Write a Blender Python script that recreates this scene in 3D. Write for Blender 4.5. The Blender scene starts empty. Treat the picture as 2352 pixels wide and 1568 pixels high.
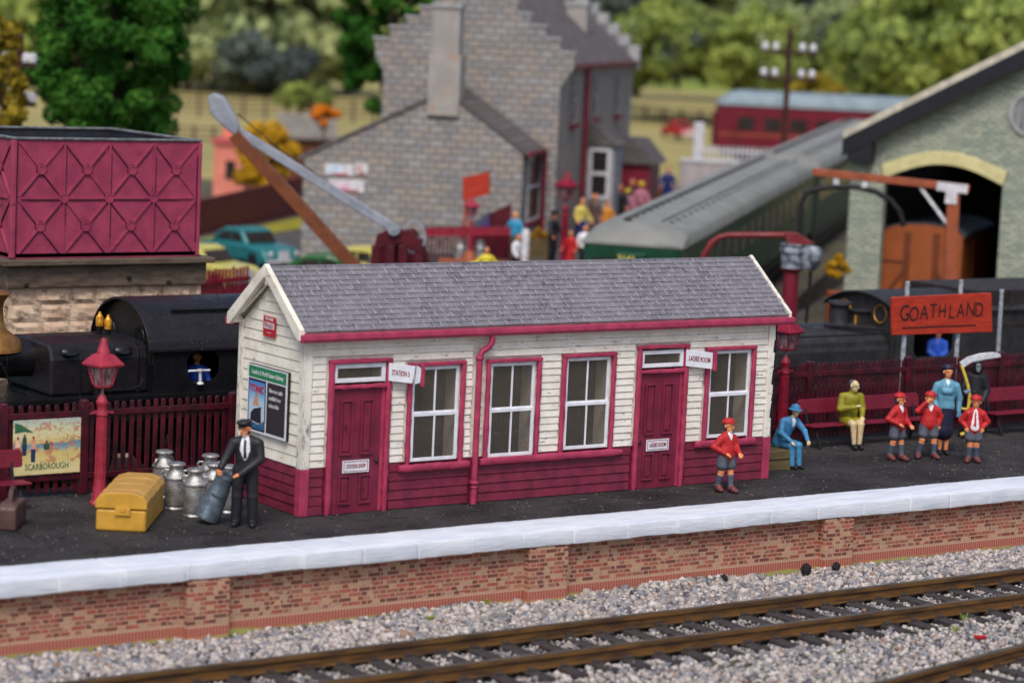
import bpy, math, random
import numpy as np
from mathutils import Vector, Matrix, Euler
R = math.radians
random.seed(7)
rng = np.random.default_rng(11)
S = bpy.context.scene
C = S.collection

# ------------------------------------------------------------ camera, light, exposure
CAMLOC = Vector((-21.949, -36.723, 8.347)); CAMROT = Euler((1.4478, -0.0461, -0.6119)); FPX = 6019.7
cd = bpy.data.cameras.new('camera'); cam = bpy.data.objects.new('camera', cd); C.objects.link(cam)
cam.location = CAMLOC; cam.rotation_euler = CAMROT
cd.sensor_width = 36; cd.lens = FPX / 2352 * 36; cd.clip_start = 1; cd.clip_end = 2000
cd.dof.use_dof = True; cd.dof.focus_distance = 48.0; cd.dof.aperture_fstop = 0.42; cd.dof.aperture_blades = 0
S.camera = cam
SUN_EL, SUN_AZ = 54, 222          # elevation; compass-like direction the light comes from (deg, from +Y clockwise)
w = bpy.data.worlds.new('World'); S.world = w; w.use_nodes = True
nt = w.node_tree; bg = nt.nodes['Background']
sk = nt.nodes.new('ShaderNodeTexSky'); sk.sky_type = 'NISHITA'; sk.sun_disc = False
sk.sun_elevation = R(SUN_EL); sk.sun_rotation = R(SUN_AZ); sk.air_density = 1.0; sk.dust_density = 3.0; sk.ozone_density = 1.0
nt.links.new(sk.outputs[0], bg.inputs[0]); bg.inputs[1].default_value = 0.12
ld = bpy.data.lights.new('sun', 'SUN'); ld.energy = 1.8; ld.angle = R(20); ld.color = (1, .955, .9)
lo = bpy.data.objects.new('sun', ld); C.objects.link(lo)
sd = Vector((math.sin(R(SUN_AZ)) * math.cos(R(SUN_EL)), math.cos(R(SUN_AZ)) * math.cos(R(SUN_EL)), math.sin(R(SUN_EL))))
lo.rotation_euler = sd.to_track_quat('Z', 'Y').to_euler()
S.view_settings.view_transform = 'Standard'; S.view_settings.look = 'None'
S.view_settings.exposure = 0.28; S.view_settings.gamma = 1
S.cycles.max_bounces = 6; S.cycles.use_denoising = True

# ------------------------------------------------------------ helpers
_M = CAMROT.to_matrix()
class Fr:
    """A frame standing on the ground, turned by deg; at() gives the point of its plane seen at a picture position."""
    def __init__(s, o=(0, 0, 0), deg=0):
        s.o = Vector(o); s.deg = deg; s.m = Matrix.Rotation(R(deg), 3, 'Z'); s.mt = s.m.transposed()
    def at(s, u, v, x=None, y=None, z=None):
        d = s.mt @ (_M @ Vector(((u - 1176) / FPX, -(v - 784) / FPX, -1))); c = s.mt @ (CAMLOC - s.o)
        for i, k in enumerate((x, y, z)):
            if k is not None:
                return c + d * ((k - c[i]) / d[i])
    def w(s, p): return s.o + s.m @ Vector(p)
W0 = Fr(); at = W0.at

class MB:
    def __init__(s): s.v = []; s.f = []; s.mi = []; s.m = 0
    def add(s, vs, fs):
        o = len(s.v); s.v += [tuple(p) for p in vs]
        s.f += [tuple(o + i for i in f) for f in fs]; s.mi += [s.m] * len(fs); return s
    def box(s, x0, x1, y0, y1, z0, z1, M=None):
        vs = [(x, y, z) for x in (x0, x1) for y in (y0, y1) for z in (z0, z1)]
        if M is not None: vs = [M @ Vector(p) for p in vs]
        return s.add(vs, [(0, 1, 3, 2), (4, 6, 7, 5), (0, 4, 5, 1), (2, 3, 7, 6), (0, 2, 6, 4), (1, 5, 7, 3)])
    def bar(s, a, b, wd, h=None, up=(0, 0, 1)):
        a, b = Vector(a), Vector(b); h = h or wd; d = (b - a).normalized(); up = Vector(up)
        if abs(d.dot(up)) > .98: up = Vector((0, 1, 0))
        x = d.cross(up).normalized(); y = x.cross(d)
        vs = [p + x * (i * wd / 2) + y * (j * h / 2) for p in (a, b) for i in (-1, 1) for j in (-1, 1)]
        return s.add(vs, [(0, 1, 3, 2), (4, 6, 7, 5), (0, 4, 5, 1), (2, 3, 7, 6), (0, 2, 6, 4), (1, 5, 7, 3)])
    def tube(s, pts, r, n=10, cap=True):
        pts = [Vector(p) for p in pts]; rs = r if isinstance(r, (list, tuple)) else [r] * len(pts); vs = []; x = None
        for i, p in enumerate(pts):
            d = (pts[min(i + 1, len(pts) - 1)] - pts[max(i - 1, 0)]).normalized()
            if x is None: x = d.orthogonal().normalized()
            x = (x - d * x.dot(d)).normalized(); y = d.cross(x)
            vs += [p + (x * math.cos(2 * math.pi * k / n) + y * math.sin(2 * math.pi * k / n)) * rs[i] for k in range(n)]
        fs = [(i * n + k, i * n + (k + 1) % n, (i + 1) * n + (k + 1) % n, (i + 1) * n + k) for i in range(len(pts) - 1) for k in range(n)]
        if cap: fs += [tuple(range(n))[::-1], tuple((len(pts) - 1) * n + k for k in range(n))]
        return s.add(vs, fs)
    def lathe(s, prof, o=(0, 0, 0), n=20, M=None):
        vs = []; o = Vector(o)
        for r, z in prof:
            for k in range(n):
                p = Vector((r * math.cos(2 * math.pi * (k + .5) / n), r * math.sin(2 * math.pi * (k + .5) / n), z))
                vs.append(o + (M @ p if M is not None else p))
        fs = [(i * n + k, i * n + (k + 1) % n, (i + 1) * n + (k + 1) % n, (i + 1) * n + k) for i in range(len(prof) - 1) for k in range(n)]
        fs += [tuple(range(n))[::-1], tuple((len(prof) - 1) * n + k for k in range(n))]
        return s.add(vs, fs)
    def prism(s, poly, f0, f1):
        """poly: 2D outline; f0/f1 map (a, b) to the two end faces."""
        n = len(poly); vs = [f0(*p) for p in poly] + [f1(*p) for p in poly]
        fs = [tuple(range(n))[::-1], tuple(range(n, 2 * n))] + [(i, (i + 1) % n, n + (i + 1) % n, n + i) for i in range(n)]
        return s.add(vs, fs)
    def px(s, poly, y0, y1): return s.prism(poly, lambda a, b: (a, y0, b), lambda a, b: (a, y1, b))   # outline in x,z
    def py(s, poly, x0, x1): return s.prism(poly, lambda a, b: (x0, a, b), lambda a, b: (x1, a, b))   # outline in y,z
    def build(s, name, mat, parent=None, smooth=False, bevel=0, seg=2, loc=None):
        me = bpy.data.meshes.new(name); me.from_pydata(s.v, [], s.f)
        for m in (mat if isinstance(mat, (list, tuple)) else [mat]): me.materials.append(m)
        if isinstance(mat, (list, tuple)): me.polygons.foreach_set('material_index', s.mi)
        if smooth:
            me.polygons.foreach_set('use_smooth', [True] * len(s.f)); me.set_sharp_from_angle(angle=R(38))
        me.update()
        o = bpy.data.objects.new(name, me); C.objects.link(o); o.parent = parent
        if loc is not None: o.location = loc
        if bevel:
            b = o.modifiers.new('b', 'BEVEL'); b.width = bevel; b.segments = seg; b.limit_method = 'ANGLE'; b.angle_limit = R(40)
        return o

def npmesh(name, V, F, mats, parent=None, mi=None, smooth=False):
    me = bpy.data.meshes.new(name); V = np.asarray(V, np.float32); F = np.asarray(F, np.int32); k = F.shape[1]
    me.vertices.add(len(V)); me.vertices.foreach_set('co', V.ravel())
    me.loops.add(F.size); me.loops.foreach_set('vertex_index', F.ravel())
    me.polygons.add(len(F)); me.polygons.foreach_set('loop_start', np.arange(0, F.size, k, dtype=np.int32))
    me.polygons.foreach_set('loop_total', np.full(len(F), k, np.int32))
    for m in mats: me.materials.append(m)
    if mi is not None: me.polygons.foreach_set('material_index', np.asarray(mi, np.int32))
    if smooth: me.polygons.foreach_set('use_smooth', np.ones(len(F), bool))
    me.update(calc_edges=True); me.validate()
    o = bpy.data.objects.new(name, me); C.objects.link(o); o.parent = parent; return o

def tag(o, label=None, cat=None, group=None, kind=None):
    if label: o['label'] = label
    if cat: o['category'] = cat
    if group: o['group'] = group
    if kind: o['kind'] = kind
    return o
def thing(name, label, cat, loc=(0, 0, 0), deg=0, group=None):
    o = bpy.data.objects.new(name, None); C.objects.link(o); o.location = loc; o.rotation_euler = (0, 0, R(deg)); o.empty_display_size = .2
    return tag(o, label, cat, group)
def struct(o): o['kind'] = 'structure'; return o
def copy_tree(o, parent=None):
    c = o.copy(); C.objects.link(c); c.parent = parent
    for ch in list(o.children): copy_tree(ch, c)
    return c
_kids = {}

# ------------------------------------------------------------ materials
def srgb(*c):
    f = lambda v: v / 12.92 if v <= .04045 else ((v + .055) / 1.055) ** 2.4
    return tuple(f(v / 255) for v in c) + (1,)
class NT:
    def __init__(s, name):
        s.m = bpy.data.materials.new(name); s.m.use_nodes = True; s.t = s.m.node_tree; s.b = s.t.nodes['Principled BSDF']; s._co = None
    def n(s, t, **k):
        x = s.t.nodes.new(t)
        for a, b in k.items(): setattr(x, a, b)
        return x
    def l(s, a, b): s.t.links.new(a, b)
    def put(s, sock, v):
        if isinstance(v, bpy.types.NodeSocket): s.l(v, sock)
        elif v is not None: sock.default_value = v
    @property
    def co(s):
        if s._co is None: s._co = s.n('ShaderNodeTexCoord').outputs['Object']
        return s._co
    def scaled(s, sc):
        if not isinstance(sc, tuple): return s.co
        m = s.n('ShaderNodeVectorMath', operation='MULTIPLY'); s.l(s.co, m.inputs[0]); m.inputs[1].default_value = sc; return m.outputs[0]
    def math(s, op, a, b=None, c=None, clamp=False):
        x = s.n('ShaderNodeMath', operation=op); x.use_clamp = clamp
        for i, v in enumerate((a, b, c)): s.put(x.inputs[i], v)
        return x.outputs[0]
    def noise(s, sc, det=4, rough=.55, vec=None, dist=0):
        x = s.n('ShaderNodeTexNoise'); s.l(vec if vec is not None else s.scaled(sc), x.inputs['Vector'])
        x.inputs['Scale'].default_value = 1 if isinstance(sc, tuple) else sc
        x.inputs['Detail'].default_value = det; x.inputs['Roughness'].default_value = rough; x.inputs['Distortion'].default_value = dist
        return x.outputs['Fac']
    def step(s, v, lo, hi, a=0., b=1.):
        x = s.n('ShaderNodeMapRange', interpolation_type='SMOOTHSTEP'); s.put(x.inputs[0], v)
        for i, k in enumerate((lo, hi, a, b)): x.inputs[i + 1].default_value = k
        return x.outputs[0]
    def mix(s, f, a, b, mode='MIX'):
        x = s.n('ShaderNodeMix', data_type='RGBA', blend_type=mode); s.put(x.inputs[0], f); s.put(x.inputs[6], a); s.put(x.inputs[7], b); return x.outputs[2]
    def ramp(s, v, stops, const=False):
        x = s.n('ShaderNodeValToRGB'); r = x.color_ramp
        if const: r.interpolation = 'CONSTANT'
        while len(r.elements) < len(stops): r.elements.new(.5)
        for e, (p, c) in zip(r.elements, stops): e.position = p; e.color = c
        s.l(v, x.inputs[0]); return x.outputs[0]
    def bump(s, h, st, dist=.02):
        x = s.n('ShaderNodeBump'); x.inputs['Strength'].default_value = st; x.inputs['Distance'].default_value = dist; s.l(h, x.inputs['Height'])
        if s.b.inputs['Normal'].is_linked: s.l(s.b.inputs['Normal'].links[0].from_socket, x.inputs['Normal'])
        s.l(x.outputs[0], s.b.inputs['Normal'])
    def done(s, col, rough=.6, metal=0, spec=.5):
        s.put(s.b.inputs['Base Color'], col); s.put(s.b.inputs['Roughness'], rough); s.b.inputs['Metallic'].default_value = metal
        s.b.inputs['Specular IOR Level'].default_value = spec; return s.m

def paint(name, c, c2=None, sc=6, rough=.5, bump=.25, bsc=40, metal=0, dirt=None, dsc=5, damt=.5, speck=None, ssc=60, sth=.68, spec=.4, bd=.01):
    """painted model surface: colour drift, brush bump, dry-brushed dirt, dust specks"""
    t = NT(name); c2 = c2 or tuple(v * .75 for v in c[:3]) + (1,)
    col = t.mix(t.step(t.noise(sc), .35, .65), c, c2)
    if dirt:
        d = t.noise(dsc, 6, .7); col = t.mix(t.step(d, .62 - damt * .12, .72, 0, .85), col, dirt)
    if speck:
        k = t.noise(ssc, 2, .5); col = t.mix(t.step(k, sth, sth + .06, 0, .8), col, speck)
    if bump: t.bump(t.noise(bsc, 5, .6), bump, bd)
    return t.done(col, t.step(t.noise(sc if isinstance(sc, tuple) else sc * 2), .3, .7, rough - .08, rough + .1), metal, spec)

def blocks(name, pal, bw, bh, mort, gap=.012, flemish=True, bump=.4, blot=.35, dist=.01, soldier=None, drift=None, wob=0.0, mdark=None, rough=.85):
    """coursed brick or stone with one random colour per block"""
    t = NT(name); sx = t.n('ShaderNodeSeparateXYZ'); co = t.co
    if wob:
        nz = t.n('ShaderNodeTexNoise'); nz.inputs['Scale'].default_value = 1.5 / bh * .3; t.l(co, nz.inputs['Vector'])
        vm = t.n('ShaderNodeVectorMath', operation='SCALE'); t.l(nz.outputs['Color'], vm.inputs[0]); vm.inputs['Scale'].default_value = wob
        va = t.n('ShaderNodeVectorMath', operation='ADD'); t.l(co, va.inputs[0]); t.l(vm.outputs[0], va.inputs[1]); co = va.outputs[0]
    t.l(co, sx.inputs[0]); u = t.math('ADD', sx.outputs[0], sx.outputs[1]); z = sx.outputs[2]
    row = t.math('FLOOR', t.math('DIVIDE', z, bh)); fz = t.math('SUBTRACT', t.math('DIVIDE', z, bh), row)
    per = bw * 1.5 if flemish else bw
    off = t.math('MULTIPLY', row, per * (.5 if flemish else .5))
    uu = t.math('DIVIDE', t.math('ADD', u, off), per); cell = t.math('FLOOR', uu); fu = t.math('MULTIPLY', t.math('SUBTRACT', uu, cell), per)
    if flemish:
        head = t.math('GREATER_THAN', fu, bw); lu = t.math('SUBTRACT', fu, t.math('MULTIPLY', head, bw))
        wd = t.math('SUBTRACT', bw, t.math('MULTIPLY', head, bw * .5)); idx = t.math('ADD', t.math('MULTIPLY', cell, 2), head)
    else: lu = fu; wd = bw; idx = cell
    e1 = t.math('MINIMUM', lu, t.math('SUBTRACT', wd, lu)); ez = t.math('MULTIPLY', t.math('MINIMUM', fz, t.math('SUBTRACT', 1, fz)), bh)
    edge = t.math('MINIMUM', e1, ez); brick = t.step(edge, gap * .3, gap * .8)
    cv = t.n('ShaderNodeCombineXYZ'); t.l(idx, cv.inputs[0]); t.l(row, cv.inputs[1])
    wn = t.n('ShaderNodeTexWhiteNoise', noise_dimensions='2D'); t.l(cv.outputs[0], wn.inputs['Vector'])
    val = wn.outputs['Value']
    if blot:
        val = t.math('ADD', t.math('MULTIPLY', val, 1 - blot), t.math('MULTIPLY', t.step(t.noise(1.2, 2), .3, .7), blot))
    stops = []; k = len(pal)
    for i, c in enumerate(pal): stops.append((i / k, c))
    col = t.ramp(val, stops, True)
    col = t.mix(t.step(t.noise(14, 4), .3, .75, 0, .25), col, tuple(v * .5 for v in pal[0][:3]) + (1,))
    col = t.mix(brick, mort, col)
    if soldier:
        z0, z1, sw, sc_, below, moss = soldier
        q = t.math('DIVIDE', u, sw); fq = t.math('SUBTRACT', q, t.math('FLOOR', q)); eq = t.math('MINIMUM', fq, t.math('SUBTRACT', 1, fq))
        scol = t.mix(t.step(eq, .06, .16), mort, sc_)
        inb = t.math('LESS_THAN', z, z1); col = t.mix(inb, col, scol)
        lip = t.math('MULTIPLY', t.math('LESS_THAN', z, z1 + .012), t.math('GREATER_THAN', z, z1 - .02)); col = t.mix(lip, col, mort)
        col = t.mix(t.math('LESS_THAN', z, z0), col, below)
        mz = t.math('ADD', z, t.math('MULTIPLY', t.noise(1.3, 3), .16)); col = t.mix(t.step(mz, z0 + .035, z0 + .085, .85, 0), col, moss)
    if drift: col = t.mix(t.step(t.noise(drift[1], 6, .65), .48, .66, 0, drift[2]), col, drift[0])
    h = t.math('ADD', brick, t.math('MULTIPLY', t.noise(12 / bh * .3, 5), .5)); t.bump(h, bump, dist)
    return t.done(col, rough, 0, .2)

def leafmat(name, a, b, c):
    t = NT(name); gi = t.n('ShaderNodeNewGeometry'); r = gi.outputs['Random Per Island']
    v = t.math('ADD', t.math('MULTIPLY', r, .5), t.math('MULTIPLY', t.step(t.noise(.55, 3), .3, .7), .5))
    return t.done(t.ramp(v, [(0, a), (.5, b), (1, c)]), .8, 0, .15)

W_ = (1, 1, 1, 1)
M = {}
MAG = srgb(178, 62, 94); MAGD = srgb(120, 24, 62); BLK = srgb(24, 22, 26)
M['cream'] = paint('cream_paint', srgb(238, 232, 222), srgb(226, 219, 207), 3, .55, .3, 25, dirt=srgb(66, 60, 58), dsc=(5, 5, 16), damt=.6)
M['creamgable'] = paint('cream_paint_aged', srgb(238, 233, 220), srgb(222, 214, 198), 3, .55, .35, 20, dirt=srgb(66, 60, 58), dsc=(4, 4, 14), damt=.3)
M['edgewear'] = paint('worn_cream_edge', srgb(236, 230, 218), srgb(222, 214, 202), 3, .6, .4, 25, dirt=srgb(28, 26, 28), dsc=(13, 13, 4), damt=1.15)
M['mag'] = paint('magenta_paint', MAG, srgb(154, 50, 80), 5, .4, .25, 30, dirt=srgb(62, 12, 34), dsc=(3, 3, 10), damt=.1, speck=srgb(200, 120, 150), ssc=90, sth=.72)
M['magboard'] = paint('magenta_board_paint', srgb(128, 40, 66), srgb(106, 32, 56), 4, .38, .25, 30, dirt=srgb(50, 10, 28), dsc=(2.5, 2.5, 12), damt=.35, speck=srgb(190, 120, 150), ssc=90, sth=.72)
M['door'] = paint('door_paint', srgb(128, 40, 66), srgb(110, 34, 58), 4, .35, .2, 30, dirt=srgb(35, 8, 20), dsc=(7, 7, 2.5), damt=.25, speck=srgb(190, 120, 150), ssc=90, sth=.73)
M['white'] = paint('white_plastic', srgb(232, 234, 240), srgb(216, 218, 226), 6, .35, .08, 40)
M['inside'] = paint('pale_inside', srgb(168, 152, 134), srgb(140, 125, 108), 3, .7, .3, 12)
M['insidelight'] = paint('pale_reveal', srgb(244, 240, 232), srgb(232, 226, 218), 3, .6, .3, 12)
t = NT('dusty_glass'); tr = t.n('ShaderNodeBsdfTransparent'); tr.inputs[0].default_value = (.86, .84, .82, 1); mx = t.n('ShaderNodeMixShader')
gl = t.n('ShaderNodeBsdfGlossy'); gl.inputs['Roughness'].default_value = .12; gl.inputs[0].default_value = (.7, .7, .7, 1)
df = t.n('ShaderNodeBsdfDiffuse'); df.inputs[0].default_value = srgb(150, 142, 134); mx2 = t.n('ShaderNodeMixShader')
t.l(t.step(t.noise(70, 3), .45, .8, .06, .5), mx2.inputs[0]); t.l(tr.outputs[0], mx2.inputs[1]); t.l(df.outputs[0], mx2.inputs[2])
mx.inputs[0].default_value = .11; t.l(mx2.outputs[0], mx.inputs[1]); t.l(gl.outputs[0], mx.inputs[2]); t.l(mx.outputs[0], t.t.nodes['Material Output'].inputs[0])
M['glass'] = t.m
# slates: dusty top, black dry-brush streaks
t = NT('slate'); c = t.mix(t.step(t.noise(3), .3, .7), srgb(130, 127, 134), srgb(116, 113, 120))
gi = t.n('ShaderNodeNewGeometry'); c = t.mix(t.math('MULTIPLY', gi.outputs['Random Per Island'], .14), c, srgb(92, 90, 98))
big = t.step(t.noise(.9, 3), .4, .56); fine = t.step(t.noise((22, 9, 9), 5, .7), .5, .66)
c = t.mix(t.math('MULTIPLY', t.math('MULTIPLY', big, fine), .75), c, srgb(44, 42, 46))
c = t.mix(t.step(t.noise(110, 2), .64, .74, 0, .35), c, srgb(165, 162, 170)); t.bump(t.noise(60, 5), .25, .008)
M['slate'] = t.done(c, .62, 0, .3)
M['slatejoint'] = paint('slate_joint_dust', srgb(172, 166, 172), srgb(150, 146, 152), 9, .8, .2, 60)
M['platform'] = None
t = NT('platform_asphalt'); c = t.mix(t.step(t.noise(.7, 5), .3, .7), srgb(32, 29, 31), srgb(60, 57, 58))
c = t.mix(t.step(t.noise((2, 9, 9), 4, .7), .5, .7, 0, .5), c, srgb(24, 21, 24))
# faint slab joints
sx = t.n('ShaderNodeSeparateXYZ'); nv = t.n('ShaderNodeTexNoise'); nv.inputs['Scale'].default_value = 2.5; t.l(t.co, nv.inputs['Vector'])
t.l(t.co, sx.inputs[0])
def saw(v, p): 
    q = t.math('DIVIDE', v, p); f = t.math('SUBTRACT', q, t.math('FLOOR', q)); return t.math('MULTIPLY', t.math('MINIMUM', f, t.math('SUBTRACT', 1, f)), p)
jy = saw(t.math('ADD', sx.outputs[1], t.math('MULTIPLY', nv.outputs['Fac'], .1)), .62); rowi = t.math('FLOOR', t.math('DIVIDE', sx.outputs[1], .62))
jx = saw(t.math('ADD', t.math('ADD', sx.outputs[0], t.math('MULTIPLY', rowi, .45)), t.math('MULTIPLY', nv.outputs['Fac'], .1)), .95)
j = t.math('MULTIPLY', t.step(t.math('MINIMUM', jx, jy), .012, .03, 1, 0), t.step(t.noise(1.7, 3), .42, .62))
c = t.mix(t.math('MULTIPLY', j, .95), c, srgb(12, 10, 12)); c = t.mix(t.step(t.noise(42, 3), .6, .7, 0, .55), c, srgb(132, 126, 122))
c = t.mix(t.step(t.noise(30, 2), .71, .75, 0, .6), c, srgb(120, 112, 96))
hh = t.math('SUBTRACT', t.math('MULTIPLY', t.noise(45, 6, .7), .6), j); t.bump(hh, .9, .02)
M['platform'] = t.done(c, .85, 0, .25)
t = NT('white_coping'); c = t.mix(t.step(t.noise((1.2, 5, 5), 5), .3, .7), srgb(226, 229, 236), srgb(204, 211, 222))
c = t.mix(t.step(t.noise(7, 6, .7), .6, .75, 0, .5), c, srgb(190, 196, 206)); c = t.mix(t.step(t.noise(18, 5, .7), .69, .75, 0, .6), c, srgb(120, 118, 112))
t.bump(t.noise((3, 22, 22), 5, .65), .6, .02); t.bump(t.noise(30, 4), .3, .01); M['coping'] = t.done(c, .6, 0, .3)
M['brick'] = blocks('platform_brick', [srgb(118, 80, 72), srgb(146, 92, 78), srgb(174, 98, 84), srgb(154, 104, 88), srgb(178, 146, 122), srgb(116, 72, 66), srgb(160, 88, 74), srgb(188, 150, 120), srgb(134, 80, 68), srgb(176, 124, 98)],
    .235, .072, srgb(186, 150, 126), .013, True, .12, .25, .004, soldier=(-1.115, -.96, .056, srgb(164, 86, 74), srgb(182, 118, 90), srgb(158, 166, 92)))
M['rust'] = paint('rail_rust', srgb(112, 78, 38), srgb(70, 48, 30), (1.5, 9, 9), .6, .4, 30, dirt=srgb(52, 36, 28), dsc=(2, 6, 12), damt=.5)
M['railtop'] = paint('rail_head', srgb(104, 92, 74), srgb(78, 68, 54), (1, 9, 9), .38, .1, 30, metal=.4)
M['sleeper'] = paint('sleeper_plastic', srgb(72, 64, 62), srgb(46, 40, 40), (2, 9, 9), .75, .5, (30, 6, 30), dirt=srgb(22, 20, 22), dsc=2, damt=.9, speck=srgb(130, 118, 110), ssc=50, sth=.7)
t = NT('ballast_stone'); gi = t.n('ShaderNodeNewGeometry')
c = t.ramp(gi.outputs['Random Per Island'], [(0, srgb(134, 129, 128)), (.14, srgb(184, 174, 167)), (.32, srgb(160, 150, 144)), (.46, srgb(138, 139, 146)), (.58, srgb(200, 191, 184)), (.70, srgb(114, 115, 122)), (.82, srgb(168, 158, 150)), (.91, srgb(84, 82, 88)), (.975, srgb(150, 118, 100))], True)
c = t.mix(t.step(t.noise(14, 4), .4, .7, 0, .3), c, srgb(140, 128, 124)); t.bump(t.noise(60, 4), .3, .01)
M['stone'] = t.done(c, .8, 0, .25)
M['bed'] = paint('ballast_bed', srgb(120, 108, 102), srgb(80, 72, 70), 12, .9, .8, 30)
M['blackloco'] = paint('black_plastic', srgb(22, 21, 24), srgb(16, 15, 18), 4, .33, .12, 40, speck=srgb(150, 145, 140), ssc=45, sth=.735, spec=.45)
M['blackdusty'] = paint('black_plastic_dusty', srgb(32, 27, 31), srgb(22, 20, 23), 5, .42, .2, 30, speck=srgb(150, 140, 130), ssc=45, sth=.69)
M['greyloco'] = paint('weathered_black', srgb(50, 48, 50), srgb(36, 34, 36), 4, .6, .2, 30, speck=srgb(120, 115, 110), ssc=45, sth=.76)
M['copper'] = paint('copper', srgb(168, 122, 66), srgb(140, 96, 48), 6, .35, .15, 30, metal=.6)
M['brass'] = paint('brass', srgb(226, 164, 52), srgb(176, 116, 30), 16, .35, .3, 40, metal=.35)
M['fence'] = paint('fence_maroon', srgb(84, 14, 34), srgb(50, 9, 22), 3, .42, .25, 40, dirt=srgb(36, 10, 18), dsc=4, damt=.3, speck=srgb(165, 130, 130), ssc=40, sth=.7)
M['fencedust'] = paint('fence_maroon_dusty', srgb(88, 22, 34), srgb(70, 28, 34), 8, .7, .3, 40, speck=srgb(175, 150, 145), ssc=40, sth=.62)
M['lamp'] = paint('lamp_paint', srgb(166, 44, 64), srgb(144, 34, 54), 5, .5, .25, 40, speck=srgb(220, 140, 150), ssc=70, sth=.64)
M['lampdark'] = paint('lamp_paint_dark', srgb(140, 18, 46), srgb(112, 14, 38), 5, .45, .2, 40)
t = NT('lamp_glass'); t.b.inputs['Transmission Weight'].default_value = .25; M['lampglass'] = t.done(t.mix(t.step(t.noise((18, 18, 2), 3), .4, .6), srgb(190, 160, 165), srgb(120, 86, 94)), .2)
M['bench'] = paint('bench_paint', srgb(118, 24, 46), srgb(104, 20, 40), 3, .45, .08, 40)
M['iron'] = paint('black_iron', srgb(26, 25, 28), srgb(18, 18, 20), 5, .55, .2, 40)
M['churn'] = paint('silver_paint', srgb(196, 196, 196), srgb(150, 146, 142), 7, .32, .7, 34, metal=.75, dirt=srgb(84, 78, 74), dsc=6, damt=.3, bd=.02)
M['churndark'] = paint('gunmetal_paint', srgb(120, 134, 144), srgb(92, 104, 114), 7, .36, .6, 34, metal=.6, dirt=srgb(50, 56, 62), dsc=6, damt=.4, bd=.02)
M['trunk'] = paint('yellow_trunk', srgb(204, 154, 56), srgb(188, 140, 48), 4, .5, .25, 30, dirt=srgb(150, 108, 44), dsc=3, damt=.1)
M['trunklid'] = paint('yellow_trunk_lid', srgb(190, 146, 74), srgb(172, 130, 62), (4, 9, 9), .6, .3, 30, dirt=srgb(150, 110, 52), dsc=4, damt=.4, speck=srgb(225, 200, 150), ssc=60, sth=.68)
M['case'] = paint('brown_case', srgb(92, 66, 62), srgb(74, 52, 50), 6, .5, .3, 40, speck=srgb(150, 130, 120), ssc=50, sth=.7)
M['tank'] = paint('tank_magenta', srgb(164, 62, 92), srgb(146, 52, 82), 3, .55, .25, 30, dirt=srgb(60, 18, 38), dsc=(3, 3, 7), damt=.02, speck=srgb(205, 130, 155), ssc=90, sth=.7)
M['tankrib'] = paint('tank_rib', srgb(172, 58, 100), srgb(92, 22, 52), 4, .5, .2, 30, dirt=srgb(38, 14, 28), dsc=2.2, damt=.7)
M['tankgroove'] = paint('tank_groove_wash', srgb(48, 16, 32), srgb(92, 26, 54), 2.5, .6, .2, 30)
M['tankin'] = paint('tank_inside', srgb(44, 48, 58), srgb(34, 37, 45), 4, .6, .2, 30)
M['tankrim'] = paint('tank_rim', srgb(120, 124, 124), srgb(84, 86, 88), 8, .6, .3, 40)
M['timber'] = paint('tower_timber', srgb(104, 88, 74), srgb(78, 66, 56), (2, 9, 9), .75, .35, (8, 40, 40), dirt=srgb(40, 33, 28), dsc=(2, 6, 6), damt=.6)
M['rock'] = blocks('tower_stone', [srgb(216, 186, 160), srgb(206, 172, 146), srgb(222, 196, 172), srgb(198, 168, 144)], .78, .36, srgb(166, 124, 106), .02, False, 1.0, .3, .06, drift=(srgb(66, 52, 36), 2.2, .75))
M['greystone'] = blocks('house_stone', [srgb(154, 149, 145), srgb(160, 150, 141), srgb(144, 142, 142), srgb(160, 158, 157), srgb(162, 151, 142), srgb(150, 144, 139), srgb(138, 137, 139)], .5, .25, srgb(108, 105, 107), .036, False, .8, .15, .03, wob=.1)
M['greystoneshadelift'] = blocks('house_stone_shade_lift', [srgb(164, 152, 141), srgb(170, 155, 142), srgb(152, 144, 138), srgb(164, 155, 147)], .45, .24, srgb(122, 114, 110), .02, False, .6, .2, .03)  # copy of the house stone, lightened and warmed to offset the side wall's bluish shade
M['quoin'] = paint('dressed_stone', srgb(166, 166, 168), srgb(150, 149, 150), 3, .8, .4, 15)
M['render'] = paint('chimney_render', srgb(164, 158, 153), srgb(152, 146, 141), 1.4, .8, .2, 15, dirt=srgb(176, 128, 92), dsc=1.5, damt=.3)
M['houseroof'] = blocks('house_slates', [srgb(104, 97, 97), srgb(97, 91, 91), srgb(111, 103, 102)], .5, .2, srgb(76, 70, 72), .02, False, .8, .2, .03)
M['housemaroon'] = paint('house_maroon', srgb(130, 26, 52), srgb(110, 22, 44), 3, .5, .1, 20)
M['darkglass'] = paint('dark_pane', srgb(52, 46, 44), srgb(40, 36, 36), 2, .2, 0)
M['shedstone'] = blocks('shed_stone', [srgb(186, 190, 170), srgb(172, 179, 160), srgb(196, 198, 176), srgb(160, 170, 154), srgb(180, 184, 164)], .3, .11, srgb(104, 118, 112), .02, False, 1.0, .2, .05, wob=.07, drift=(srgb(120, 134, 126), 9, .5))
M['shedroof'] = paint('shed_roof_edge', srgb(206, 200, 180), srgb(176, 170, 154), 3, .8, .5, 10)
M['arch'] = paint('arch_yellow', srgb(214, 204, 150), srgb(198, 188, 136), 2, .7, .2, 20, dirt=srgb(70, 64, 52), dsc=2.4, damt=-.1)
M['barge'] = paint('bargeboard_black', srgb(26, 26, 34), srgb(20, 20, 26), 3, .6, .2, 20)
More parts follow.
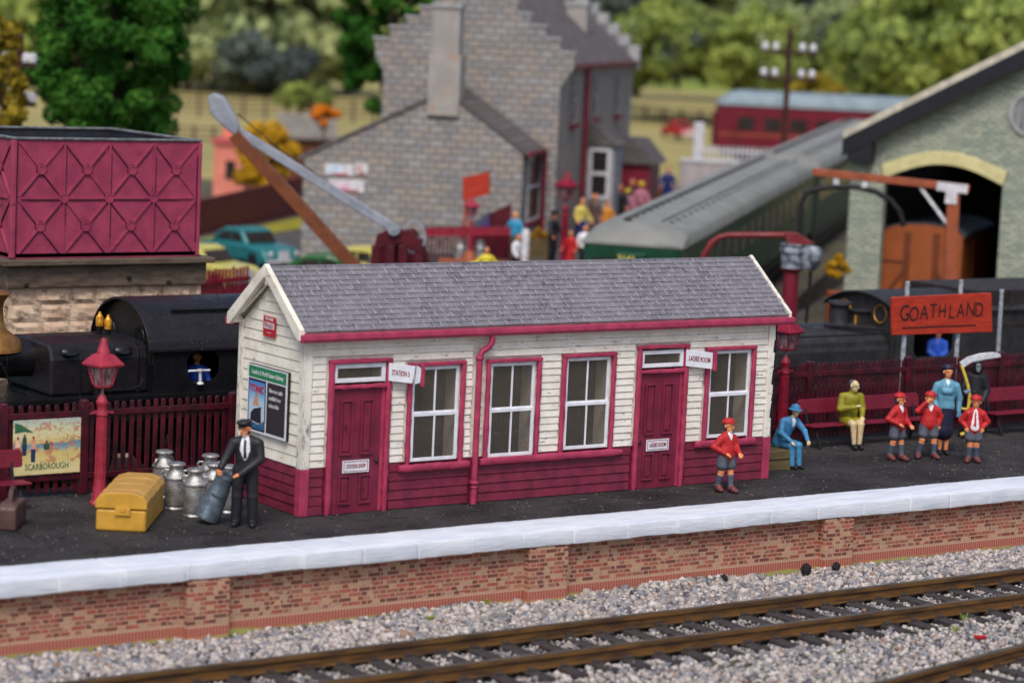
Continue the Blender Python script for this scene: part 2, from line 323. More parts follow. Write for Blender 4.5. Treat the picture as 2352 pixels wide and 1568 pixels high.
M['dark'] = paint('dark_interior', srgb(84, 68, 58), srgb(60, 48, 42), 2, .9, .1, 20)
M['van'] = paint('van_bauxite', srgb(156, 82, 40), srgb(142, 74, 36), 2, .5, .1, 20)
M['vandark'] = paint('van_grey_roof', srgb(66, 66, 72), srgb(54, 54, 60), 2, .6, .1, 20)
M['gauge'] = paint('gauge_timber', srgb(158, 82, 52), srgb(138, 70, 44), 3, .6, .2, 20)
M['whitepaint'] = paint('chipped_white', srgb(220, 218, 222), srgb(190, 188, 194), 6, .6, .3, 30)
M['coachroof'] = paint('coach_roof', srgb(134, 134, 129), srgb(122, 122, 117), 1, .6, .08, 20, dirt=srgb(90, 90, 88), dsc=(.6, 4, 4), damt=.1)
M['rooffit'] = paint('roof_fitting', srgb(74, 76, 76), srgb(60, 62, 62), 3, .7, .1, 20)
M['green'] = paint('coach_green', srgb(20, 70, 50), srgb(16, 58, 42), 2, .4, .05, 20)
M['greendark'] = paint('coach_green_dark', srgb(18, 48, 36), srgb(12, 34, 26), 2, .5, .05, 20)
M['coachred'] = paint('coach_maroon', srgb(108, 20, 38), srgb(94, 16, 32), 2, .4, .05, 20)
M['roofblue'] = paint('coach_roof_blue', srgb(134, 150, 158), srgb(120, 136, 144), 1, .6, .05, 20)
M['lining'] = paint('lining_ochre', srgb(168, 92, 50), srgb(150, 80, 44), 2, .6, 0)
M['yellow'] = paint('yellow_paint', srgb(226, 208, 60), srgb(210, 190, 50), 2, .5, .05, 20)
M['paleyellow'] = paint('pale_yellow_paint', srgb(196, 186, 100), srgb(182, 172, 90), 2, .35, .05, 20)
M['teal'] = paint('teal_paint', srgb(40, 122, 124), srgb(32, 106, 110), 2, .3, .05, 20)
M['cargreen'] = paint('green_car_paint', srgb(40, 96, 48), srgb(34, 84, 42), 2, .3, .05, 20)
M['cranered'] = paint('crane_maroon', srgb(88, 14, 30), srgb(70, 10, 24), 3, .45, .1, 20)
M['jib'] = paint('jib_grey', srgb(150, 154, 166), srgb(130, 134, 146), 4, .45, .2, 20)
M['strut'] = paint('strut_brown', srgb(120, 66, 36), srgb(104, 56, 30), 4, .55, .15, 20)
M['sign'] = paint('sign_orange', srgb(184, 58, 34), srgb(164, 44, 28), (3, 3, 14), .5, .4, (6, 6, 40), dirt=srgb(110, 30, 24), dsc=(2, 2, 9), damt=.25)
M['ink'] = paint('black_ink', srgb(34, 22, 22), srgb(28, 20, 20), 4, .6, 0)
M['redink'] = paint('red_ink', srgb(150, 34, 50), None, 4, .6, 0)
M['silverpost'] = paint('silver_post', srgb(186, 190, 196), srgb(140, 146, 152), 14, .5, .6, 30, metal=.3)
M['box'] = paint('olive_box', srgb(112, 96, 62), srgb(96, 82, 52), (2, 9, 9), .7, .2, (6, 30, 30))
M['coal'] = paint('coal', srgb(34, 24, 32), srgb(24, 18, 24), 20, .6, 1, 40, bd=.03)
M['road'] = paint('yard_asphalt', srgb(84, 80, 80), srgb(70, 66, 66), 1, .9, .2, 12)
M['earth'] = paint('dark_ground', srgb(66, 58, 54), srgb(84, 80, 52), .35, .95, .5, 6, speck=srgb(150, 140, 130), ssc=8, sth=.62)
M['field'] = paint('field_grass', srgb(146, 134, 78), srgb(164, 150, 96), .12, .95, .2, 3, dirt=srgb(118, 118, 56), dsc=.2, damt=.2)
M['hill'] = None
t = NT('wooded_hill'); n1 = t.noise((.05, .05, .16), 6, .6); c = t.ramp(n1, [(.3, srgb(40, 50, 66)), (.44, srgb(58, 74, 70)), (.52, srgb(104, 122, 60)), (.62, srgb(142, 152, 72)), (.75, srgb(96, 112, 66))])  # bluish tones put distance haze into the hill colour
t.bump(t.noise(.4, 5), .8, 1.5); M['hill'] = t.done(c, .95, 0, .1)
M['skin'] = paint('skin_paint', srgb(226, 148, 100), srgb(214, 132, 86), 8, .55, .15, 40)
M['paleskin'] = paint('pale_skin_paint', srgb(214, 192, 150), srgb(200, 176, 134), 8, .55, .15, 40)
for k, c in dict(black=(34, 33, 38), navy=(34, 34, 62), shirt=(232, 232, 236), red=(188, 36, 40), grey=(92, 96, 108), sock=(84, 92, 110), boot=(112, 58, 58), blue=(72, 142, 190), olive=(148, 142, 36), teacher=(100, 158, 184), hair=(84, 78, 84), brownhair=(92, 66, 54), denim=(38, 84, 190), orangec=(226, 148, 50), pinkc=(186, 120, 140), yellowc=(218, 196, 96), brownc=(96, 76, 70), bone=(190, 200, 205), scythe=(214, 188, 74), steel=(206, 208, 216), darkblue=(40, 46, 110), redcoat=(186, 26, 30), strawred=(190, 70, 36), cyan=(50, 150, 190)).items():
    M[k] = paint(k + '_cloth_paint', srgb(*c), None, 9, .55, .3, 28, speck=None)

# ------------------------------------------------------------ lettering
def lettering(s, size, mat, parent, o, ex, ez, shear=0, bold=0, sx=1, name='lettering', align='CENTER', spacing=1, thick=.002):
    """flat letters standing on the plane through o spanned by ex (reading direction) and ez (up)"""
    cu = bpy.data.curves.new('t', 'FONT'); cu.body = s; cu.size = size; cu.shear = shear; cu.offset = bold; cu.align_x = align; cu.align_y = 'CENTER'
    cu.space_character = spacing; cu.extrude = thick; cu.resolution_u = 3
    ob = bpy.data.objects.new('t', cu); C.objects.link(ob); dg = bpy.context.evaluated_depsgraph_get()
    me = bpy.data.meshes.new_from_object(ob.evaluated_get(dg)); bpy.data.objects.remove(ob); bpy.data.curves.remove(cu)
    ex = Vector(ex).normalized(); ez = Vector(ez).normalized(); n = ex.cross(ez)
    m = Matrix((ex * sx, ez, n)).transposed().to_4x4(); m.translation = Vector(o); me.transform(m)
    me.materials.clear(); me.materials.append(mat); me.name = name
    r = bpy.data.objects.new(name, me); C.objects.link(r); r.parent = parent; return r

# ------------------------------------------------------------ ground
struct(MB().box(-120, 620, -60, 760, -3, -1.2).build('ground', M['earth']))
def grid_mesh(name, xs, ys, zf, mat):
    X, Y = np.meshgrid(xs, ys, indexing='ij'); Z = zf(X, Y); V = np.stack([X, Y, Z], -1).reshape(-1, 3); ny = len(ys)
    i = np.arange(len(xs) - 1)[:, None] * ny + np.arange(ny - 1)[None]; i = i.ravel()
    return npmesh(name, V, np.stack([i, i + ny, i + ny + 1, i + 1], 1), [mat], smooth=True)
def bedz(x, y):
    """height of the ballast: banked up against the wall in places, flat between the rails"""
    wall = np.exp(-((y + 2.6) / .45) ** 2) * (.0 + .13 * (np.sin(x * 1.1 + 1) * .5 + .5) * (np.sin(x * .43) * .5 + .5))
    hump = .05 * np.exp(-((y + 3.7) / .6) ** 2)
    return -1.19 + wall + hump + .012 * np.sin(x * 2.3 + y * 3) + .01 * np.sin(x * 5.1 - y * 2)
struct(grid_mesh('ballast_bed', np.linspace(-14, 22, 180), np.linspace(-13.5, -2.3, 60), lambda x, y: bedz(x, y) - .035, M['bed']))

def stones(n, box, smin, smax, name, seed, label, lift=0., keep=None):
    r = np.random.default_rng(seed); t_ = (1 + 5 ** .5) / 2
    base = np.array([(-1, t_, 0), (1, t_, 0), (-1, -t_, 0), (1, -t_, 0), (0, -1, t_), (0, 1, t_), (0, -1, -t_), (0, 1, -t_), (t_, 0, -1), (t_, 0, 1), (-t_, 0, -1), (-t_, 0, 1)]) / 1.9
    fc = np.array([(0, 11, 5), (0, 5, 1), (0, 1, 7), (0, 7, 10), (0, 10, 11), (1, 5, 9), (5, 11, 4), (11, 10, 2), (10, 7, 6), (7, 1, 8), (3, 9, 4), (3, 4, 2), (3, 2, 6), (3, 6, 8), (3, 8, 9), (4, 9, 5), (2, 4, 11), (6, 2, 10), (8, 6, 7), (9, 8, 1)])
    x = r.uniform(box[0], box[1], n); y = r.uniform(box[2], box[3], n); k = np.ones(n, bool) if keep is None else keep(x, y); x, y = x[k], y[k]; n = len(x)
    sc = r.uniform(smin, smax, n) * (1 + .5 * (r.random(n) > .93)); ax = r.uniform(.62, 1.15, (n, 3)) * sc[:, None]
    # angular: snap vertices towards a few random cutting planes
    P = base[None] * r.uniform(.72, 1.18, (n, 12, 1)); d = r.normal(size=(n, 3, 3)); d /= np.linalg.norm(d, axis=2, keepdims=True)
    for j in range(3):
        h = np.einsum('nvi,ni->nv', P, d[:, j]); ex = np.clip(h - .52, 0, None); P = P - ex[..., None] * d[:, j][:, None]
    P = P * ax[:, None]
    q = r.normal(size=(n, 4)); q /= np.linalg.norm(q, axis=1, keepdims=True); a, b, c, e = q.T
    Rm = np.stack([1 - 2 * (c * c + e * e), 2 * (b * c - a * e), 2 * (b * e + a * c), 2 * (b * c + a * e), 1 - 2 * (b * b + e * e), 2 * (c * e - a * b), 2 * (b * e - a * c), 2 * (c * e + a * b), 1 - 2 * (b * b + c * c)], 1).reshape(n, 3, 3)
    P = np.einsum('nij,nvj->nvi', Rm, P); z = bedz(x, y) + lift + r.uniform(-.03, .022, n)
    P += np.stack([x, y, z], 1)[:, None]
    o = npmesh(name, P.reshape(-1, 3), (fc[None] + 12 * np.arange(n)[:, None, None]).reshape(-1, 3), [M['stone']])
    return tag(o, label, None, None, 'stuff')

RAILY = (-4.9, -6.4)     # main track
def nearrail(y, w=.16): return np.abs(y - RAILY[0]) > w
stones(21000, (-9.5, 17.5, -4.86, -2.42), .044, .076, 'ballast_stones', 1, None, keep=lambda x, y: (y > -4.78) & (y < -2.5))
stones(14000, (-9.5, 16.5, -6.35, -4.95), .022, .038, 'ballast_fines', 2, None, lift=.02, keep=lambda x, y: (y < -5.02) & (y > -6.3))
stones(24000, (-7, 16.5, -10.8, -6.45), .04, .068, 'ballast_gravel', 3, None, lift=.0, keep=lambda x, y: (y < -6.5))

# ------------------------------------------------------------ tracks
def track(label, p0, p1, gauge, n, group, check=False, sl=2.5, sw=.24):
    p0, p1 = Vector(p0), Vector(p1); d = p1 - p0; L = d.length; ang = math.degrees(math.atan2(d.y, d.x))
    T = thing('railway_track', label, 'track', p0, ang, group)
    for s in (gauge / 2, -gauge / 2) + ((-gauge / 2 + .2,) if check else ()):
        m = MB(); x0 = 0 if abs(abs(s) - gauge / 2) < .01 else L * .25
        m.box(x0, L, s - .085, s + .085, 0, .03); m.box(x0, L, s - .022, s + .022, .03, .15)
        m.m = 0; m.box(x0, L, s - .05, s + .05, .145, .205); m.m = 1; m.box(x0, L, s - .046, s + .046, .205, .215)
        m.build('rail' if x0 == 0 else 'check_rail', [M['rust'], M['railtop']], T, bevel=.008)
    sm = None
    for i in range(n):
        x = (i + .5) * L / n
        if sm is None:
            m = MB(); m.box(-sw / 2, sw / 2, -sl / 2, sl / 2, -.16, 0)
            for s in (gauge / 2, -gauge / 2):
                for k in (-1, 1): m.box(-.07, .07, s + k * .085 - .03, s + k * .085 + .03, 0, .05)
            sm = m.build('sleeper', M['sleeper'], T, bevel=.012); o = sm
        else: o = sm.copy(); C.objects.link(o)
        o.parent = T; o.location = (x, 0, 0); o.rotation_euler.z = R(random.uniform(-.6, .6))
    return T
track('rusty track with brown rails running along the brick platform wall', (-9.6, -5.67, -1.115), (17.6, -5.6, -1.115), 1.47, 46, 'railway tracks', sl=2.55)
a_, b_ = at(1990, 1572, z=-.9), at(2352, 1478, z=-.9); dv = (b_ - a_).normalized(); nrm = Vector((dv.y, -dv.x, 0)); mid = (a_ + nrm * .73)
track('track at the bottom right corner with a second guard rail inside it', tuple((mid - dv * 3).to_2d()) + (-1.115,), tuple((mid + dv * 9).to_2d()) + (-1.115,), 1.47, 20, 'railway tracks', check=True)

# ------------------------------------------------------------ platform
PX0, PX1 = -12, 30
struct(MB().box(-14, 46, 3.81, 13.5, -1.22, -1.15).build('cinder_bed', paint('cinders', srgb(34, 30, 30), srgb(22, 20, 20), 2, .95, .6, 14)))
struct(MB().box(PX0, PX1, -1.66, 3.8, -1.19, 0).build('platform', M['platform']))
r = np.random.default_rng(8); m = MB(); x = PX0; joint = x + .9; rows_ = []
while x <= PX1:
    rows_.append((x, 0)); x += .11
    if x > joint: rows_ += [(joint - .012, 0), (joint, 1), (joint + .012, 0)]; joint += r.uniform(.98, 1.16); x = max(x, rows_[-1][0] + .03)
K = 10; vs = []; lo1 = hi1 = 0.
for x, g in rows_:
    lo1 = lo1 * .8 + r.normal() * .0022; hi1 = hi1 * .7 + r.normal() * .004; d = .011 * g
    pr_ = [(-1.664, -.2), (-1.664, .0), (-1.69, .008), (-2.1, .012), (-2.6, .01), (-2.632, .004), (-2.64, -.02), (-2.642, -.21), (-2.635, -.232), (-2.46, -.24)]
    for y, z in pr_: vs.append((x, y + r.normal() * .0012 + (lo1 if y < -2.5 else (hi1 * 2.2 if y > -1.7 else 0)) + (d if y < -2.5 else 0), z + (r.normal() * .0013 if z > -.1 else r.normal() * .0012 + (lo1 * 1.4 if z < -.2 else 0)) - (d if z > -.1 else 0)))
n_ = len(rows_); m.add(vs, [(i * K + k, i * K + (k + 1) % K, (i + 1) * K + (k + 1) % K, (i + 1) * K + k) for i in range(n_ - 1) for k in range(K)] + [tuple(range(K)), tuple((n_ - 1) * K + k for k in range(K))[::-1]])
struct(m.build('platform_coping', M['coping'], smooth=True))
tg = thing('platform_wall', 'multicoloured brick retaining wall below the white platform edge', 'wall', (0, 0, 0))
m = MB(); m.box(PX0, PX1, -2.46, -1.67, -1.21, -.238); m.build('brick_face', M['brick'], tg)
pe = [(at(u0, v0, y=-2.6).x, at(u1, v1, y=-2.6).x) for u0, v0, u1, v1 in ((430, 1400, 525, 1390), (1214, 1310, 1302, 1300), (1893, 1235, 1958, 1230))]
for a, b in [(pe[0][0] - 6.3, pe[0][0] - 5.55)] + pe + [(pe[2][0] + 6.3, pe[2][0] + 7.0)]:
    m = MB(); m.box(a, b, -2.62, -2.463, -1.21, -.245); m.build('pier', M['brick'], tg)
for u, v, r in ((1663, 1313, .085), (1852, 1298, .11), (1921, 1300, .085)):
    p = at(u, v, y=-2.75); m = MB(); m.lathe([(.01, -r * .7), (r * .8, -r * .55), (r, -.1 * r), (r * .8, r * .45), (r * .3, r * .75)], n=9)
    m.v = [tuple(c * (1 + .22 * math.sin(31 * c2 + 7 * i)) for c, c2 in zip(q, (q[1], q[2], q[0]))) for i, q in enumerate(m.v)]
    o = m.build('coal_lump', M['coal'], loc=(p.x, -2.75, -1.13 + r * .6))
    tag(o, {1663: 'smallest black coal lump against the wall foot, below the lone schoolboy', 1852: 'largest of three black coal lumps by the wall foot, beside a brick pier', 1921: 'black coal lump lying in front of the brick pier'}[u], 'coal lump', 'coal lumps by the wall')
p = at(2253, 1466, z=-1.12); m = MB(); m.box(-.1, .1, -.035, .035, 0, .05, Matrix.Rotation(.2, 3, 'X')); m.box(-.12, -.07, -.05, .05, .02, .07); tag(m.build('litter_scrap', M['redcoat'], loc=p, bevel=.012), 'small bright red scrap lying on the ballast', 'scrap')
# weeds: little green tufts
weed = paint('weed_green', srgb(110, 140, 50), srgb(140, 160, 60), 4, .8, 0)
for i, (u, v) in enumerate(((1118, 1386), (2195, 1448), (2320, 1392), (2212, 1420), (985, 1420))):
    p = at(u, v, z=-1.1); m = MB()
    for k in range(9):
        a = random.uniform(0, 6.28); r = random.uniform(.04, .1); m.bar((0, 0, -.03), (math.cos(a) * r, math.sin(a) * r, random.uniform(.03, .1)), .014, .006)
    tag(m.build('weed_tuft', weed, loc=p), None, None, None, 'stuff')
# grass fibres and crumbs scattered on the asphalt
r = np.random.default_rng(5); Vv = []; Ff = []
for i in range(110):
    x, y = r.uniform(-8, 20), r.uniform(-1.6, 3); a = r.uniform(0, 6.28); L = r.uniform(.02, .1); d = np.array([math.cos(a), math.sin(a), 0]) * L; n_ = np.array([-math.sin(a), math.cos(a), 0]) * .003
    k = len(Vv); b0 = np.array([x, y, .006]); Vv += [b0 - n_, b0 + n_, b0 + d + n_, b0 + d - n_, b0 + np.array([0, 0, .008]), b0 + d + np.array([0, 0, .008])]
    Ff += [(k, k + 3, k + 5, k + 4), (k + 1, k + 4, k + 5, k + 2)]
tag(npmesh('platform_litter', Vv, Ff, [paint('dry_fibre', srgb(132, 126, 84), srgb(110, 106, 80), 3, .9, 0)]), None, None, None, 'stuff')

n_ = 5200; r = np.random.default_rng(6); c_ = np.stack([r.uniform(-9, 22, n_), r.uniform(-1.62, 3.1, n_), np.full(n_, .004)], 1); tet = np.array([(0, 0, 1.1), (1, 0, -.3), (-.5, .87, -.3), (-.5, -.87, -.3)]); sc_ = r.uniform(.006, .017, n_) ** 1.0
a_ = r.uniform(0, 6.28, n_); rot = np.stack([np.stack([np.cos(a_), -np.sin(a_), 0 * a_], 1), np.stack([np.sin(a_), np.cos(a_), 0 * a_], 1), np.stack([0 * a_, 0 * a_, 0 * a_ + .6], 1)], 1)
V = np.einsum('nij,vj->nvi', rot, tet) * sc_[:, None, None] + c_[:, None]; t = NT('grit'); gi = t.n('ShaderNodeNewGeometry'); M['grit'] = t.done(t.ramp(gi.outputs['Random Per Island'], [(0, srgb(96, 92, 90)), (.4, srgb(70, 66, 66)), (.65, srgb(20, 18, 20)), (.88, srgb(150, 144, 138))], True), .8)
tag(npmesh('platform_grit', V.reshape(-1, 3), (np.array([(0, 1, 2), (0, 2, 3), (0, 3, 1)])[None] + 4 * np.arange(n_)[:, None, None]).reshape(-1, 3), [M['grit']]), None, None, None, 'stuff')

# ------------------------------------------------------------ the station building
L_, W_B, H_ = 10.1, 2.15, 3.0
B = thing('station_building', 'cream and magenta weatherboarded waiting room with grey slate roof on the near platform', 'building', (0, 0, 0))
BZ = .8
open_ = [(.5, 1.6, -1, 2.56), (2.06, 3.08, .8, 2.42), (3.66, 4.68, .8, 2.42), (5.3, 6.32, .82, 2.44), (6.94, 8.0, -1, 2.58), (8.54, 9.58, .84, 2.46)]
# wall cores
m = MB(); cm = MB(); T_ = .1
xs = sorted({0, L_} | {v for o in open_ for v in o[:2]})
for a, b in zip(xs, xs[1:]):
    hole = [o for o in open_ if o[0] <= a and b <= o[1]]
    cm.m = 1
    if hole:
        if hole[0][2] > 0: cm.box(a, b, 0.02, T_, 0, .8); hole[0][2] > .8 and cm.box(a, b, 0.02, T_, .8, hole[0][2])
        cm.m = 0; cm.box(a, b, 0.02, T_, hole[0][3], H_)
    else: cm.box(a, b, .02, T_, 0, .8); cm.m = 0; cm.box(a, b, .02, T_, .8, H_)
cm.build('front_wall', [M['cream'], M['magboard']], B)
m.box(.1, L_ - .1, W_B - T_, W_B, 0, H_)
gm = MB(); gm.py([(0.02, .8), (W_B, .8), (W_B, 3.02), (W_B / 2 + .02, 3.86), (.02, 3.02)], .02, .1); gm.build('gable_wall', M['creamgable'], B); m.box(.02, .1, .02, W_B, 0, .8); m.py([(0.02, 0), (W_B, 0), (W_B, 3.02), (W_B / 2 + .02, 3.86), (.02, 3.02)], L_ - .1, L_ - .02)
m.build('wall', M['inside'], B)
m = MB(); m.box(.12, L_ - .12, .12, W_B - .12, .012, .05); m.build('inner_floor', M['inside'], B)
# thick pale reveals inside the windows (seen through the glass)
# weatherboards
def boards(name, mat, spans, rows, y=0.0, face='y', jag=.012):
    m = MB()
    for z0, z1 in rows:
        for a, b in spans(z0, z1):
            e0, e1 = random.uniform(-jag, jag), random.uniform(-jag, jag); t0, t1 = .028 + random.uniform(-.004, .004), .012
            q = [(t0, z0 + .008), (t0 * .96, z0 + .02), (t1, z1), (-.02, z1), (-.02, z0 + .008)]
            if face == 'y': m.py([(-d + y, z) for d, z in q], a + e0, b + e1)
            else: m.px([(-d + y, z) for d, z in q], a + e0, b + e1)
    return m.build(name, mat, B, bevel=.005, seg=1)
def front_spans(z0, z1):
    zc = (z0 + z1) / 2; cuts = [(o[0] - .1, o[1] + .1) for o in open_ if (o[2] - .14 if o[2] > 0 else -1) < zc < o[3] + .1] + [(3.33, 3.49)]
    cuts.sort(); x = .13; out = []
    for a, b in cuts:
        if a > x + .02: out.append((x, a))
        x = max(x, b)
    if x < L_ - .14: out.append((x, L_ - .14))
    return out
rows_m = [(i * .16, (i + 1) * .16) for i in range(5)]
rows_c = [(.8 + i * .1235, .8 + (i + 1) * .1235) for i in range(17)]
boards('lower_boards', M['magboard'], front_spans, rows_m); boards('upper_boards', M['cream'], front_spans, rows_c)
def gable_spans(z0, z1):
    zc = (z0 + z1) / 2; lo_, hi_ = .13, W_B - .13
    if z1 > 3.0:
        k = (z1 - 3.02) / (.84) * (W_B / 2); lo_, hi_ = max(.1, k + .04), W_B - max(.1, k + .04)
    return [(lo_, hi_)] if hi_ > lo_ + .05 else []
rows_g = [(.8 + i * .176, .8 + (i + 1) * .176) for i in range(17)]
boards('gable_lower_boards', M['magboard'], gable_spans, rows_m, face='x'); boards('gable_upper_boards', M['creamgable'], gable_spans, rows_g, face='x')
# corner posts
for (x0, x1, y0, y1, s_) in ((-.045, .12, -.045, .12, 'edgewear'), (L_ - .13, L_ + .035, -.045, .12, 'cream'), (-.045, .1, W_B - .12, W_B + .03, 'edgewear')):
    m = MB(); m.box(x0, x1, y0, y1, .79, 3.05); m.build('corner_post', M[s_], B, bevel=.012)
    m = MB(); m.box(x0 - .004, x1 + .004, y0 - .004, y1 + .004, 0, .79); m.build('corner_post_foot', M['mag'], B, bevel=.012)
m = MB(); m.bar((-.049, -.049, .8), (-.049, -.049, 2.95), .022, .022); m.build('worn_edge', M['edgewear'], B, bevel=.006)
m = MB(); m.box(.12, L_ - .13, -.032, .02, 2.9, 3.04); m.build('frieze_board', M['cream'], B, bevel=.006)

def wob_bar(m, a, b, wd, h, n=8, j=.007):
    """hand-painted moulding with a slightly wavy edge"""
    a, b = Vector(a), Vector(b); d = (b - a).normalized(); Y = Vector((0, 1, 0)); X = d.cross(Y).normalized(); n = n * 2; K = 12; vs = []
    for i in range(n + 1):
        p = a.lerp(b, i / n); e = .8 if i in (0, n) else 1; hw = (wd / 2 + random.uniform(-j, j) * 1.2) * e; hh = (h / 2 + random.uniform(-j, j) * .5) * e; s_ = random.uniform(-j, j) * .5
        for k in range(K):
            c, s = math.cos(2 * math.pi * k / K), math.sin(2 * math.pi * k / K); f = lambda v: math.copysign(abs(v) ** .55, v)
            vs.append(p + X * (f(c) * hw + s_) + Y * f(s) * hh)
    m.add(vs, [(i * K + k, i * K + (k + 1) % K, (i + 1) * K + (k + 1) % K, (i + 1) * K + k) for i in range(n) for k in range(K)] + [tuple(range(K))[::-1], tuple(n * K + k for k in range(K))])
def window(x0, x1, z0, z1, k):
    Wn = MB(); t_ = .075
    o = bpy.data.objects.new('window', None); C.objects.link(o); o.parent = B
    m = MB(); e = .055
    for a, b in (((x0 - .02, -.045, z0 - .06), (x0 - .02, -.045, z1 + .08)), ((x1 + .02, -.045, z0 - .06), (x1 + .02, -.045, z1 + .08)), ((x0 - .06, -.047, z1 + .045), (x1 + .06, -.047, z1 + .045))):
        wob_bar(m, a, b, .085, .075) if a[0] == b[0] else wob_bar(m, a, b, .07, .09)
    m.build('surround', M['mag'], o, smooth=True)
    m = MB(); zm = (z0 + z1) / 2
    for (a, c, y, dx) in ((zm - .02, z1, -.01, 0), (z0, zm + .02, -.045, -.012)):
        X0, X1 = x0 + .04 + dx, x1 - .04 + dx
        m.box(X0, X0 + .06, y, y + .035, a, c); m.box(X1 - .06, X1, y, y + .035, a, c)
        m.box(X0 + .06, X1 - .06, y, y + .035, c - .06, c); m.box(X0 + .06, X1 - .06, y, y + .035, a, a + .06)
        xm = (X0 + X1) / 2; m.box(xm - .016, xm + .016, y + .004, y + .03, a + .06, c - .06)
    m.build('sash', M['white'], o, bevel=.006)
    m = MB(); m.box(x0 + .05, x1 - .05, .012, .016, zm, z1 - .02); m.box(x0 + .05, x1 - .06, -.026, -.022, z0 + .03, zm); m.build('glazing', M['glass'], o)
    m = MB(); m.box(x1 - .03, x1 + .01, .03, .42, z0 - .02, z1 + .02); m.build('reveal', M['insidelight'], o)
    m = MB(); m.box(x1 - .045, x1 - .031, .028, .055, z0, z1); m.build('reveal_edge', M['mag'], o)
def sill(x0, x1, z):
    m = MB(); wob_bar(m, (x0, -.07, z), (x1, -.07, z), .13, .085, 10, .006); m.build('window_sill', M['mag'], B, smooth=True)
for i, q in enumerate(((2.06, 3.1, .8, 2.42), (3.66, 4.7, .78, 2.42), (5.28, 6.34, .82, 2.45), (8.54, 9.6, .85, 2.46))): window(*q, i)
sill(1.86, 3.3, .7); sill(3.52, 6.6, .72); sill(8.3, 9.72, .75)
def door(x0, x1, zt, dz, ztr, knob_right, text):
    m = MB()
    for x in (x0 - .01, x1 + .01): wob_bar(m, (x, -.045, 0), (x, -.045, zt + .02), .095, .08, 12)
    wob_bar(m, (x0 - .06, -.046, zt + .01), (x1 + .06, -.046, zt + .01), .075, .095); wob_bar(m, (x0, -.046, 2.14), (x1, -.046, 2.14), .07, .08)
    m.build('door_frame', M['mag'], B, smooth=True)
    m = MB(); a, b, c, d = x0 + .04, x1 - .05, 2.21, 2.52
    m.box(a, a + .07, -.035, .03, c, d); m.box(b - .07, b, -.035, .03, c, d); m.box(a + .07, b - .07, -.035, .03, c, c + .07); m.box(a + .07, b - .07, -.035, .03, d - .07, d)
    fl = m.build('fanlight', M['white'], B, bevel=.006)
    m = MB(); m.box(a + .05, b - .05, -.004, 0, c + .05, d - .05); m.build('glazing', M['glass'], fl)
    m = MB(); m.box(b - .01, b + .03, .03, .4, c - .02, d + .02); m.build('reveal', M['insidelight'], fl)
    m = MB(); xr = x1 - .1; m.box(x0 + .035, xr, -.02, .06, 0, 2.1); D = m.build('door', M['door'], B, bevel=.006)
    m = MB(); m.box(xr, x1 - .035, -.026, .06, 0, 2.1); m.build('door_post', M['mag'], B, bevel=.01)
    m = MB(); cx = (x0 + .035 + xr) / 2
    for sx_, (z0, z1) in ((-1, (.98, 1.92)), (1, (.98, 1.92)), (-1, (.15, .65)), (1, (.15, .65))):
        px_ = cx + sx_ * .2; hw = .125
        for q in ((px_ - hw, px_ - hw + .035, z0, z1), (px_ + hw - .035, px_ + hw, z0, z1), (px_ - hw + .035, px_ + hw - .035, z1 - .035, z1), (px_ - hw + .035, px_ + hw - .035, z0, z0 + .035)): m.box(q[0], q[1], -.052, -.02, q[2], q[3])
        m.box(px_ - hw + .065, px_ + hw - .065, -.038, -.02, z0 + .07, z1 - .07)
    m.build('door_panels', M['door'], D, bevel=.008)
    m = MB(); kx = xr - .07 if knob_right else x0 + .09; m.lathe([(.015, 0), (.032, .012), (.036, .03), (.02, .05)], (kx, -.02, .86), 12, Matrix.Rotation(R(90), 3, 'X')); m.build('door_knob', M['iron'], D, smooth=True)
    m = MB(); m.m = 0; m.box(cx - .26, cx + .26, -.05, -.043, .69, .9); m.m = 1
    for q in ((cx - .235, cx + .235, .708, .718), (cx - .235, cx + .235, .872, .882), (cx - .235, cx - .225, .718, .872), (cx + .225, cx + .235, .718, .872)): m.box(q[0], q[1], -.053, -.05, q[2], q[3])
    pl_ = m.build('name_plate', [M['white'], M['redink']], D)
    lettering(text, .1, M['redink'], D, (cx, -.054, .795), (1, 0, 0), (0, 0, 1), .12, .001, .6 if len(text) < 12 else .54)
door(.5, 1.6, 2.56, 0, 0, True, 'STATION SHOP'); door(6.94, 8.0, 2.58, 0, 0, False, 'LADIES ROOM')
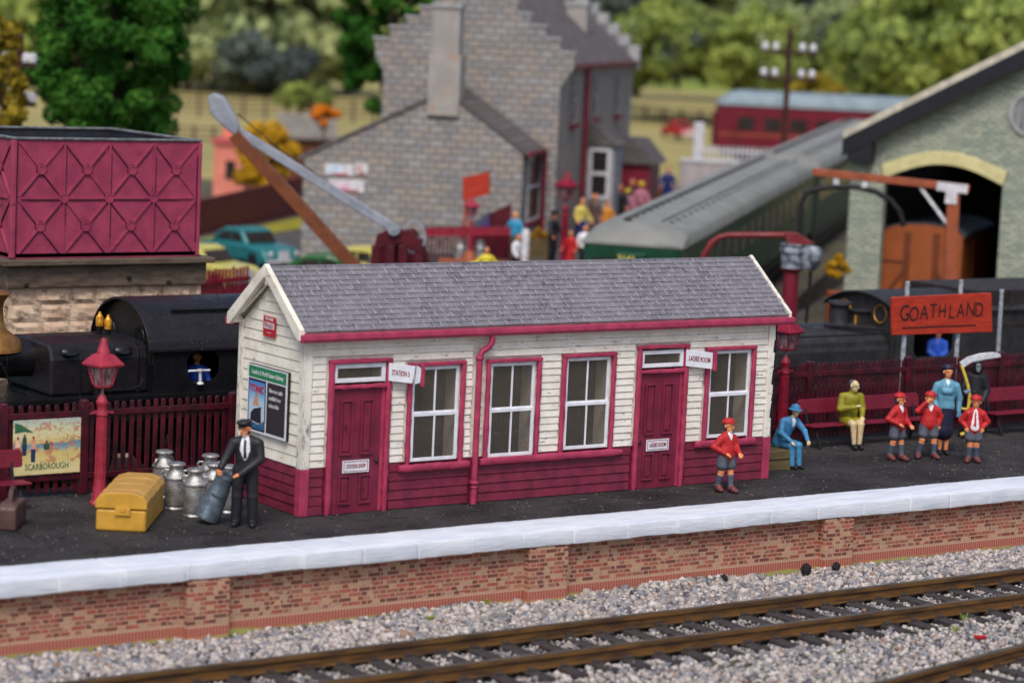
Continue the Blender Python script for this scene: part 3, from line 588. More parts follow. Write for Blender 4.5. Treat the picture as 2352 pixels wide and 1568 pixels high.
# roof
ridge = Vector((0, W_B / 2, 4.03)); ex0, ex1 = -.2, 10.38; ey, ez = -.13, 3.08
def roof_side(front):
    sgn = 1 if front else -1; e = Vector((0, ey if front else W_B - ey, ez)); up = (ridge - e); n = 13; step = up / n; nrm = Vector((0, -up.z * sgn, up.y * sgn)).normalized()
    m = MB(); X = Vector((1, 0, 0))
    for r_ in range(n):
        a = e + step * r_; b = e + step * (r_ + 1); wdt = .335; x = ex0 + .1 - (wdt / 2 if r_ % 2 else 0); top = r_ == n - 1
        if top: wdt = .6
        while x < ex1 - .06:
            x0 = max(x, ex0 + .1) + .005; x1 = min(x + wdt, ex1 - .06) - .005
            if x1 > x0 + .02:
                j = random.uniform(-.004, .004); lo_ = a + nrm * (.031 + j) - step * .04; hi_ = b + nrm * .018
                vs = [X * x0 + a - step * .04, X * x1 + a - step * .04, X * x1 + b, X * x0 + b, X * x0 + lo_, X * (x1) + lo_, X * x1 + hi_, X * x0 + hi_]
                m.m = 0; m.add(vs, [(0, 1, 2, 3), (4, 7, 6, 5), (0, 4, 5, 1), (1, 5, 6, 2), (2, 6, 7, 3), (3, 7, 4, 0)])
                m.m = 1; m.bar(X * (x1 + .005) + a + nrm * (.037), X * (x1 + .005) + b + nrm * .024, .013, .014, nrm)
            x += wdt
    m.m = 2
    m.add([X * (ex0 + .02) + e, X * (ex1 - .02) + e, X * (ex1 - .02) + ridge, X * (ex0 + .02) + ridge] + [X * k + p - nrm * .05 for k, p in ((ex0 + .02, e), (ex1 - .02, e), (ex1 - .02, ridge), (ex0 + .02, ridge))], [(0, 1, 2, 3), (7, 6, 5, 4), (0, 4, 5, 1), (1, 5, 6, 2), (2, 6, 7, 3), (3, 7, 4, 0)])
    return m.build('roof_slope', [M['slate'], M['slatejoint'], M['creamgable']], B)
roof_side(True); roof_side(False)
m = MB(); m.bar((ex0, W_B / 2, 4.045), (ex1, W_B / 2, 4.045), .06, .03); m.build('roof_ridge', M['slate'], B, bevel=.01)
# barge boards
for x0, x1 in ((ex0 - .02, ex0 + .075), (ex1 - .055, ex1 + .015)):
    m = MB()
    for s_ in (0, 1):
        f_ = (lambda y: y) if s_ == 0 else (lambda y: W_B - y)
        q = [(f_(ey - .02), ez - .13), (f_(ey - .02), ez + .06), (W_B / 2, 4.1), (W_B / 2, 3.88), (f_(ey + .06), ez - .13)]
        m.py(q, x0, x1)
    m.build('barge_board', M['creamgable'] if x0 < 1 else M['edgewear'], B, bevel=.012)
m = MB(); m.bar((ex0 + .03, W_B / 2, 3.78), (0, W_B / 2, 3.78), .14, .1); m.bar((-.14, .25, 3.2), (-.03, W_B / 2 - .05, 3.84), .035, .05); m.bar((-.14, W_B - .25, 3.2), (-.03, W_B / 2 + .05, 3.84), .035, .05)
m.box(-.17, 0, W_B - .02, W_B + .1, 2.98, 3.1); m.build('eaves_bracket', M['creamgable'], B, bevel=.015)
wobr = random.Random(4); m = MB(); z = .85
while z < 2.7:
    h = wobr.uniform(.12, .35); m.prism([(L_ + .036 - wobr.uniform(.02, .075), z), (L_ + .042, z - .03), (L_ + .042, z + h), (L_ + .036 - wobr.uniform(.01, .05), z + h * .8)], lambda a, b: (a, -.051, b), lambda a, b: (a, .12, b)); z += h * .95
m.build('bare_corner', M['iron'], B)
# gutters
for y_ in (ey - .045, W_B - ey + .045):
    m = MB(); m.px([(0, 0)], 0, 0) if False else None
    q = [(-.07, .055), (-.075, -.02), (-.045, -.075), (.045, -.085), (.07, -.05), (.075, .06)]
    m.py([(y_ + a, 3.0 + b) for a, b in q], ex0 - .0, ex1 + .03); m.build('gutter', M['mag'], B, bevel=.015)
m = MB(); m.tube([(3.6, -.17, 2.95), (3.6, -.17, 2.82), (3.56, -.13, 2.72), (3.46, -.1, 2.66), (3.42, -.09, 2.58), (3.415, -.085, 2.4), (3.41, -.085, 0)], .055, 12)
for z, r_, h in ((2.5, .075, .06), (.34, .085, .06), (.27, .07, .04)): m.lathe([(r_ * .8, 0), (r_, h * .3), (r_, h * .7), (r_ * .8, h)], (3.412, -.085, z), 14)
m.build('drainpipe', M['mag'], B, smooth=True)

# projecting signs, enamel plate and notice board on the walls
def hang(name, label, x, text, broken):
    T = thing(name, label, 'sign', (x, -.1, 2.37))
    ang = R(-14 if broken else -8); ex = Vector((math.cos(ang), math.sin(ang), 0)); n = Vector((ex.y, -ex.x, 0)); U = Vector((0, 0, 1)); wl = .42 if broken else .56; sl = -.12
    P = lambda a, b, c: ex * a + U * (b + sl * a) + n * c
    out = [(0, -.15), (wl, -.15), (wl + (.05 if broken else 0), .15), (0, .15)] if broken else [(0, -.15), (wl, -.15), (wl, .15), (0, .15)]
    m = MB(); m.prism(out, lambda a, b: P(a, b, 0), lambda a, b: P(a, b, -.02)); m.build('sign_board', M['white'], T, bevel=.004)
    if broken: m = MB(); m.prism([(0, -.15), (.1, -.12), (.12, .12), (.03, .17)], lambda a, b: P(wl + .03 + a, b, .03 - a * .3), lambda a, b: P(wl + .03 + a, b, .05 - a * .3)); m.build('torn_end', M['white'], T)
    e = wl + (.14 if broken else .01); m = MB(); m.prism([(0, -.18), (.07, -.18), (.07, .19), (0, .19)], lambda a, b: P(e + a, b, .03), lambda a, b: P(e + a, b, -.03)); m.build('sign_end', M['mag'], T, bevel=.01)
    lettering(text, .125, M['redink'], T, P(.05 if broken else wl / 2, -.005 if broken else 0, .004), P(1, 0, 0) - P(0, 0, 0), U, 0, .002, .52 if broken else .58, align='LEFT' if broken else 'CENTER')
hang('hanging_sign', 'torn white sign reading STATION S beside the left door fanlight', 1.57, 'STATION S', True)
hang('hanging_sign', 'white sign reading LADIES ROOM projecting beside the right door fanlight', 7.96, 'LADIES ROOM', False)
T = thing('enamel_plate', 'small red FRAGILE plate high on the cream gable wall', 'sign', (-.05, 1.12, 3.03))
m = MB(); m.box(-.012, 0, -.2, .2, -.17, .17); m.build('plate', paint('plate_red', srgb(188, 40, 50), srgb(170, 32, 42), 20, .5, .1), T)
m = MB(); m.box(-.015, -.012, -.165, .165, -.035, .07); m.build('plate_band', M['white'], T)
lettering('FRAGILE', .12, M['redink'], T, (-.018, 0, .018), (0, -1, 0), (0, 0, 1), 0, .0, .66)
lettering('WITH CARE', .06, M['whitepaint'], T, (-.0145, 0, .125), (0, -1, 0), (0, 0, 1), 0, .002, .8); lettering('~ ~ ~', .07, M['whitepaint'], T, (-.0145, 0, -.1), (0, -1, 0), (0, 0, 1), 0, .002, .8)
# notice board: y 1.73 .. .41, z 1.2 .. 2.35
T = thing('notice_board', 'railway notice board with ship poster and black timetable notice on the gable wall', 'notice board', (-.05, 1.07, 1.77))
yw, zh = .66, .57
m = MB(); m.box(-.03, .02, -yw - .006, yw + .004, -zh - .004, zh + .008); m.build('backing', M['iron'], T)
m = MB(); m.box(-.036, -.03, -yw, yw, -zh, zh); m.build('sheet', M['white'], T)
m = MB(); m.box(-.039, -.036, -yw + .04, yw - .03, zh - .215, zh - .02); m.build('header', paint('header_green', srgb(40, 130, 88), srgb(34, 118, 78), 9, .6, .05), T)
lettering('London & North Eastern Railway', .115, M['whitepaint'], T, (-.041, 0, zh - .12), (0, -1, 0), (0, 0, 1), 0, 0, .68)
m = MB(); m.box(-.039, -.036, -yw + .05, -.0, -zh + .045, zh - .24); m.build('black_notice', paint('notice_black', srgb(52, 46, 52), srgb(44, 40, 46), 30, .7, .1), T)
for i, s_ in enumerate(('New time table', 'available from', 'ticket office')): lettering(s_, .1, M['whitepaint'], T, (-.041, -.06 + 0, .2 - i * .125), (0, -1, 0), (0, 0, 1), .35, 0, .72, align='LEFT')
# ship poster (plain stand-in picture: sky, sea, hull)
Pp = bpy.data.objects.new('ship_poster', None); C.objects.link(Pp); Pp.parent = T
py0, py1, pz0, pz1 = .04, yw - .035, -zh + .035, zh - .235
m = MB(); m.box(-.039, -.036, py0, py1, pz0, pz1); m.build('poster_border', M['navy'], Pp)
t = NT('poster_sky'); sx = t.n('ShaderNodeSeparateXYZ'); t.l(t.co, sx.inputs[0]); zz = t.math('ADD', sx.outputs[2], t.math('MULTIPLY', t.noise(6, 4), .3))
c = t.ramp(t.step(zz, -.25, .5), [(0, srgb(196, 200, 214)), (.4, srgb(168, 204, 226)), (.7, srgb(120, 176, 216)), (1, srgb(70, 130, 200))]); M['psky'] = t.done(c, .6)
m = MB(); m.box(-.041, -.039, py0 + .03, py1 - .03, pz0 + .03, pz1 - .04); m.build('poster_sky', M['psky'], Pp)
def yz(poly, name, mat, d): 
    m = MB(); m.py(poly, -.041 - d, -.0412); return m.build(name, mat, Pp)
yz([(py0 + .03, pz0 + .03), (py1 - .03, pz0 + .03), (py1 - .03, pz0 + .17), (py1 - .2, pz0 + .13), (py1 - .35, pz0 + .11), (py0 + .12, pz0 + .14), (py0 + .03, pz0 + .2)], 'poster_sea', paint('poster_sea', srgb(36, 76, 120), srgb(60, 110, 150), 20, .6, 0), .001)
yz([(py0 + .12, pz0 + .14), (py0 + .14, pz0 + .36), (py0 + .12, pz0 + .42), (py1 - .2, pz0 + .36), (py1 - .1, pz0 + .27), (py1 - .1, pz0 + .16), (py0 + .25, pz0 + .13)], 'poster_ship', paint('poster_hull', srgb(44, 38, 52), srgb(34, 30, 42), 20, .6, 0), .002)
yz([(py0 + .2, pz0 + .42), (py0 + .26, pz0 + .6), (py0 + .3, pz0 + .68), (py0 + .35, pz0 + .58), (py0 + .42, pz0 + .42)], 'poster_funnel', paint('poster_funnel', srgb(170, 96, 70), srgb(220, 170, 140), 30, .6, 0), .0025)
lettering('TITANIC', .17, M['redcoat'], Pp, (-.043, (py0 + py1) / 2, pz1 - .17), (0, -1, 0), (0, 0, 1), 0, .005, .72)

# ------------------------------------------------------------ picket fences behind the platform
def fence(label, posts, y, sp, pw, top=1.56, group='maroon picket fences on the platform'):
    T = thing('picket_fence', label, 'fence', (posts[0], y, 0), 0, group); x0 = posts[0]
    for p in posts:
        m = MB(); m.box(p - x0 - .075, p - x0 + .075, -.07, .07, 0, top + .02); m.lathe([(.085, 0), (.08, .03), (.03, .045)], (p - x0, 0, top + .02), 10); m.build('post', M['fence'], T, bevel=.015)
    for a, b in zip(posts, posts[1:]):
        L = b - a - .16; n = max(2, int(L / sp)); m = MB()
        for i in range(n):
            x = a - x0 + .08 + (i + .5) * L / n; tl = R(random.uniform(-.8, .8)); w_ = pw / 2; z1 = top - .0 + random.uniform(-.015, .015)
            out = [(x - w_, .06), (x + w_, .06), (x + w_ + tl, z1 - .04), (x + w_ * .6 + tl, z1), (x - w_ * .6 + tl, z1), (x - w_ + tl, z1 - .04)]
            m.px(out, -.015, .015)
        m.build('pickets', M['fence'], T, bevel=.006, seg=1)
        for z, h in ((1.34, .1), (.27, .1)):
            m = MB(); m.box(a - x0 + .075, b - x0 - .075, -.06, -.016, z, z + h); m.build('fence_rail', M['fence'], T, bevel=.01)
    return T
fence('open maroon picket fence left of the station building, behind the milk churns', (-9.6, -6.8, -3.92, -2.45, .42), 3.12, .148, .085)
fence('dense dark maroon picket fence right of the station building, behind the benches', (8.4, 11.1, 13.85, 16.6, 19.35, 22.1), 3.12, .118, .085, 1.6)

# seaside poster standing on the left fence
q = [at(26, 967, y=3.03), at(181, 959, y=3.03), at(180, 1088, y=3.03), at(29, 1094, y=3.03)]
T = thing('seaside_poster', 'colourful seaside poster with SCARBOROUGH lettering fixed to the left picket fence', 'poster', (q[3].x, 3.03, q[3].z))
px_w, px_h = q[1].x - q[0].x, q[0].z - q[3].z
t = NT('poster_beach'); sx = t.n('ShaderNodeSeparateXYZ'); t.l(t.co, sx.inputs[0]); zz = t.math('ADD', sx.outputs[2], t.math('MULTIPLY', t.noise(5, 4), .22))
c = t.ramp(t.step(zz, .1, 1.1), [(0, srgb(226, 208, 140)), (.34, srgb(222, 196, 120)), (.46, srgb(110, 168, 180)), (.56, srgb(70, 140, 170)), (.62, srgb(220, 190, 120)), (.72, srgb(226, 214, 160)), (.9, srgb(214, 216, 176)), (1, srgb(170, 190, 190))])
c = t.mix(t.step(t.noise(9, 3), .62, .7, 0, .5), c, srgb(120, 150, 90))
c = t.mix(t.step(t.noise(7, 4, dist=1.5), .5, .62, 0, .75), c, srgb(196, 110, 80)); c = t.mix(t.step(t.noise(8.3, 4, vec=t.scaled((11, 11, 16)), dist=1), .56, .64, 0, .8), c, srgb(74, 120, 110)); c = t.mix(t.step(t.noise(6, 4, vec=t.scaled((19, 19, 22))), .58, .66, 0, .7), c, srgb(236, 224, 180))
M['beach'] = t.done(c, .5)
m = MB(); m.box(0, px_w, 0, .03, 0, px_h); m.build('poster_sheet', M['beach'], T, bevel=.004)
m = MB(); m.box(.01, px_w - .01, -.002, 0, .012, .2); m.build('poster_caption_band', paint('poster_band', srgb(228, 214, 160), srgb(218, 200, 140), 6, .5, 0), T)
lettering('SCARBOROUGH', .15, paint('poster_green_ink', srgb(74, 112, 76), None, 4, .6, 0), T, (px_w / 2, -.003, .135), (1, 0, 0), (0, 0, 1), 0, .002, .72)
bl = lambda poly, mt, d=.002: (lambda m_: (m_.px(poly, -d, 0), m_.build('painted_figure', mt, T)))(MB())
bl([(.02, .72), (.02, .9), (.14, .86), (.26, .78), (.36, .72), (.2, .74)], paint('umbrella_green', srgb(60, 110, 70), srgb(40, 90, 80), 9, .5, 0))
for x, z0, z1, wd, cs in ((.08, .3, .66, .1, ((240, 200, 170), (200, 90, 70))), (.2, .34, .7, .09, ((40, 80, 84), (44, 60, 80))), (.36, .22, .66, .09, ((222, 160, 130), (40, 60, 100))), (.6, .42, .58, .12, ((70, 110, 70), (60, 90, 80))), (.69, .42, .54, .05, ((220, 130, 90), (210, 120, 90)))):
    zm = (z0 + z1) / 2
    bl([(x - wd * .4, z0), (x + wd * .4, z0), (x + wd / 2, zm), (x - wd / 2, zm)], paint('figure_lower', srgb(*cs[1]), None, 9, .5, 0)); bl([(x - wd / 2, zm), (x + wd / 2, zm), (x + wd * .35, z1 - .05), (x - wd * .35, z1 - .05)], paint('figure_upper', srgb(*cs[0]), None, 9, .5, 0))
    bl([(x + .022 * math.cos(a), z1 - .025 + .026 * math.sin(a)) for a in np.linspace(0, 5.6, 8)], paint('figure_head', srgb(150, 70, 60) if x < .5 else srgb(170, 60, 60), None, 9, .5, 0), .003)

# ------------------------------------------------------------ platform lamps
def lamp_post(label, x, y, mt, z=0, s=1.0):
    T = thing('lamp_post', label, 'lamp', (x, y, z), 0, 'lamp posts'); g = M['lampglass']
    m = MB(); m.lathe([(.17, 0), (.17, .03), (.14, .07), (.125, .2), (.11, .3), (.1, .42)], n=8); m.build('base', mt, T, bevel=.008)
    m = MB(); m.lathe([(.088, .4), (.078, 1.5)], n=14)
    for k in range(14): a = 2 * math.pi * (k + .5) / 14; m.bar((.088 * math.cos(a), .088 * math.sin(a), .42), (.078 * math.cos(a), .078 * math.sin(a), 1.46), .014, .014)
    m.lathe([(.08, 1.48), (.098, 1.5), (.098, 1.53), (.075, 1.58), (.082, 1.66), (.1, 1.7), (.1, 1.73), (.07, 1.78), (.045, 1.84)], n=16)
    m.tube([(-.21, 0, 1.53), (-.08, 0, 1.55), (.08, 0, 1.55), (.21, 0, 1.53)], [.016, .024, .024, .016], 8)
    m.build('post', mt, T, smooth=True)
    m = MB(); m.lathe([(.03, 1.82), (.022, 1.97)], n=10); m.build('lantern_stem', g, T, smooth=True)
    sq = Matrix.Rotation(R(12), 3, 'Z'); m = MB()
    m.lathe([(.14, 1.96), (.15, 2.0)], n=4, M=sq)
    for k in range(4):
        a = 2 * math.pi * (k + .5) / 4
        m.bar(sq @ Vector((.15 * math.cos(a), .15 * math.sin(a), 2.0)), sq @ Vector((.245 * math.cos(a), .245 * math.sin(a), 2.32)), .035, .035)
    m.lathe([(.25, 2.3), (.255, 2.33)], n=4, M=sq); m.build('lantern_frame', mt, T, bevel=.006)
    m = MB(); m.lathe([(.128, 2.0), (.215, 2.3)], n=4, M=sq); m.build('lantern_glass', g, T)
    m = MB(); m.lathe([(.35, 2.32), (.36, 2.36), (.2, 2.5), (.16, 2.52)], n=4, M=sq)
    m.lathe([(.12, 2.51), (.105, 2.56), (.05, 2.74), (.035, 2.78), (.012, 2.79)], n=14); m.build('lantern_roof', mt, T, bevel=.012)
    T.scale = (s, s, s)
    return T
p = at(228, 1157, z=0); lamp_post('pinkish red fluted lamp post between the seaside poster and the milk churns', p.x, p.y, M['lamp'])
p = at(1822, 1008, z=0); lamp_post('dark maroon lamp post just right of the station building roof end', 12.86, 2.75, M['lampdark'])

# ------------------------------------------------------------ luggage and milk churns
def base_on(o, mesh_objs): pass
T = thing('travel_trunk', 'yellow dome lidded travel trunk standing on the platform beside the lamp post', 'trunk', (-3.3, -.03, 0), -36)
# local x = across the end that faces the viewer, local y = length
w_, l_, h_ = .8, 1.9, .36
m = MB(); m.box(-w_ / 2, w_ / 2, 0, l_, 0, h_); m.build('body', M['trunk'], T, bevel=.05, seg=4)
lid = [(-w_ / 2 - .012, h_ + .012), (-w_ / 2 - .012, h_ + .13), (-w_ / 2 + .05, h_ + .22), (-w_ / 2 + .2, h_ + .27), (w_ / 2 - .2, h_ + .27), (w_ / 2 - .05, h_ + .22), (w_ / 2 + .012, h_ + .13), (w_ / 2 + .012, h_ + .012)]
m = MB(); m.m = 0; m.px(lid, -.012, .02); m.m = 1
for k in range(7): a = .02 + k * (l_ - .02) / 7; m.px([(x, z + (.006 if k % 2 else -.004)) if z > h_ + .05 else (x, z) for x, z in lid], a + .004, a + (l_ - .02) / 7 - .004)
m.build('lid', [M['trunk'], M['trunklid']], T, bevel=.022, seg=3)
m = MB(); m.box(-.09, .15, -.035, -.01, h_ - .09, h_ + .03); m.box(-.02, .08, -.045, -.03, h_ - .03, h_ + .05); m.build('hasp', M['trunk'], T, bevel=.01)
T = thing('carrying_case', 'small brown leather case with a looped handle near the left bench', 'suitcase', tuple(at(36, 1221, z=0)), 53)
m = MB(); m.px([(0, 0), (.78, 0), (.8, .34), (.72, .42), (.1, .42), (0, .36)], 0, .3); m.build('body', M['case'], T, bevel=.045, seg=3)
m = MB(); m.tube([(.25, .15, .4), (.26, .15, .5), (.32, .15, .6), (.4, .15, .62), (.48, .15, .6), (.54, .15, .5), (.55, .15, .4)], .04, 8); m.build('handle', M['case'], T, smooth=True)

def churn(label, x, y, s=1.0, rz=0, mt='churn', lidh=1):
    T = thing('milk_churn', label, 'milk churn', (x, y, 0), rz, 'milk churns on the platform')
    m = MB(); m.lathe([(.13, .0), (.178, 0), (.186, .02), (.172, .05), (.186, .075), (.19, .1), (.19, .46), (.186, .5), (.2, .515), (.2, .54), (.18, .56), (.14, .61), (.105, .655), (.1, .7)], n=28); m.build('body', M[mt], T, smooth=True)
    m = MB(); m.lathe([(.1, .69), (.112, .7), (.112, .73), (.15, .745), (.152, .76), (.13, .785), (.06, .8), (.012, .803)], n=28); m.build('lid', M[mt], T, smooth=True)
    for k in (-1, 1): m = MB(); m.tube([(k * .15, 0, .56), (k * .2, 0, .57), (k * .215, 0, .62), (k * .19, 0, .655), (k * .12, 0, .65)], .02, 8); m.build('handle', M[mt], T, smooth=True)
    T.scale = (s, s, s); return T
for lb, u, v, s, rz in (('silver milk churn at the back left of the group, against the fence', 374, 1143, 1.02, 20), ('silver milk churn second from the lamp post, left of the front one', 402, 1170, .99, -35), ('silver milk churn at the front of the group, nearest to the yellow trunk', 446, 1187, 1.01, -40),
    ('silver milk churn at the back right, behind two others by the fence', 480, 1150, 1.0, -25), ('silver milk churn squeezed between the back right churn and the tilted one', 489, 1172, 1.0, -50), ("silver milk churn mostly hidden behind the porter's legs and tilted churn", 524, 1178, 1.0, 30)):
    p = at(u, v, z=0); d = Vector((.51, .86, 0)) * .16; churn(lb, p.x + d.x * .6, p.y + d.y * .6, s, rz)
T = thing('milk_churn', 'darker bluish milk churn tilted on its rim under the hands of the porter', 'milk churn', tuple(at(487, 1203, z=0)), -35, 'milk churns on the platform')
m = MB(); m.lathe([(.1, 0), (.215, 0), (.222, .02), (.21, .06), (.165, .55), (.15, .6), (.155, .63), (.15, .66), (.16, .69), (.15, .72), (.155, .74)], n=28); m.build('body', M['churndark'], T, smooth=True)
m = MB(); m.lathe([(.165, .735), (.168, .76), (.15, .79), (.06, .82), (.01, .825)], n=28); m.build('lid', M['churndark'], T, smooth=True)
m = MB(); m.tube([(-.1, -.16, .46), (-.09, -.2, .46), (.02, -.21, .46), (.09, -.18, .46), (.1, -.15, .46)], .016, 8); m.build('handle', M['churndark'], T, smooth=True)
T.rotation_euler = Euler((R(4), R(22), R(-35))); T.location.z = .09; T.location = Vector(T.location) + Vector((-.03, .12, 0))

# ------------------------------------------------------------ benches
def bench(label, x, y, L, back=1):
    T = thing('platform_bench', label, 'bench', (x, y, 0), 0, 'maroon platform benches')
    rr = lambda x0, x1, z0, z1: [(x0, z0 + .03), (x0 + .03, z0), (x1 - .03, z0), (x1, z0 + .03), (x1, z1 - .05), (x1 - .06, z1), (x0 + .06, z1), (x0, z1 - .05)]
    m = MB(); m.prism(rr(0, L, .66, .95), lambda a, b: (a, .3 + (b - .66) * .15, b), lambda a, b: (a, .34 + (b - .66) * .15, b)); m.build('backrest', M['bench'], T, bevel=.012)
    m = MB(); m.box(.03, L - .03, -.14, .02, .44, .475); m.box(.03, L - .03, .06, .22, .435, .47); m.build('seat', M['bench'], T, bevel=.012)
    for xx in (.2, L - .2):
        m = MB(); m.bar((xx, -.2, 0), (xx, .02, .45), .045, .06, (1, 0, 0)); m.bar((xx, .32, 0), (xx, .22, .43), .045, .06, (1, 0, 0)); m.bar((xx, .22, .42), (xx, .38, .88), .045, .05, (1, 0, 0)); m.bar((xx, -.12, .43), (xx, .26, .42), .045, .04, (1, 0, 0)); m.build('leg_frame', M['iron'], T, bevel=.008)
    return T
bench('maroon bench right of the building where the woman in olive sits', 13.2, 2.35, 3.35)
bench('maroon bench at the right edge, behind the robed figure', 18.35, 2.35, 3.3)
bench('maroon bench cut off at the left edge in front of the seaside poster', -7.15, 2.15, 3.3)

# ------------------------------------------------------------ station name sign
T = thing('station_sign', 'orange GOATHLAND name board on two silver posts behind the fence', 'sign', (17.8, 3.5, 0))
c4 = [Vector((a.x - 17.8, 0, a.z)) for a in (at(2045, 682, y=3.45), at(2274, 672, y=3.45), at(2276, 762, y=3.45), at(2047, 769, y=3.45))]
m = MB(); q = [(p.x, p.z) for p in c4]; m.px(q, -.1, -.03); m.build('name_board', M['sign'], T, bevel=.014)
for u in (2084, 2207):
    a = at(u, 660, y=3.5); m = MB(); m.tube([(a.x - 17.8, .0, 0), (a.x - 17.8, .0, 3.2)], .052, 12); m.build('post', M['silverpost'], T)
cx = (c4[0].x + c4[1].x) / 2; cz = (c4[0].z + c4[3].z) / 2 + .07; ex = (c4[1] - c4[0]).normalized()
for i, (ch, dx, dz, s_) in enumerate((('G', -1.1, .0, .49), ('O', -.82, -.03, .45), ('A', -.52, -.0, .45), ('T', -.25, .02, .43), ('H', .02, .01, .42), ('L', .3, -.02, .42), ('A', .58, .0, .43), ('N', .88, .02, .44), ('D', 1.14, .0, .45))):
    lettering(ch, s_, M['ink'], T, Vector((cx, -.104, cz)) + ex * dx * .98 + Vector((0, 0, dz - .02)), ex, (0, 0, 1), 0, .0, .84)
m = MB(); m.bar(Vector((cx - 1.12, -.103, cz - .33)), Vector((cx + 1.05, -.103, cz - .33)), .006, .03); m.build('underline', M['ink'], T)

# ------------------------------------------------------------ locomotives behind the fence
def arc_roof(y0, y1, ze, zt, n=14, p=1.0):
    yc, hw = (y0 + y1) / 2, (y1 - y0) / 2; e = math.pi / 2 * p
    return [(yc - hw * math.sin(e * (1 - 2 * i / n)) / math.sin(e), ze + (zt - ze) * (math.cos(e * (1 - 2 * i / n)) - math.cos(e)) / (1 - math.cos(e))) for i in range(n + 1)]
def loco(label, ob, xf, xt, xc, xe, zf, zs, zt, ze, zr, mt, mtop, arcp, win):
    y0, y1, yc = 7.4, 9.8, 8.6
    T = thing('tank_locomotive', label, 'locomotive', (xc, yc, -.9), 0, 'black tank locomotives behind the fence')
    o = Vector((xc, yc, -.9))
    def part(m, name, mt_, **k):
        m.v = [tuple(Vector(p) - o) for p in m.v]; return m.build(name, mt_, T, **k)
    # footplate, frames and wheels
    m = MB(); m.box(xf - .5, xe + .1, y0 - .1, y1 + .1, zf - .1, zf); m.box(xf - .4, xe, y0 + .02, y0 + .08, zf - .5, zf - .1); m.box(xf - .4, xe, y1 - .08, y1 - .02, zf - .5, zf - .1)
    for i in range(int((xe - xf) / .09)): m.box(xf + i * .09, xf + i * .09 + .022, y0 - .108, y0 - .1, zf - .06, zf - .038)
    part(m, 'footplate', mt, bevel=.008)
    m = MB(); m.box(xf, xe, yc - .55, yc + .55, -.3, zf - .1); part(m, 'frames', mt)
    n = max(3, int((xe - xf) / 2.1))
    for i in range(n):
        for yy in (yc - .72, yc + .72):
            m = MB(); xw = xf + 1 + i * (xe - xf - 1.8) / (n - 1); q = Matrix.Rotation(R(90), 3, 'X'); m.lathe([(.62, -.08), (.66, -.05), (.66, .05), (.62, .08), (.5, .08), (.5, .03), (.14, .03), (.14, .09)], (xw, yy, -.22), 24, q); part(m, 'wheel', mt)
    # tank with rounded shoulders, bands
    sec = lambda g: [(y0 + .22 - g, zf), (y0 + .22 - g, zs - .28), (y0 + .28 - g, zs - .1), (y0 + .42 - g * .7, zs + .0), (yc - .5, zt - .04 + g), (yc, zt + g), (yc + .5, zt - .04 + g), (y1 - .42 + g * .7, zs), (y1 - .28 + g, zs - .1), (y1 - .22 + g, zs - .28), (y1 - .22 + g, zf)]
    m = MB(); m.py(sec(0), xt, xc + .02); part(m, 'side_tank', [mtop], bevel=.07, seg=4, smooth=False)
    for k in range(1, 4): m = MB(); xx = xt + k * (xc - xt) / 3.4; m.py(sec(.014), xx, xx + .05); part(m, 'tank_band', mt, bevel=.01)
    m = MB(); q = Matrix.Rotation(R(90), 3, 'Y'); zb = (zf + zt) / 2 + .1; rb = zt - zb - .06; m.lathe([(rb * .96, 0), (rb, .04), (rb, xt - xf - .6), (rb + .02, xt - xf - .58), (rb + .02, xt - xf - .45), (rb, xt - xf - .43), (rb, xt - xf + .3)], (xf, yc, zb), 36, q); m.lathe([(.1, -.06), (rb * .8, -.03), (rb * .9, 0)], (xf, yc, zb), 30, q); part(m, 'boiler', mt, smooth=True)
    # cab: front sheet, side sheets with opening, arched roof
    ar = arc_roof(y0 + .02, y1 - .02, ze, zr - .05, 14, arcp)
    m = MB(); m.py([(y0 + .04, zf), (y0 + .04, ze)] + ar[1:-1] + [(y1 - .04, ze), (y1 - .04, zf)], xc, xc + .06)
    m.py([(y0 + .04, zf), (y0 + .04, ze)] + ar[1:-1] + [(y1 - .04, ze), (y1 - .04, zf)], xe - .12, xe - .06)
    w0, w1, wz0 = win
    for (ya, yb) in ((y0 + .02, y0 + .07), (y1 - .07, y1 - .02)):
        m.box(xc, w0, ya, yb, zf, ze); m.box(w1, xe - .06, ya, yb, zf, ze); m.box(w0, w1, ya, yb, zf, wz0); m.box(w0, w1, ya, yb, ze - .1, ze)
        for (cx_, sg) in ((w0, 1), (w1, -1)):
            for (cz_, sz) in ((wz0, 1), (ze - .1, -1)): m.px([(cx_, cz_), (cx_ + sg * .16, cz_), (cx_ + sg * .06, cz_ + sz * .06), (cx_, cz_ + sz * .16)], ya, yb)
    cab = part(m, 'cab', mt, bevel=.006)
    m = MB()
    for yy in (yc - .62, yc + .62): zc_ = (ze + zr) / 2 - .3; m.tube([(xc - .03, yy + .21 * math.cos(a_), zc_ + .21 * math.sin(a_)) for a_ in np.linspace(0, 2 * math.pi, 18)], .012, 6)
    part(m, 'spectacle_rings', M['brass'] if ob == 'r' else mt)
    A = arc_roof(y0 - .06, y1 + .06, ze - .02, zr, 20, arcp); Bq = [(y, z - .05) for y, z in A][::-1]
    m = MB(); m.py(A + Bq, xc - .14, xe); rf = part(m, 'cab_roof', mtop if ob == 'l' else M['greyloco'], bevel=.008)
    m = MB()
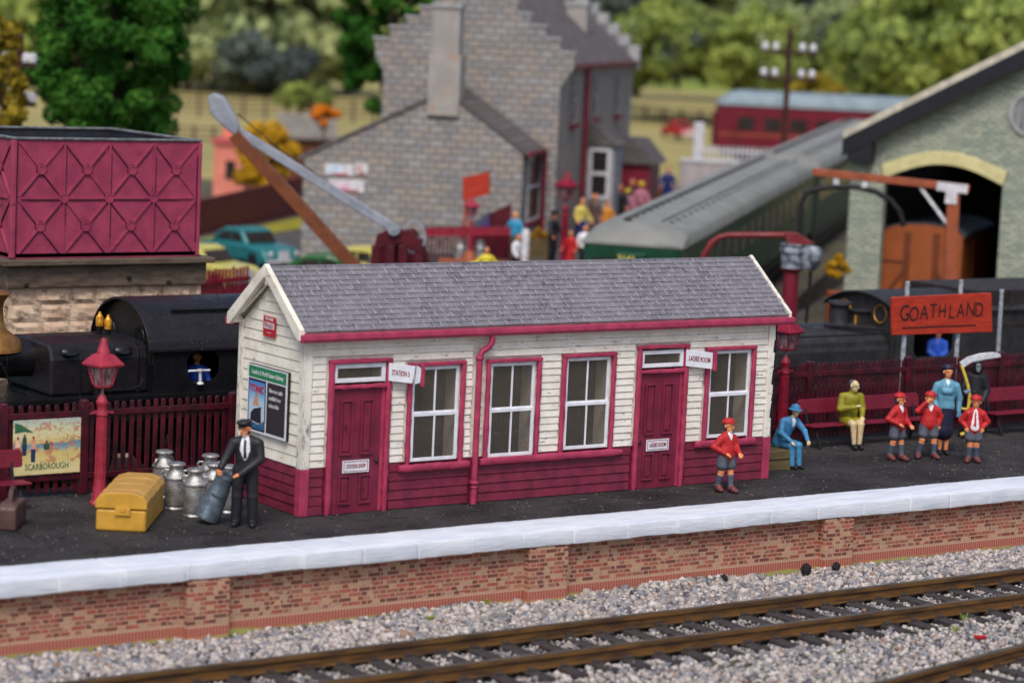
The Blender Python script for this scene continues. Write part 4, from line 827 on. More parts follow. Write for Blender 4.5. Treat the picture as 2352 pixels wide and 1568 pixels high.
    if ob == 'l':
        for k in (5, 13): a, b = A[k], A[k + 1]; m.bar((xc + .55, (a[0] + b[0]) / 2, (a[1] + b[1]) / 2 + .015), (xc + 2.2, (a[0] + b[0]) / 2, (a[1] + b[1]) / 2 + .015), .07, .03); m.bar((xc + .55, a[0], a[1] + .012), (xc + 2.2, a[0], a[1] + .012), .018, .03)
        for i in range(46):
            k = random.randint(2, 18); x = xc + random.choice((.15, .75, 1.3, 1.9, 2.5)) + random.uniform(-.05, .05); f_ = random.random(); y = A[k][0] * f_ + A[k + 1][0] * (1 - f_); z = A[k][1] * f_ + A[k + 1][1] * (1 - f_); m.lathe([(.014, -.005), (.012, .012), (.005, .016)], (x, y, z), 6)
        part(m, 'roof_rivets', mt)
    return T, part, A
p1_ = at(349, 798, y=7.4); zf_ = at(330, 907, y=7.3).z; zs_ = at(215, 800, y=7.7).z; zt_ = at(300, 765, y=8.6).z; ap = at(270, 682, y=8.6)
xt_ = at(118, 800, y=7.6).x; wl = at(430, 850, y=7.4); wr = at(505, 850, y=7.4)
T, part, A = loco('glossy black tank engine with copper dome left of the station building', 'l', xt_ - 2.6, xt_, p1_.x + .05, p1_.x + 4.4, zf_, at(240, 790, y=7.6).z, zt_, p1_.z - .02, ap.z, M['blackloco'], M['blackdusty'], .92, (wl.x, wr.x, zf_ + .2))
d0 = at(8, 835, y=8.6); m = MB(); m.lathe([(.55, -.25), (.5, -.05), (.36, .06), (.24, .16), (.19, .3), (.17, .55), (.2, .68), (.28, .78), (.3, .82), (.22, .86)], (d0.x - .22, 8.6, zt_ + .02), 28); part(m, 'steam_dome', M['copper'], smooth=True)
w0_ = at(236, 752, y=8.6); m = MB()
for dx, dy, h in ((-.06, .02, 0.03), (.1, -.02, -.03)): m.m = 0; m.lathe([(.06, -.32), (.06, -.2), (.035, -.17), (.05, -.1), (.05, -.02), (.02, 0)], (w0_.x + dx, 8.6 + dy, w0_.z + h), 12); m.m = 1; m.lathe([(.07, 0), (.075, .03), (.075, .17), (.05, .21), (.03, .24), (.03, .27), (.01, .28)], (w0_.x + dx, 8.6 + dy, w0_.z + h), 14)
part(m, 'whistle', [M['blackloco'], M['brass']], smooth=True)
m = MB(); hp = [at(u, v, y=7.42) for u, v in ((2, 835), (10, 850), (27, 890), (33, 897), (55, 902), (62, 907))]; m.tube(hp, .022, 8); part(m, 'handrail', M['blackloco'], smooth=True); m = MB()
m.tube([at(u, v, y=7.45) for u, v in ((328, 870), (322, 885), (305, 893), (262, 896), (240, 897))], .022, 8)
part(m, 'handrail', M['blackloco'], smooth=True); m = MB(); m.tube([at(u, v, y=7.42) for u, v in ((342, 775), (343, 835), (350, 838), (352, 780))], .018, 8); part(m, 'handrail', M['blackloco'], smooth=True)
for u, v in ((162, 808), (284, 804)): m = MB(); m.lathe([(.14, 0), (.15, .015), (.13, .035), (.03, .045)], tuple(at(u, v, y=7.61)), 16, Matrix.Rotation(R(60), 3, 'X') @ Matrix.Diagonal((1.2, .7, 1))); part(m, 'tank_hatch', M['blackloco'], smooth=True)
m = MB(); a = at(226, 872, y=7.5); m.lathe([(.02, 0), (.075, .02), (.09, .07), (.07, .12), (.02, .15)], (a.x, 7.5, a.z), 14); m.lathe([(.09, -.3), (.11, 0)], (a.x, 7.5, a.z), 12)
part(m, 'lubricator', M['blackloco'], smooth=True)
a = at(461, 866, y=7.36)
m = MB(); m.tube([at(433, 852, y=7.36), at(482, 850, y=7.36)], .022, 8); m.tube([at(460, 852, y=7.36), at(460, 880, y=7.36)], .03, 10); m.lathe([(.06, 0), (.07, .02), (.05, .05)], tuple(at(460, 883, y=7.36)), 12); m.lathe([(.05, 0), (.055, .02), (.05, .05)], tuple(at(460, 853, y=7.36)), 12); part(m, 'brake_handle', M['whitepaint'], smooth=True)
rc = at(2044, 775, y=7.6); rf_ = at(1960, 668, y=8.6); re_ = at(1895, 677, y=9.85); dm = at(1926, 752, y=8.6); tl = at(1780, 788, y=7.6); mt_ = at(1820, 741, y=8.6)
wl = at(2100, 800, y=7.4); wr = at(2190, 800, y=7.4)
T, part, A = loco('weathered dark grey tank engine behind the GOATHLAND sign', 'r', dm.x - 5.2, dm.x - 4.2, re_.x + .1, re_.x + 4.6, .35, tl.z + .02, mt_.z - .05, re_.z - .12, rf_.z, M['greyloco'], M['greyloco'], .62, (wl.x, wr.x, .9))
m = MB(); hz = at(1926, 692, y=8.6).z; m.lathe([(.36, -.15), (.3, -.03), (.24, .05), (.21, .16), (.2, (hz - dm.z) * .8), (.23, (hz - dm.z) * .86), (.29, (hz - dm.z) * .9), (.28, (hz - dm.z)), (.2, (hz - dm.z) * 1.02)], (dm.x, 8.6, dm.z), 24); part(m, 'chimney', M['greyloco'], smooth=True)
b = at(1966, 740, y=8.6); m = MB(); m.box(b.x - .14, b.x + .2, 8.35, 8.8, b.z - .15, b.z + .28); m.box(b.x - .19, b.x + .25, 8.3, 8.85, b.z + .26, b.z + .31); part(m, 'feed_casing', M['greyloco'], bevel=.02)
m = MB(); m.tube([(b.x - .16, 8.45, b.z - .1), (b.x - .16, 8.45, b.z + .2)], .03, 8); part(m, 'brass_pipe', M['brass'])
m = MB(); m.tube([(dm.x - 4, 7.55, tl.z + .12), (re_.x, 7.55, tl.z + .12)], .022, 8); m.tube([(dm.x - .9, 8.1, mt_.z - .02), (dm.x + .5, 7.85, mt_.z - .12), (re_.x, 7.8, mt_.z - .1)], .035, 8); part(m, 'handrail', M['iron'], smooth=True)
for dx in (-1.6, -2.9): m = MB(); m.lathe([(.2, -.05), (.2, .06), (.14, .1), (.03, .11)], (dm.x + dx, 8.6, mt_.z - .02), 18); part(m, 'filler_lid', M['iron'], smooth=True)
# wagon coupled behind it
p0 = at(2262, 668, y=7.4); p1 = at(2352, 665, y=7.4)
T = thing('goods_wagon', 'dark brown black wagon coupled behind the weathered tank engine', 'wagon', (p0.x + 2, 8.6, -.9))
z1 = p1.z + .9; m = MB(); m.box(-2.2, 4.6, -1.15, 1.15, .8, z1)
for i in range(7): m.box(-2.2 + i * 1.1, -2.1 + i * 1.1, -1.2, -1.15, .8, z1)
m.box(-2.2, 4.6, -1.19, -1.15, z1 - .9, z1 - .8); m.build('wagon_body', paint('wagon_black', srgb(48, 38, 38), srgb(36, 29, 30), 3, .6, .2), T, bevel=.02)
m = MB()
for x in (-1.3, 3.5):
    for y in (-.72, .72): m.lathe([(.45, -.06), (.47, 0), (.45, .06)], (x, y, .47), 20, Matrix.Rotation(R(90), 3, 'X'))
m.box(-2, 4.4, -.9, .9, .6, .8); m.build('underframe', M['iron'], T)
m = MB(); m.bar((1.5, -1.24, z1 - .75), (3.3, -1.24, z1 - .65), .03, .08); m.build('door_bar', paint('wagon_bar', srgb(96, 84, 66), None, 4, .6, .1), T)
a = at(2303, 672, y=5.6); T = thing('signal_post', 'thin grey metal post standing behind the fence right of the name board', 'post', (a.x, 5.6, -1.15)); m = MB(); m.tube([(0, 0, 0), (-.03, 0, a.z + 1.15)], [.06, .045], 8); m.lathe([(.06, 0), (.06, .08)], (-.03, 0, a.z + 1.15), 8); m.build('post_shaft', M['silverpost'], T)
# rails for that road
track('track the two black tank engines stand on behind the fence', (-9, 8.6, -1.12), (30, 8.6, -1.12), 1.47, 50, 'railway tracks')

# ------------------------------------------------------------ water tower
yF = 12.0; a = at(32, 322, y=yF); b = at(461, 326, y=yF); zb = at(240, 590, y=yF).z; bk = at(244, 298, z=b.z); D = bk.y - yF
x0, x1, zt = a.x, b.x, b.z
T = thing('water_tower', 'magenta panelled water tank on a rough stone base behind the black engine', 'water tower', ((x0 + x1) / 2, yF + D / 2, -1.18)); o = Vector(T.location)
def tp(m, n, mt, par=T, **k): m.v = [tuple(Vector(p) - o) for p in m.v]; return m.build(n, mt, par, **k)
m = MB(); t_ = .07; y1 = yF + D
m.box(x0, x1, yF, yF + t_, zb, zt); m.box(x0, x1, y1 - t_, y1, zb, zt); m.box(x0, x0 + t_, yF + t_, y1 - t_, zb, zt); m.box(x1 - t_, x1, yF + t_, y1 - t_, zb, zt); m.box(x0, x1, yF, y1, zb - .02, zb + .1); tank = tp(m, 'tank', M['tank'], bevel=.01)
m = MB(); i_ = t_ + .004; zz0 = zb + .105
m.box(x0 + i_, x1 - i_, y1 - i_ - .01, y1 - i_, zz0, zt - .01); m.box(x0 + i_, x0 + i_ + .01, yF + i_, y1 - i_, zz0, zt - .01); m.box(x1 - i_ - .01, x1 - i_, yF + i_, y1 - i_, zz0, zt - .01); m.box(x0 + i_, x1 - i_, yF + i_, yF + i_ + .01, zz0, zt - .01); tp(m, 'tank_lining', M['tankin'])
m = MB(); e = .035
m.box(x0 - e, x1 + e, yF - e, yF + .12, zt, zt + .05); m.box(x0 - e, x1 + e, y1 - .12, y1 + e, zt, zt + .05); m.box(x0 - e, x0 + .12, yF + .12, y1 - .12, zt, zt + .05); m.box(x1 - .12, x1 + e, yF + .12, y1 - .12, zt, zt + .05); tp(m, 'rim', M['tankrim'], bevel=.015)
def panel(P, W, Hh, nx):
    """raised ribs, stars and bosses of the cast panels; P maps (a, b, depth) to the face"""
    m = MB(); g = MB(); s = W / nx; cell = Hh / 2
    def rib(a, b, gv=True):
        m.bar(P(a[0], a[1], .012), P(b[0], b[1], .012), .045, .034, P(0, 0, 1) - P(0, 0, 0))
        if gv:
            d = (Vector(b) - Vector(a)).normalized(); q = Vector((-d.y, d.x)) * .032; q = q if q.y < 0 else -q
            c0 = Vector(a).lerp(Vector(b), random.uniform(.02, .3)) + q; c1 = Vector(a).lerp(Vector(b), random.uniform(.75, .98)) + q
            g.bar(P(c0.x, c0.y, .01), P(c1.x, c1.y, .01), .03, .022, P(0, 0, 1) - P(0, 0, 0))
    for i in range(nx + 1):
        if 0 < i < nx: rib((i * s, .03), (i * s, Hh - .03))
    rib((0.03, cell), (W - .03, cell))
    for i in range(nx):
        for j in range(2):
            x_, z_ = i * s, j * cell; cx_, cz_ = x_ + s / 2, z_ + cell / 2
            for (ax, az) in ((x_, z_), (x_ + s, z_), (x_, z_ + cell), (x_ + s, z_ + cell)): rib((cx_, cz_), (ax + (cx_ - ax) * .06, az + (cz_ - az) * .06), random.random() < .75)
    cs = [(i * s + s / 2, j * cell + cell / 2) for i in range(nx) for j in range(2)] + [(i * s, cell) for i in range(1, nx)]
    for (a, b) in cs:
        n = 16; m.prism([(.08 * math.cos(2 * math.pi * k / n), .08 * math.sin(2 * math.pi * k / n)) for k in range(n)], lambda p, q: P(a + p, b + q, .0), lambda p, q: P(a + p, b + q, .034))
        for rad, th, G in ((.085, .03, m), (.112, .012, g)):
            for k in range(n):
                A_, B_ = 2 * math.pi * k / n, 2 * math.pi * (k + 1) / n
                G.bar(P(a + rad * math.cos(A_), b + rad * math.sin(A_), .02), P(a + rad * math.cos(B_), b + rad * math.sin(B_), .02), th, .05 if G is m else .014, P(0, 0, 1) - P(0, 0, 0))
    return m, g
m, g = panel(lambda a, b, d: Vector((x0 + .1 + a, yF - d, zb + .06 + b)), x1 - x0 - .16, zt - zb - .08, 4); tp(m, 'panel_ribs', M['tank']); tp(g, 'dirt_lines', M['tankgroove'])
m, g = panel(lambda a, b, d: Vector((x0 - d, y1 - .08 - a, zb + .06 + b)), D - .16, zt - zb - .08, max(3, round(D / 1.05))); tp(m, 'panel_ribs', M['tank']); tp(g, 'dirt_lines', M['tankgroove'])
m = MB(); m.box(x0 - .05, x0 + .06, yF - .05, yF + .06, zb, zt - .01); tp(m, 'corner_angle', M['tank'], bevel=.02); m = MB(); m.box(x1 - .05, x1 + .03, yF - .04, yF + .06, zb, zt - .01); tp(m, 'corner_angle', M['tank'], bevel=.02)
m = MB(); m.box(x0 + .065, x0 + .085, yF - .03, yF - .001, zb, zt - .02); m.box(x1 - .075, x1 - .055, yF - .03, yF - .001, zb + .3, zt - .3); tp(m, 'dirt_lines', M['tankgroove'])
sl = at(495, 590, y=yF - .3); sb = at(495, 604, y=yF - .3).z; sx0 = at(9, 615, y=yF - .3).x; z2 = at(470, 652, y=yF - .15).z; zs2 = (sl.z - .04 + zb) / 2
m = MB(); m.box(sx0, sl.x, yF - .3, y1 + .3, sb, min(sl.z, zb - .02)); tp(m, 'top_slab', M['timber'], bevel=.02)
bx1 = at(474, 630, y=yF - .15).x; bx0 = at(16, 650, y=yF - .15).x
m = MB(); m.box(bx0, bx1, yF - .15, y1 + .15, z2, sb); tp(m, 'timber_beam', M['timber'], bevel=.015)
m = MB()
for u, v in ((296, 637), (387, 648), (60, 655)): pp = at(u, v, y=yF - .16); m.lathe([(.05, 0), (.05, .03), (.03, .04)], tuple(pp), 10, Matrix.Rotation(R(90), 3, 'X'))
tp(m, 'bolts', M['iron'])
sx0 = at(18, 700, y=yF).x; sx1 = at(462, 660, y=yF).x
m = MB(); m.box(sx0, sx1, yF, y1, -1.19, z2); tp(m, 'stone_base', M['rock'])
# rough faces of the stones
r = np.random.default_rng(3); m = MB(); z = z2; row = 0
while z > 0:
    h = .36; x = sx0; 
    while x < sx1 - .05:
        wd = min(r.uniform(.55, .9), sx1 - x); dd = r.uniform(.03, .055)
        nx_, nz_ = 5, 4; base = len(m.v); vs = []; fs = []
        for i in range(nx_ + 1):
            for j in range(nz_ + 1):
                ed = i in (0, nx_) or j in (0, nz_); vs.append((x + .008 + (wd - .016) * i / nx_, yF - (0.004 if ed else dd + r.uniform(-.02, .02)), z - .008 - (h - .016) * j / nz_))
        for i in range(nx_):
            for j in range(nz_): k = i * (nz_ + 1) + j; fs.append((k, k + 1, k + nz_ + 2, k + nz_ + 1))
        m.add(vs, fs); x += wd
    z -= h; row += 1
rockf = paint('rock_face', srgb(218, 190, 162), srgb(200, 166, 140), 2.2, .85, .5, 12, dirt=srgb(52, 42, 34), dsc=(3.5, 3.5, 4), damt=.95); tp(m, 'rough_stones', rockf)

# ------------------------------------------------------------ painted figures: one continuous body grown from tapered limbs
def surface_nets(F, o, h):
    s = F < 0; nx, ny, nz = F.shape; sh = [(i, j, k) for i in (0, 1) for j in (0, 1) for k in (0, 1)]
    sub = lambda A, d: A[d[0]:nx - 1 + d[0], d[1]:ny - 1 + d[1], d[2]:nz - 1 + d[2]]
    allv = np.ones((nx - 1, ny - 1, nz - 1), bool); anyv = np.zeros_like(allv)
    for d in sh: q = sub(s, d); allv &= q; anyv |= q
    act = np.argwhere(anyv & ~allv); idx = -np.ones(allv.shape, np.int64); idx[tuple(act.T)] = np.arange(len(act))
    acc = np.zeros((len(act), 3)); cnt = np.zeros(len(act))
    for a in sh:
        for ax in range(3):
            if a[ax]: continue
            b = list(a); b[ax] = 1; fa = F[tuple((act + a).T)]; fb = F[tuple((act + b).T)]; cr = (fa < 0) != (fb < 0)
            t_ = np.where(cr, fa / np.where(cr, fa - fb, 1), 0); p = np.array(a, float)[None] + t_[:, None] * (np.array(b) - np.array(a))
            acc += np.where(cr[:, None], p, 0); cnt += cr
    V = (act + acc / cnt[:, None]) * h + o; faces = []
    for ax in range(3):
        b1, b2 = [(1, 2), (2, 0), (0, 1)][ax]; sl0 = [slice(1, -1)] * 3; sl0[ax] = slice(0, -1); sl1 = list(sl0); sl1[ax] = slice(1, None)
        A, Bv = s[tuple(sl0)], s[tuple(sl1)]; e = np.argwhere(A != Bv); sg = A[tuple(e.T)]; off = np.ones(3, int); off[ax] = 0; e = e + off
        c = []
        for (da, db) in ((-1, -1), (0, -1), (0, 0), (-1, 0)): q = e.copy(); q[:, b1] += da; q[:, b2] += db; c.append(idx[tuple(q.T)])
        Q = np.stack(c, 1); Q[~sg] = Q[~sg][:, ::-1]; faces.append(Q)
    return V, np.concatenate(faces)

def capd(P, pr):
    a, b, ra, rb, fl = pr[0], pr[1], pr[2], pr[3], pr[5]
    a = np.array(a, float); b = np.array(b, float); f = np.array(fl, float); Q = (P - a) / f; ab = (b - a) / f; L2 = float(ab @ ab) + 1e-12
    t_ = np.clip(Q @ ab / L2, 0, 1); d = np.linalg.norm(Q - t_[..., None] * ab, axis=-1) - (ra + t_ * (rb - ra)); return d * float(min(f))

def figure(label, loc, face, prims, cell=.014, k=.022, group=None, scale=1.0, name='person', cat='person', extra=None, decor=()):
    """prims: (a, b, ra, rb, material, (fx, fy, fz), bias). Local -Y is the way the figure faces."""
    pr = [(p[0], p[1], p[2], p[3], p[4], p[5] if len(p) > 5 and p[5] else (1, 1, 1), p[6] if len(p) > 6 else 0) for p in prims]
    lo_ = np.min([np.minimum(p[0], p[1]) - max(p[2], p[3]) * max(p[5]) for p in pr], axis=0) - .05; hi_ = np.max([np.maximum(p[0], p[1]) + max(p[2], p[3]) * max(p[5]) for p in pr], axis=0) + .05
    lo_[2] = max(lo_[2], -.03); n = np.ceil((hi_ - lo_) / cell).astype(int) + 1; ax = [lo_[i] + cell * np.arange(n[i]) for i in range(3)]
    F = np.full(n, .3)
    for p in pr:
        if p[6] > .5: continue     # paint only
        m = max(p[2], p[3]) * max(p[5]) + .06; l2 = np.minimum(p[0], p[1]) - m; h2 = np.maximum(p[0], p[1]) + m
        i0 = np.maximum(((l2 - lo_) / cell).astype(int), 0); i1 = np.minimum(((h2 - lo_) / cell).astype(int) + 2, n)
        sl = tuple(slice(a, b) for a, b in zip(i0, i1)); G = np.stack(np.meshgrid(*[a[s_] for a, s_ in zip(ax, sl)], indexing='ij'), -1)
        d = capd(G, p); f = F[sl]; h = np.clip(.5 + .5 * (f - d) / k, 0, 1); F[sl] = f + (d - f) * h - k * h * (1 - h)
    F[:, :, 0] = np.maximum(F[:, :, 0], 1e-3)
    for A_ in (F[0], F[-1], F[:, 0], F[:, -1], F[:, :, -1]): np.maximum(A_, 1e-3, out=A_)
    V, Q = surface_nets(F, lo_, cell)
    mats = []; mi = []
    for p in pr:
        if p[4] not in mats: mats.append(p[4])
        mi.append(mats.index(p[4]))
    cen = V[Q].mean(1); best = np.full(len(cen), 9.); who = np.zeros(len(cen), int)
    for i, p in enumerate(pr):
        d = capd(cen, p) - (p[6] if p[6] < .5 else .0)
        if p[6] > .5: d = np.where(d < 0, -5 - i * .01, 9)
        u = d < best; best[u] = d[u]; who[u] = mi[i]
    o = npmesh(name if not extra else 'body', V, Q, [M[x] for x in mats], None, who, True)
    if extra or decor:
        T = thing(name, label, cat, loc, face, group); o.parent = T; o.name = 'body'
        for fn in (extra or []): fn(T)
        T.scale = (scale,) * 3; return T
    o.location = loc; o.rotation_euler = (0, 0, R(face)); o.scale = (scale,) * 3; return tag(o, label, cat, group)

def hand(w_, d, side, mat='skin', grip=.6, up=(0, 0, 1)):
    """palm, four bent fingers of unequal length and a thumb, grown from the wrist w_ along d"""
    w_ = np.array(w_, float); d = np.array(d, float); d /= np.linalg.norm(d); u = np.array(up, float); s_ = np.cross(d, u); s_ /= np.linalg.norm(s_); u = np.cross(s_, d)
    out = [(w_, w_ + d * .055, .026, .03, mat, None, .004)]
    for i, (o_, L) in enumerate(((-.027, .04), (-.009, .05), (.009, .047), (.026, .035))):
        k0 = w_ + d * .07 + s_ * o_; k1 = k0 + d * L * .6 - u * .01 * grip; k2 = k1 + (d * (1 - grip) - u * grip) * L * .65
        out += [(k0 - d * .02, k1, .0115, .0105, mat, None, .004), (k1, k2, .0105, .009, mat, None, .004)]
    t0 = w_ + d * .025 + s_ * side * .026; t1 = t0 + (d * .6 + s_ * side * .7) * .03; out += [(t0, t1, .013, .012, mat, None, .004), (t1, t1 + d * .028 - u * .012 * grip, .012, .009, mat, None, .004)]
    return out
def head(c, yaw=0, skin='skin', r=.106, hair='hair', chin=True):
    c = np.array(c, float); a = R(yaw); f = np.array((math.sin(a), -math.cos(a), 0)); s_ = np.array((math.cos(a), math.sin(a), 0)); z = np.array((0, 0, 1.))
    out = [(c + z * .02, c - z * .035 + f * .012, r * .92, r * .66, skin, (.92, 1, 1.08)), (c - z * .06 + f * .03, c - z * .085 + f * .035, r * .45, r * .36, skin),
        (c + f * r * .85 + z * .005, c + f * (r * 1.08) - z * .022, .011, .016, skin, None, .003), (c + f * r * .8 + z * .03 - s_ * .04, c + f * r * .8 + z * .03 + s_ * .04, .012, .012, skin)]
    for q in (-1, 1): out += [(c + s_ * q * r * .93 + z * .01 - f * .005, c + s_ * q * r * .93 - z * .018 - f * .005, .018, .014, skin)] + ([(c + f * r * .9 + s_ * q * .033 + z * .008, c + f * r * .9 + s_ * q * .037 + z * .008, .008, .008, 'brownhair', (1, 1.5, 1), .6)] if skin == 'skin' else [])
    out.append((c + f * r * .86 - z * .058 - s_ * .02, c + f * r * .86 - z * .058 + s_ * .02, .008, .008, 'boot', None, .6))
    if hair: out += [(c - f * .035 + z * .045, c - f * .04 - z * .02, r * .92, r * .78, hair, (1, 1, 1), .004)]
    return out
A3 = np.array
def schoolboy(label, loc, face, pose, group='schoolboys in red caps'):
    """boy in red cap and blazer, grey shorts, socks and brown boots"""
    jp = dict(hl=(-.085, 0, .66), hr=(.085, 0, .66), kl=(-.1, -.01, .38), kr=(.1, -.01, .38), al=(-.11, .02, .09), ar=(.11, .02, .09), fl=(-.14, -.11, .045), fr=(.14, -.11, .045),
              sl=(-.15, 0, .985), sr=(.15, 0, .985), el=(-.23, .02, .83), er=(.23, .02, .83), wl=(-.19, -.07, .68), wr=(.19, -.07, .68), head=(0, -.02, 1.215), yaw=0, lean=(0, 0), tie=True, open=False)
    jp.update(pose); g = {k_: A3(v, float) if isinstance(v, tuple) else v for k_, v in jp.items()}; P = []
    for s_ in 'lr':
        P += [(g['h' + s_], g['h' + s_] * .45 + g['k' + s_] * .55, .105, .108, 'grey', (1, .95, 1)), (g['k' + s_] * .8 + g['h' + s_] * .2, g['k' + s_], .062, .058, 'skin'), (g['k' + s_], g['k' + s_] * .75 + g['a' + s_] * .25, .056, .058, 'skin'),
              (g['k' + s_] * .72 + g['a' + s_] * .28, g['a' + s_], .064, .05, 'sock'), (g['a' + s_], g['a' + s_] * .5 + g['f' + s_] * .5 - A3((0, 0, .0)), .058, .062, 'boot'), (g['a' + s_] + A3((0, .02, -.03)), g['f' + s_], .052, .05, 'boot', (1, 1, .85))]
    P += [((-.05, 0, .7), (.05, 0, .7), .115, .115, 'grey'), ((0, 0, .76), (0, .005, .98), .155, .15, 'red', (1.05, .72, 1)), ((0, 0, 1.04), (-.13, 0, .985), .07, .078, 'red'), ((0, 0, 1.04), (.13, 0, .985), .07, .078, 'red'), ((0, 0, .72), (0, 0, .78), .16, .155, 'red', (1.06, .82, 1)),
          ((0, -.005, 1.04), (0, -.01, 1.12), .052, .05, 'skin')]
    c = g['lean']
    for s_, sd in (('l', -1), ('r', 1)):
        P += [(g['s' + s_], g['e' + s_], .072, .06, 'red'), (g['e' + s_], g['w' + s_], .058, .048, 'red')]; d = g['w' + s_] - g['e' + s_]; P += hand(g['w' + s_] + d * .06, d + A3((0, -.02, 0)), -sd, 'skin', .7, (0, -1, .2) if abs(d[2]) > .1 else (0, 0, 1))
    if g['open']: P += [((0, -.14, .74), (0, -.12, 1.08), .085, .04, 'shirt', (1, 1.2, 1), .6), ((0, -.15, .76), (0, -.12, 1.06), .028, .014, 'redcoat', (1, 2.4, 1), .6)]
    else: P += [((0, -.13, .95), (0, -.1, 1.08), .008, .058, 'shirt', (1, 1.4, 1), .6)]
    P += head(g['head'], g['yaw'], hair='hair')
    hc = g['head']; a = R(g['yaw']); f = A3((math.sin(a), -math.cos(a), 0))
    def cap(T):
        m = MB(); m.lathe([(.1, .015), (.118, .03), (.12, .055), (.1, .095), (.06, .118), (.015, .125), (.015, .14), (.006, .145)], (0, 0, 0), 22); m.prism([(.07, .02), (.07, .036)] , lambda p, q: (0, 0, 0), lambda p, q: (0, 0, 0)) if False else None
        n_ = 9; top = [(math.sin(t_) * .1, -.07 - math.cos(t_) * .085) for t_ in np.linspace(-1.25, 1.25, n_)]; m.prism(top, lambda x, y: (x, y, .022), lambda x, y: (x, y, .036))
        o = m.build('cap', M['red'], T, smooth=True); o.location = hc + A3((0, 0, .025)) - f * .012; o.rotation_euler = (R(g.get('ctilt', -8)), R(g.get('croll', 3)), R(g['yaw']))
    return figure(label, loc, face, P, .0105, .018, group, extra=[cap])
FC = -35   # the turn that makes a figure look towards the viewer
p = at(1664, 1130, z=0)
schoolboy('schoolboy in red cap and blazer walking alone in front of the building', p, FC + 38, dict(wl=(-.13, -.1, .74), el=(-.27, .06, .84), er=(.2, -.02, .84), wr=(.12, -.2, .74), kl=(-.09, .02, .38), al=(-.09, .1, .1), fl=(-.1, -.02, .05), kr=(.09, -.03, .38), ar=(.09, -.06, .09), fr=(.1, -.2, .045), yaw=10))
p = at(2057, 1057, z=0)
schoolboy('leftmost schoolboy of the group, red cap, head turned to the side', p, FC + 42, dict(wl=(-.14, -.12, .76), el=(-.26, .04, .84), er=(.19, -.03, .82), wr=(.13, -.2, .73), kl=(-.11, .0, .38), al=(-.12, .07, .1), fl=(-.13, -.05, .05), kr=(.09, -.03, .38), ar=(.09, -.06, .09), fr=(.1, -.2, .045), yaw=12))
p = at(2128, 1053, z=0)
schoolboy('schoolboy in red cap shading his eyes with a raised hand beside the woman', p, FC + 6, dict(el=(-.27, -.09, .97), wl=(-.12, -.13, 1.14), er=(.24, .03, .85), wr=(.2, .0, .7), kl=(-.12, -.02, .38), kr=(.12, -.02, .38), al=(-.17, .03, .09), fl=(-.2, -.1, .045), ar=(.14, 0, .09), fr=(.2, -.11, .045), yaw=4))
p = at(2232, 1062, z=0)
schoolboy('schoolboy with open blazer, white shirt and red tie, hands in pockets', p, FC - 3, dict(open=True, wl=(-.17, -.03, .72), wr=(.17, -.03, .72), el=(-.26, .04, .83), er=(.26, .04, .83), kl=(-.06, -.01, .38), al=(-.07, .02, .09), fl=(-.11, -.1, .045), kr=(.07, 0, .38), ar=(.08, .05, .09), fr=(.13, -.06, .045)))

# porter
P = []; sh = 1.44
for s_ in (-1, 1):
    P += [((s_ * .1, 0, .93), (s_ * .12, -.01, .5), .115, .095, 'black', (1, .95, 1)), ((s_ * .12, -.01, .5), (s_ * .135, .01, .1), .092, .085, 'black'), ((s_ * .135, .0, .06), (s_ * .15, -.13, .045), .06, .05, 'black', (1, 1, .9))]
P += [((0, 0, .95), (0, 0, 1.15), .165, .16, 'black', (1.05, .8, 1)), ((0, -.01, 1.15), (0, -.03, 1.34), .165, .16, 'black', (1.1, .75, 1)), ((0, -.03, 1.46), (-.17, -.03, 1.37), .07, .085, 'black'), ((0, -.03, 1.46), (.17, -.03, 1.37), .07, .085, 'black'), ((0, -.04, 1.46), (-.01, -.06, 1.52), .058, .058, 'skin'),
      ((-.2, -.03, 1.36), (-.31, -.1, 1.13), .085, .07, 'black'), ((-.31, -.1, 1.13), (-.38, -.2, .98), .068, .055, 'black'), ((.2, -.02, 1.36), (.24, -.08, 1.12), .085, .075, 'black'), ((.24, -.08, 1.12), (-.05, -.26, .9), .07, .055, 'black'),
      ((-.01, -.17, 1.28), (-.01, -.14, 1.45), .09, .065, 'shirt', (1, 1.2, 1), .6), ((.0, -.18, 1.05), (-.01, -.17, 1.28), .02, .09, 'shirt', (1, 1.2, 1), .6), ((-.005, -.17, 1.14), (-.015, -.15, 1.42), .026, .02, 'navy', (1, 4, 1), .6)]
P += hand((-.385, -.21, .965), (-.05, -.12, -.6), 1, 'skin', .7, (0, -1, 0)) + hand((-.07, -.27, .89), (-.9, -.2, -.3), -1, 'skin', .7, (0, 0, 1)) + head((-.03, -.09, 1.6), -22, hair='black', r=.108)
def pcap(T):
    m = MB(); m.lathe([(.098, 0), (.1, .03), (.125, .045), (.128, .07), (.115, .085), (.02, .092)], (0, 0, 0), 22); top = [(math.sin(t_) * .09, -.06 - math.cos(t_) * .075) for t_ in np.linspace(-1.2, 1.2, 8)]; m.prism(top, lambda x, y: (x, y, .0), lambda x, y: (x, y, .014))
    o = m.build('peaked_cap', M['black'], T, smooth=True); o.location = (-.035, -.09, 1.655); o.rotation_euler = (R(8), R(-5), R(-22))
pp = at(560, 1208, z=0); figure('porter in black suit, white shirt and tie tipping the tilted milk churn', pp, FC, P, .0105, .02, None, extra=[pcap])

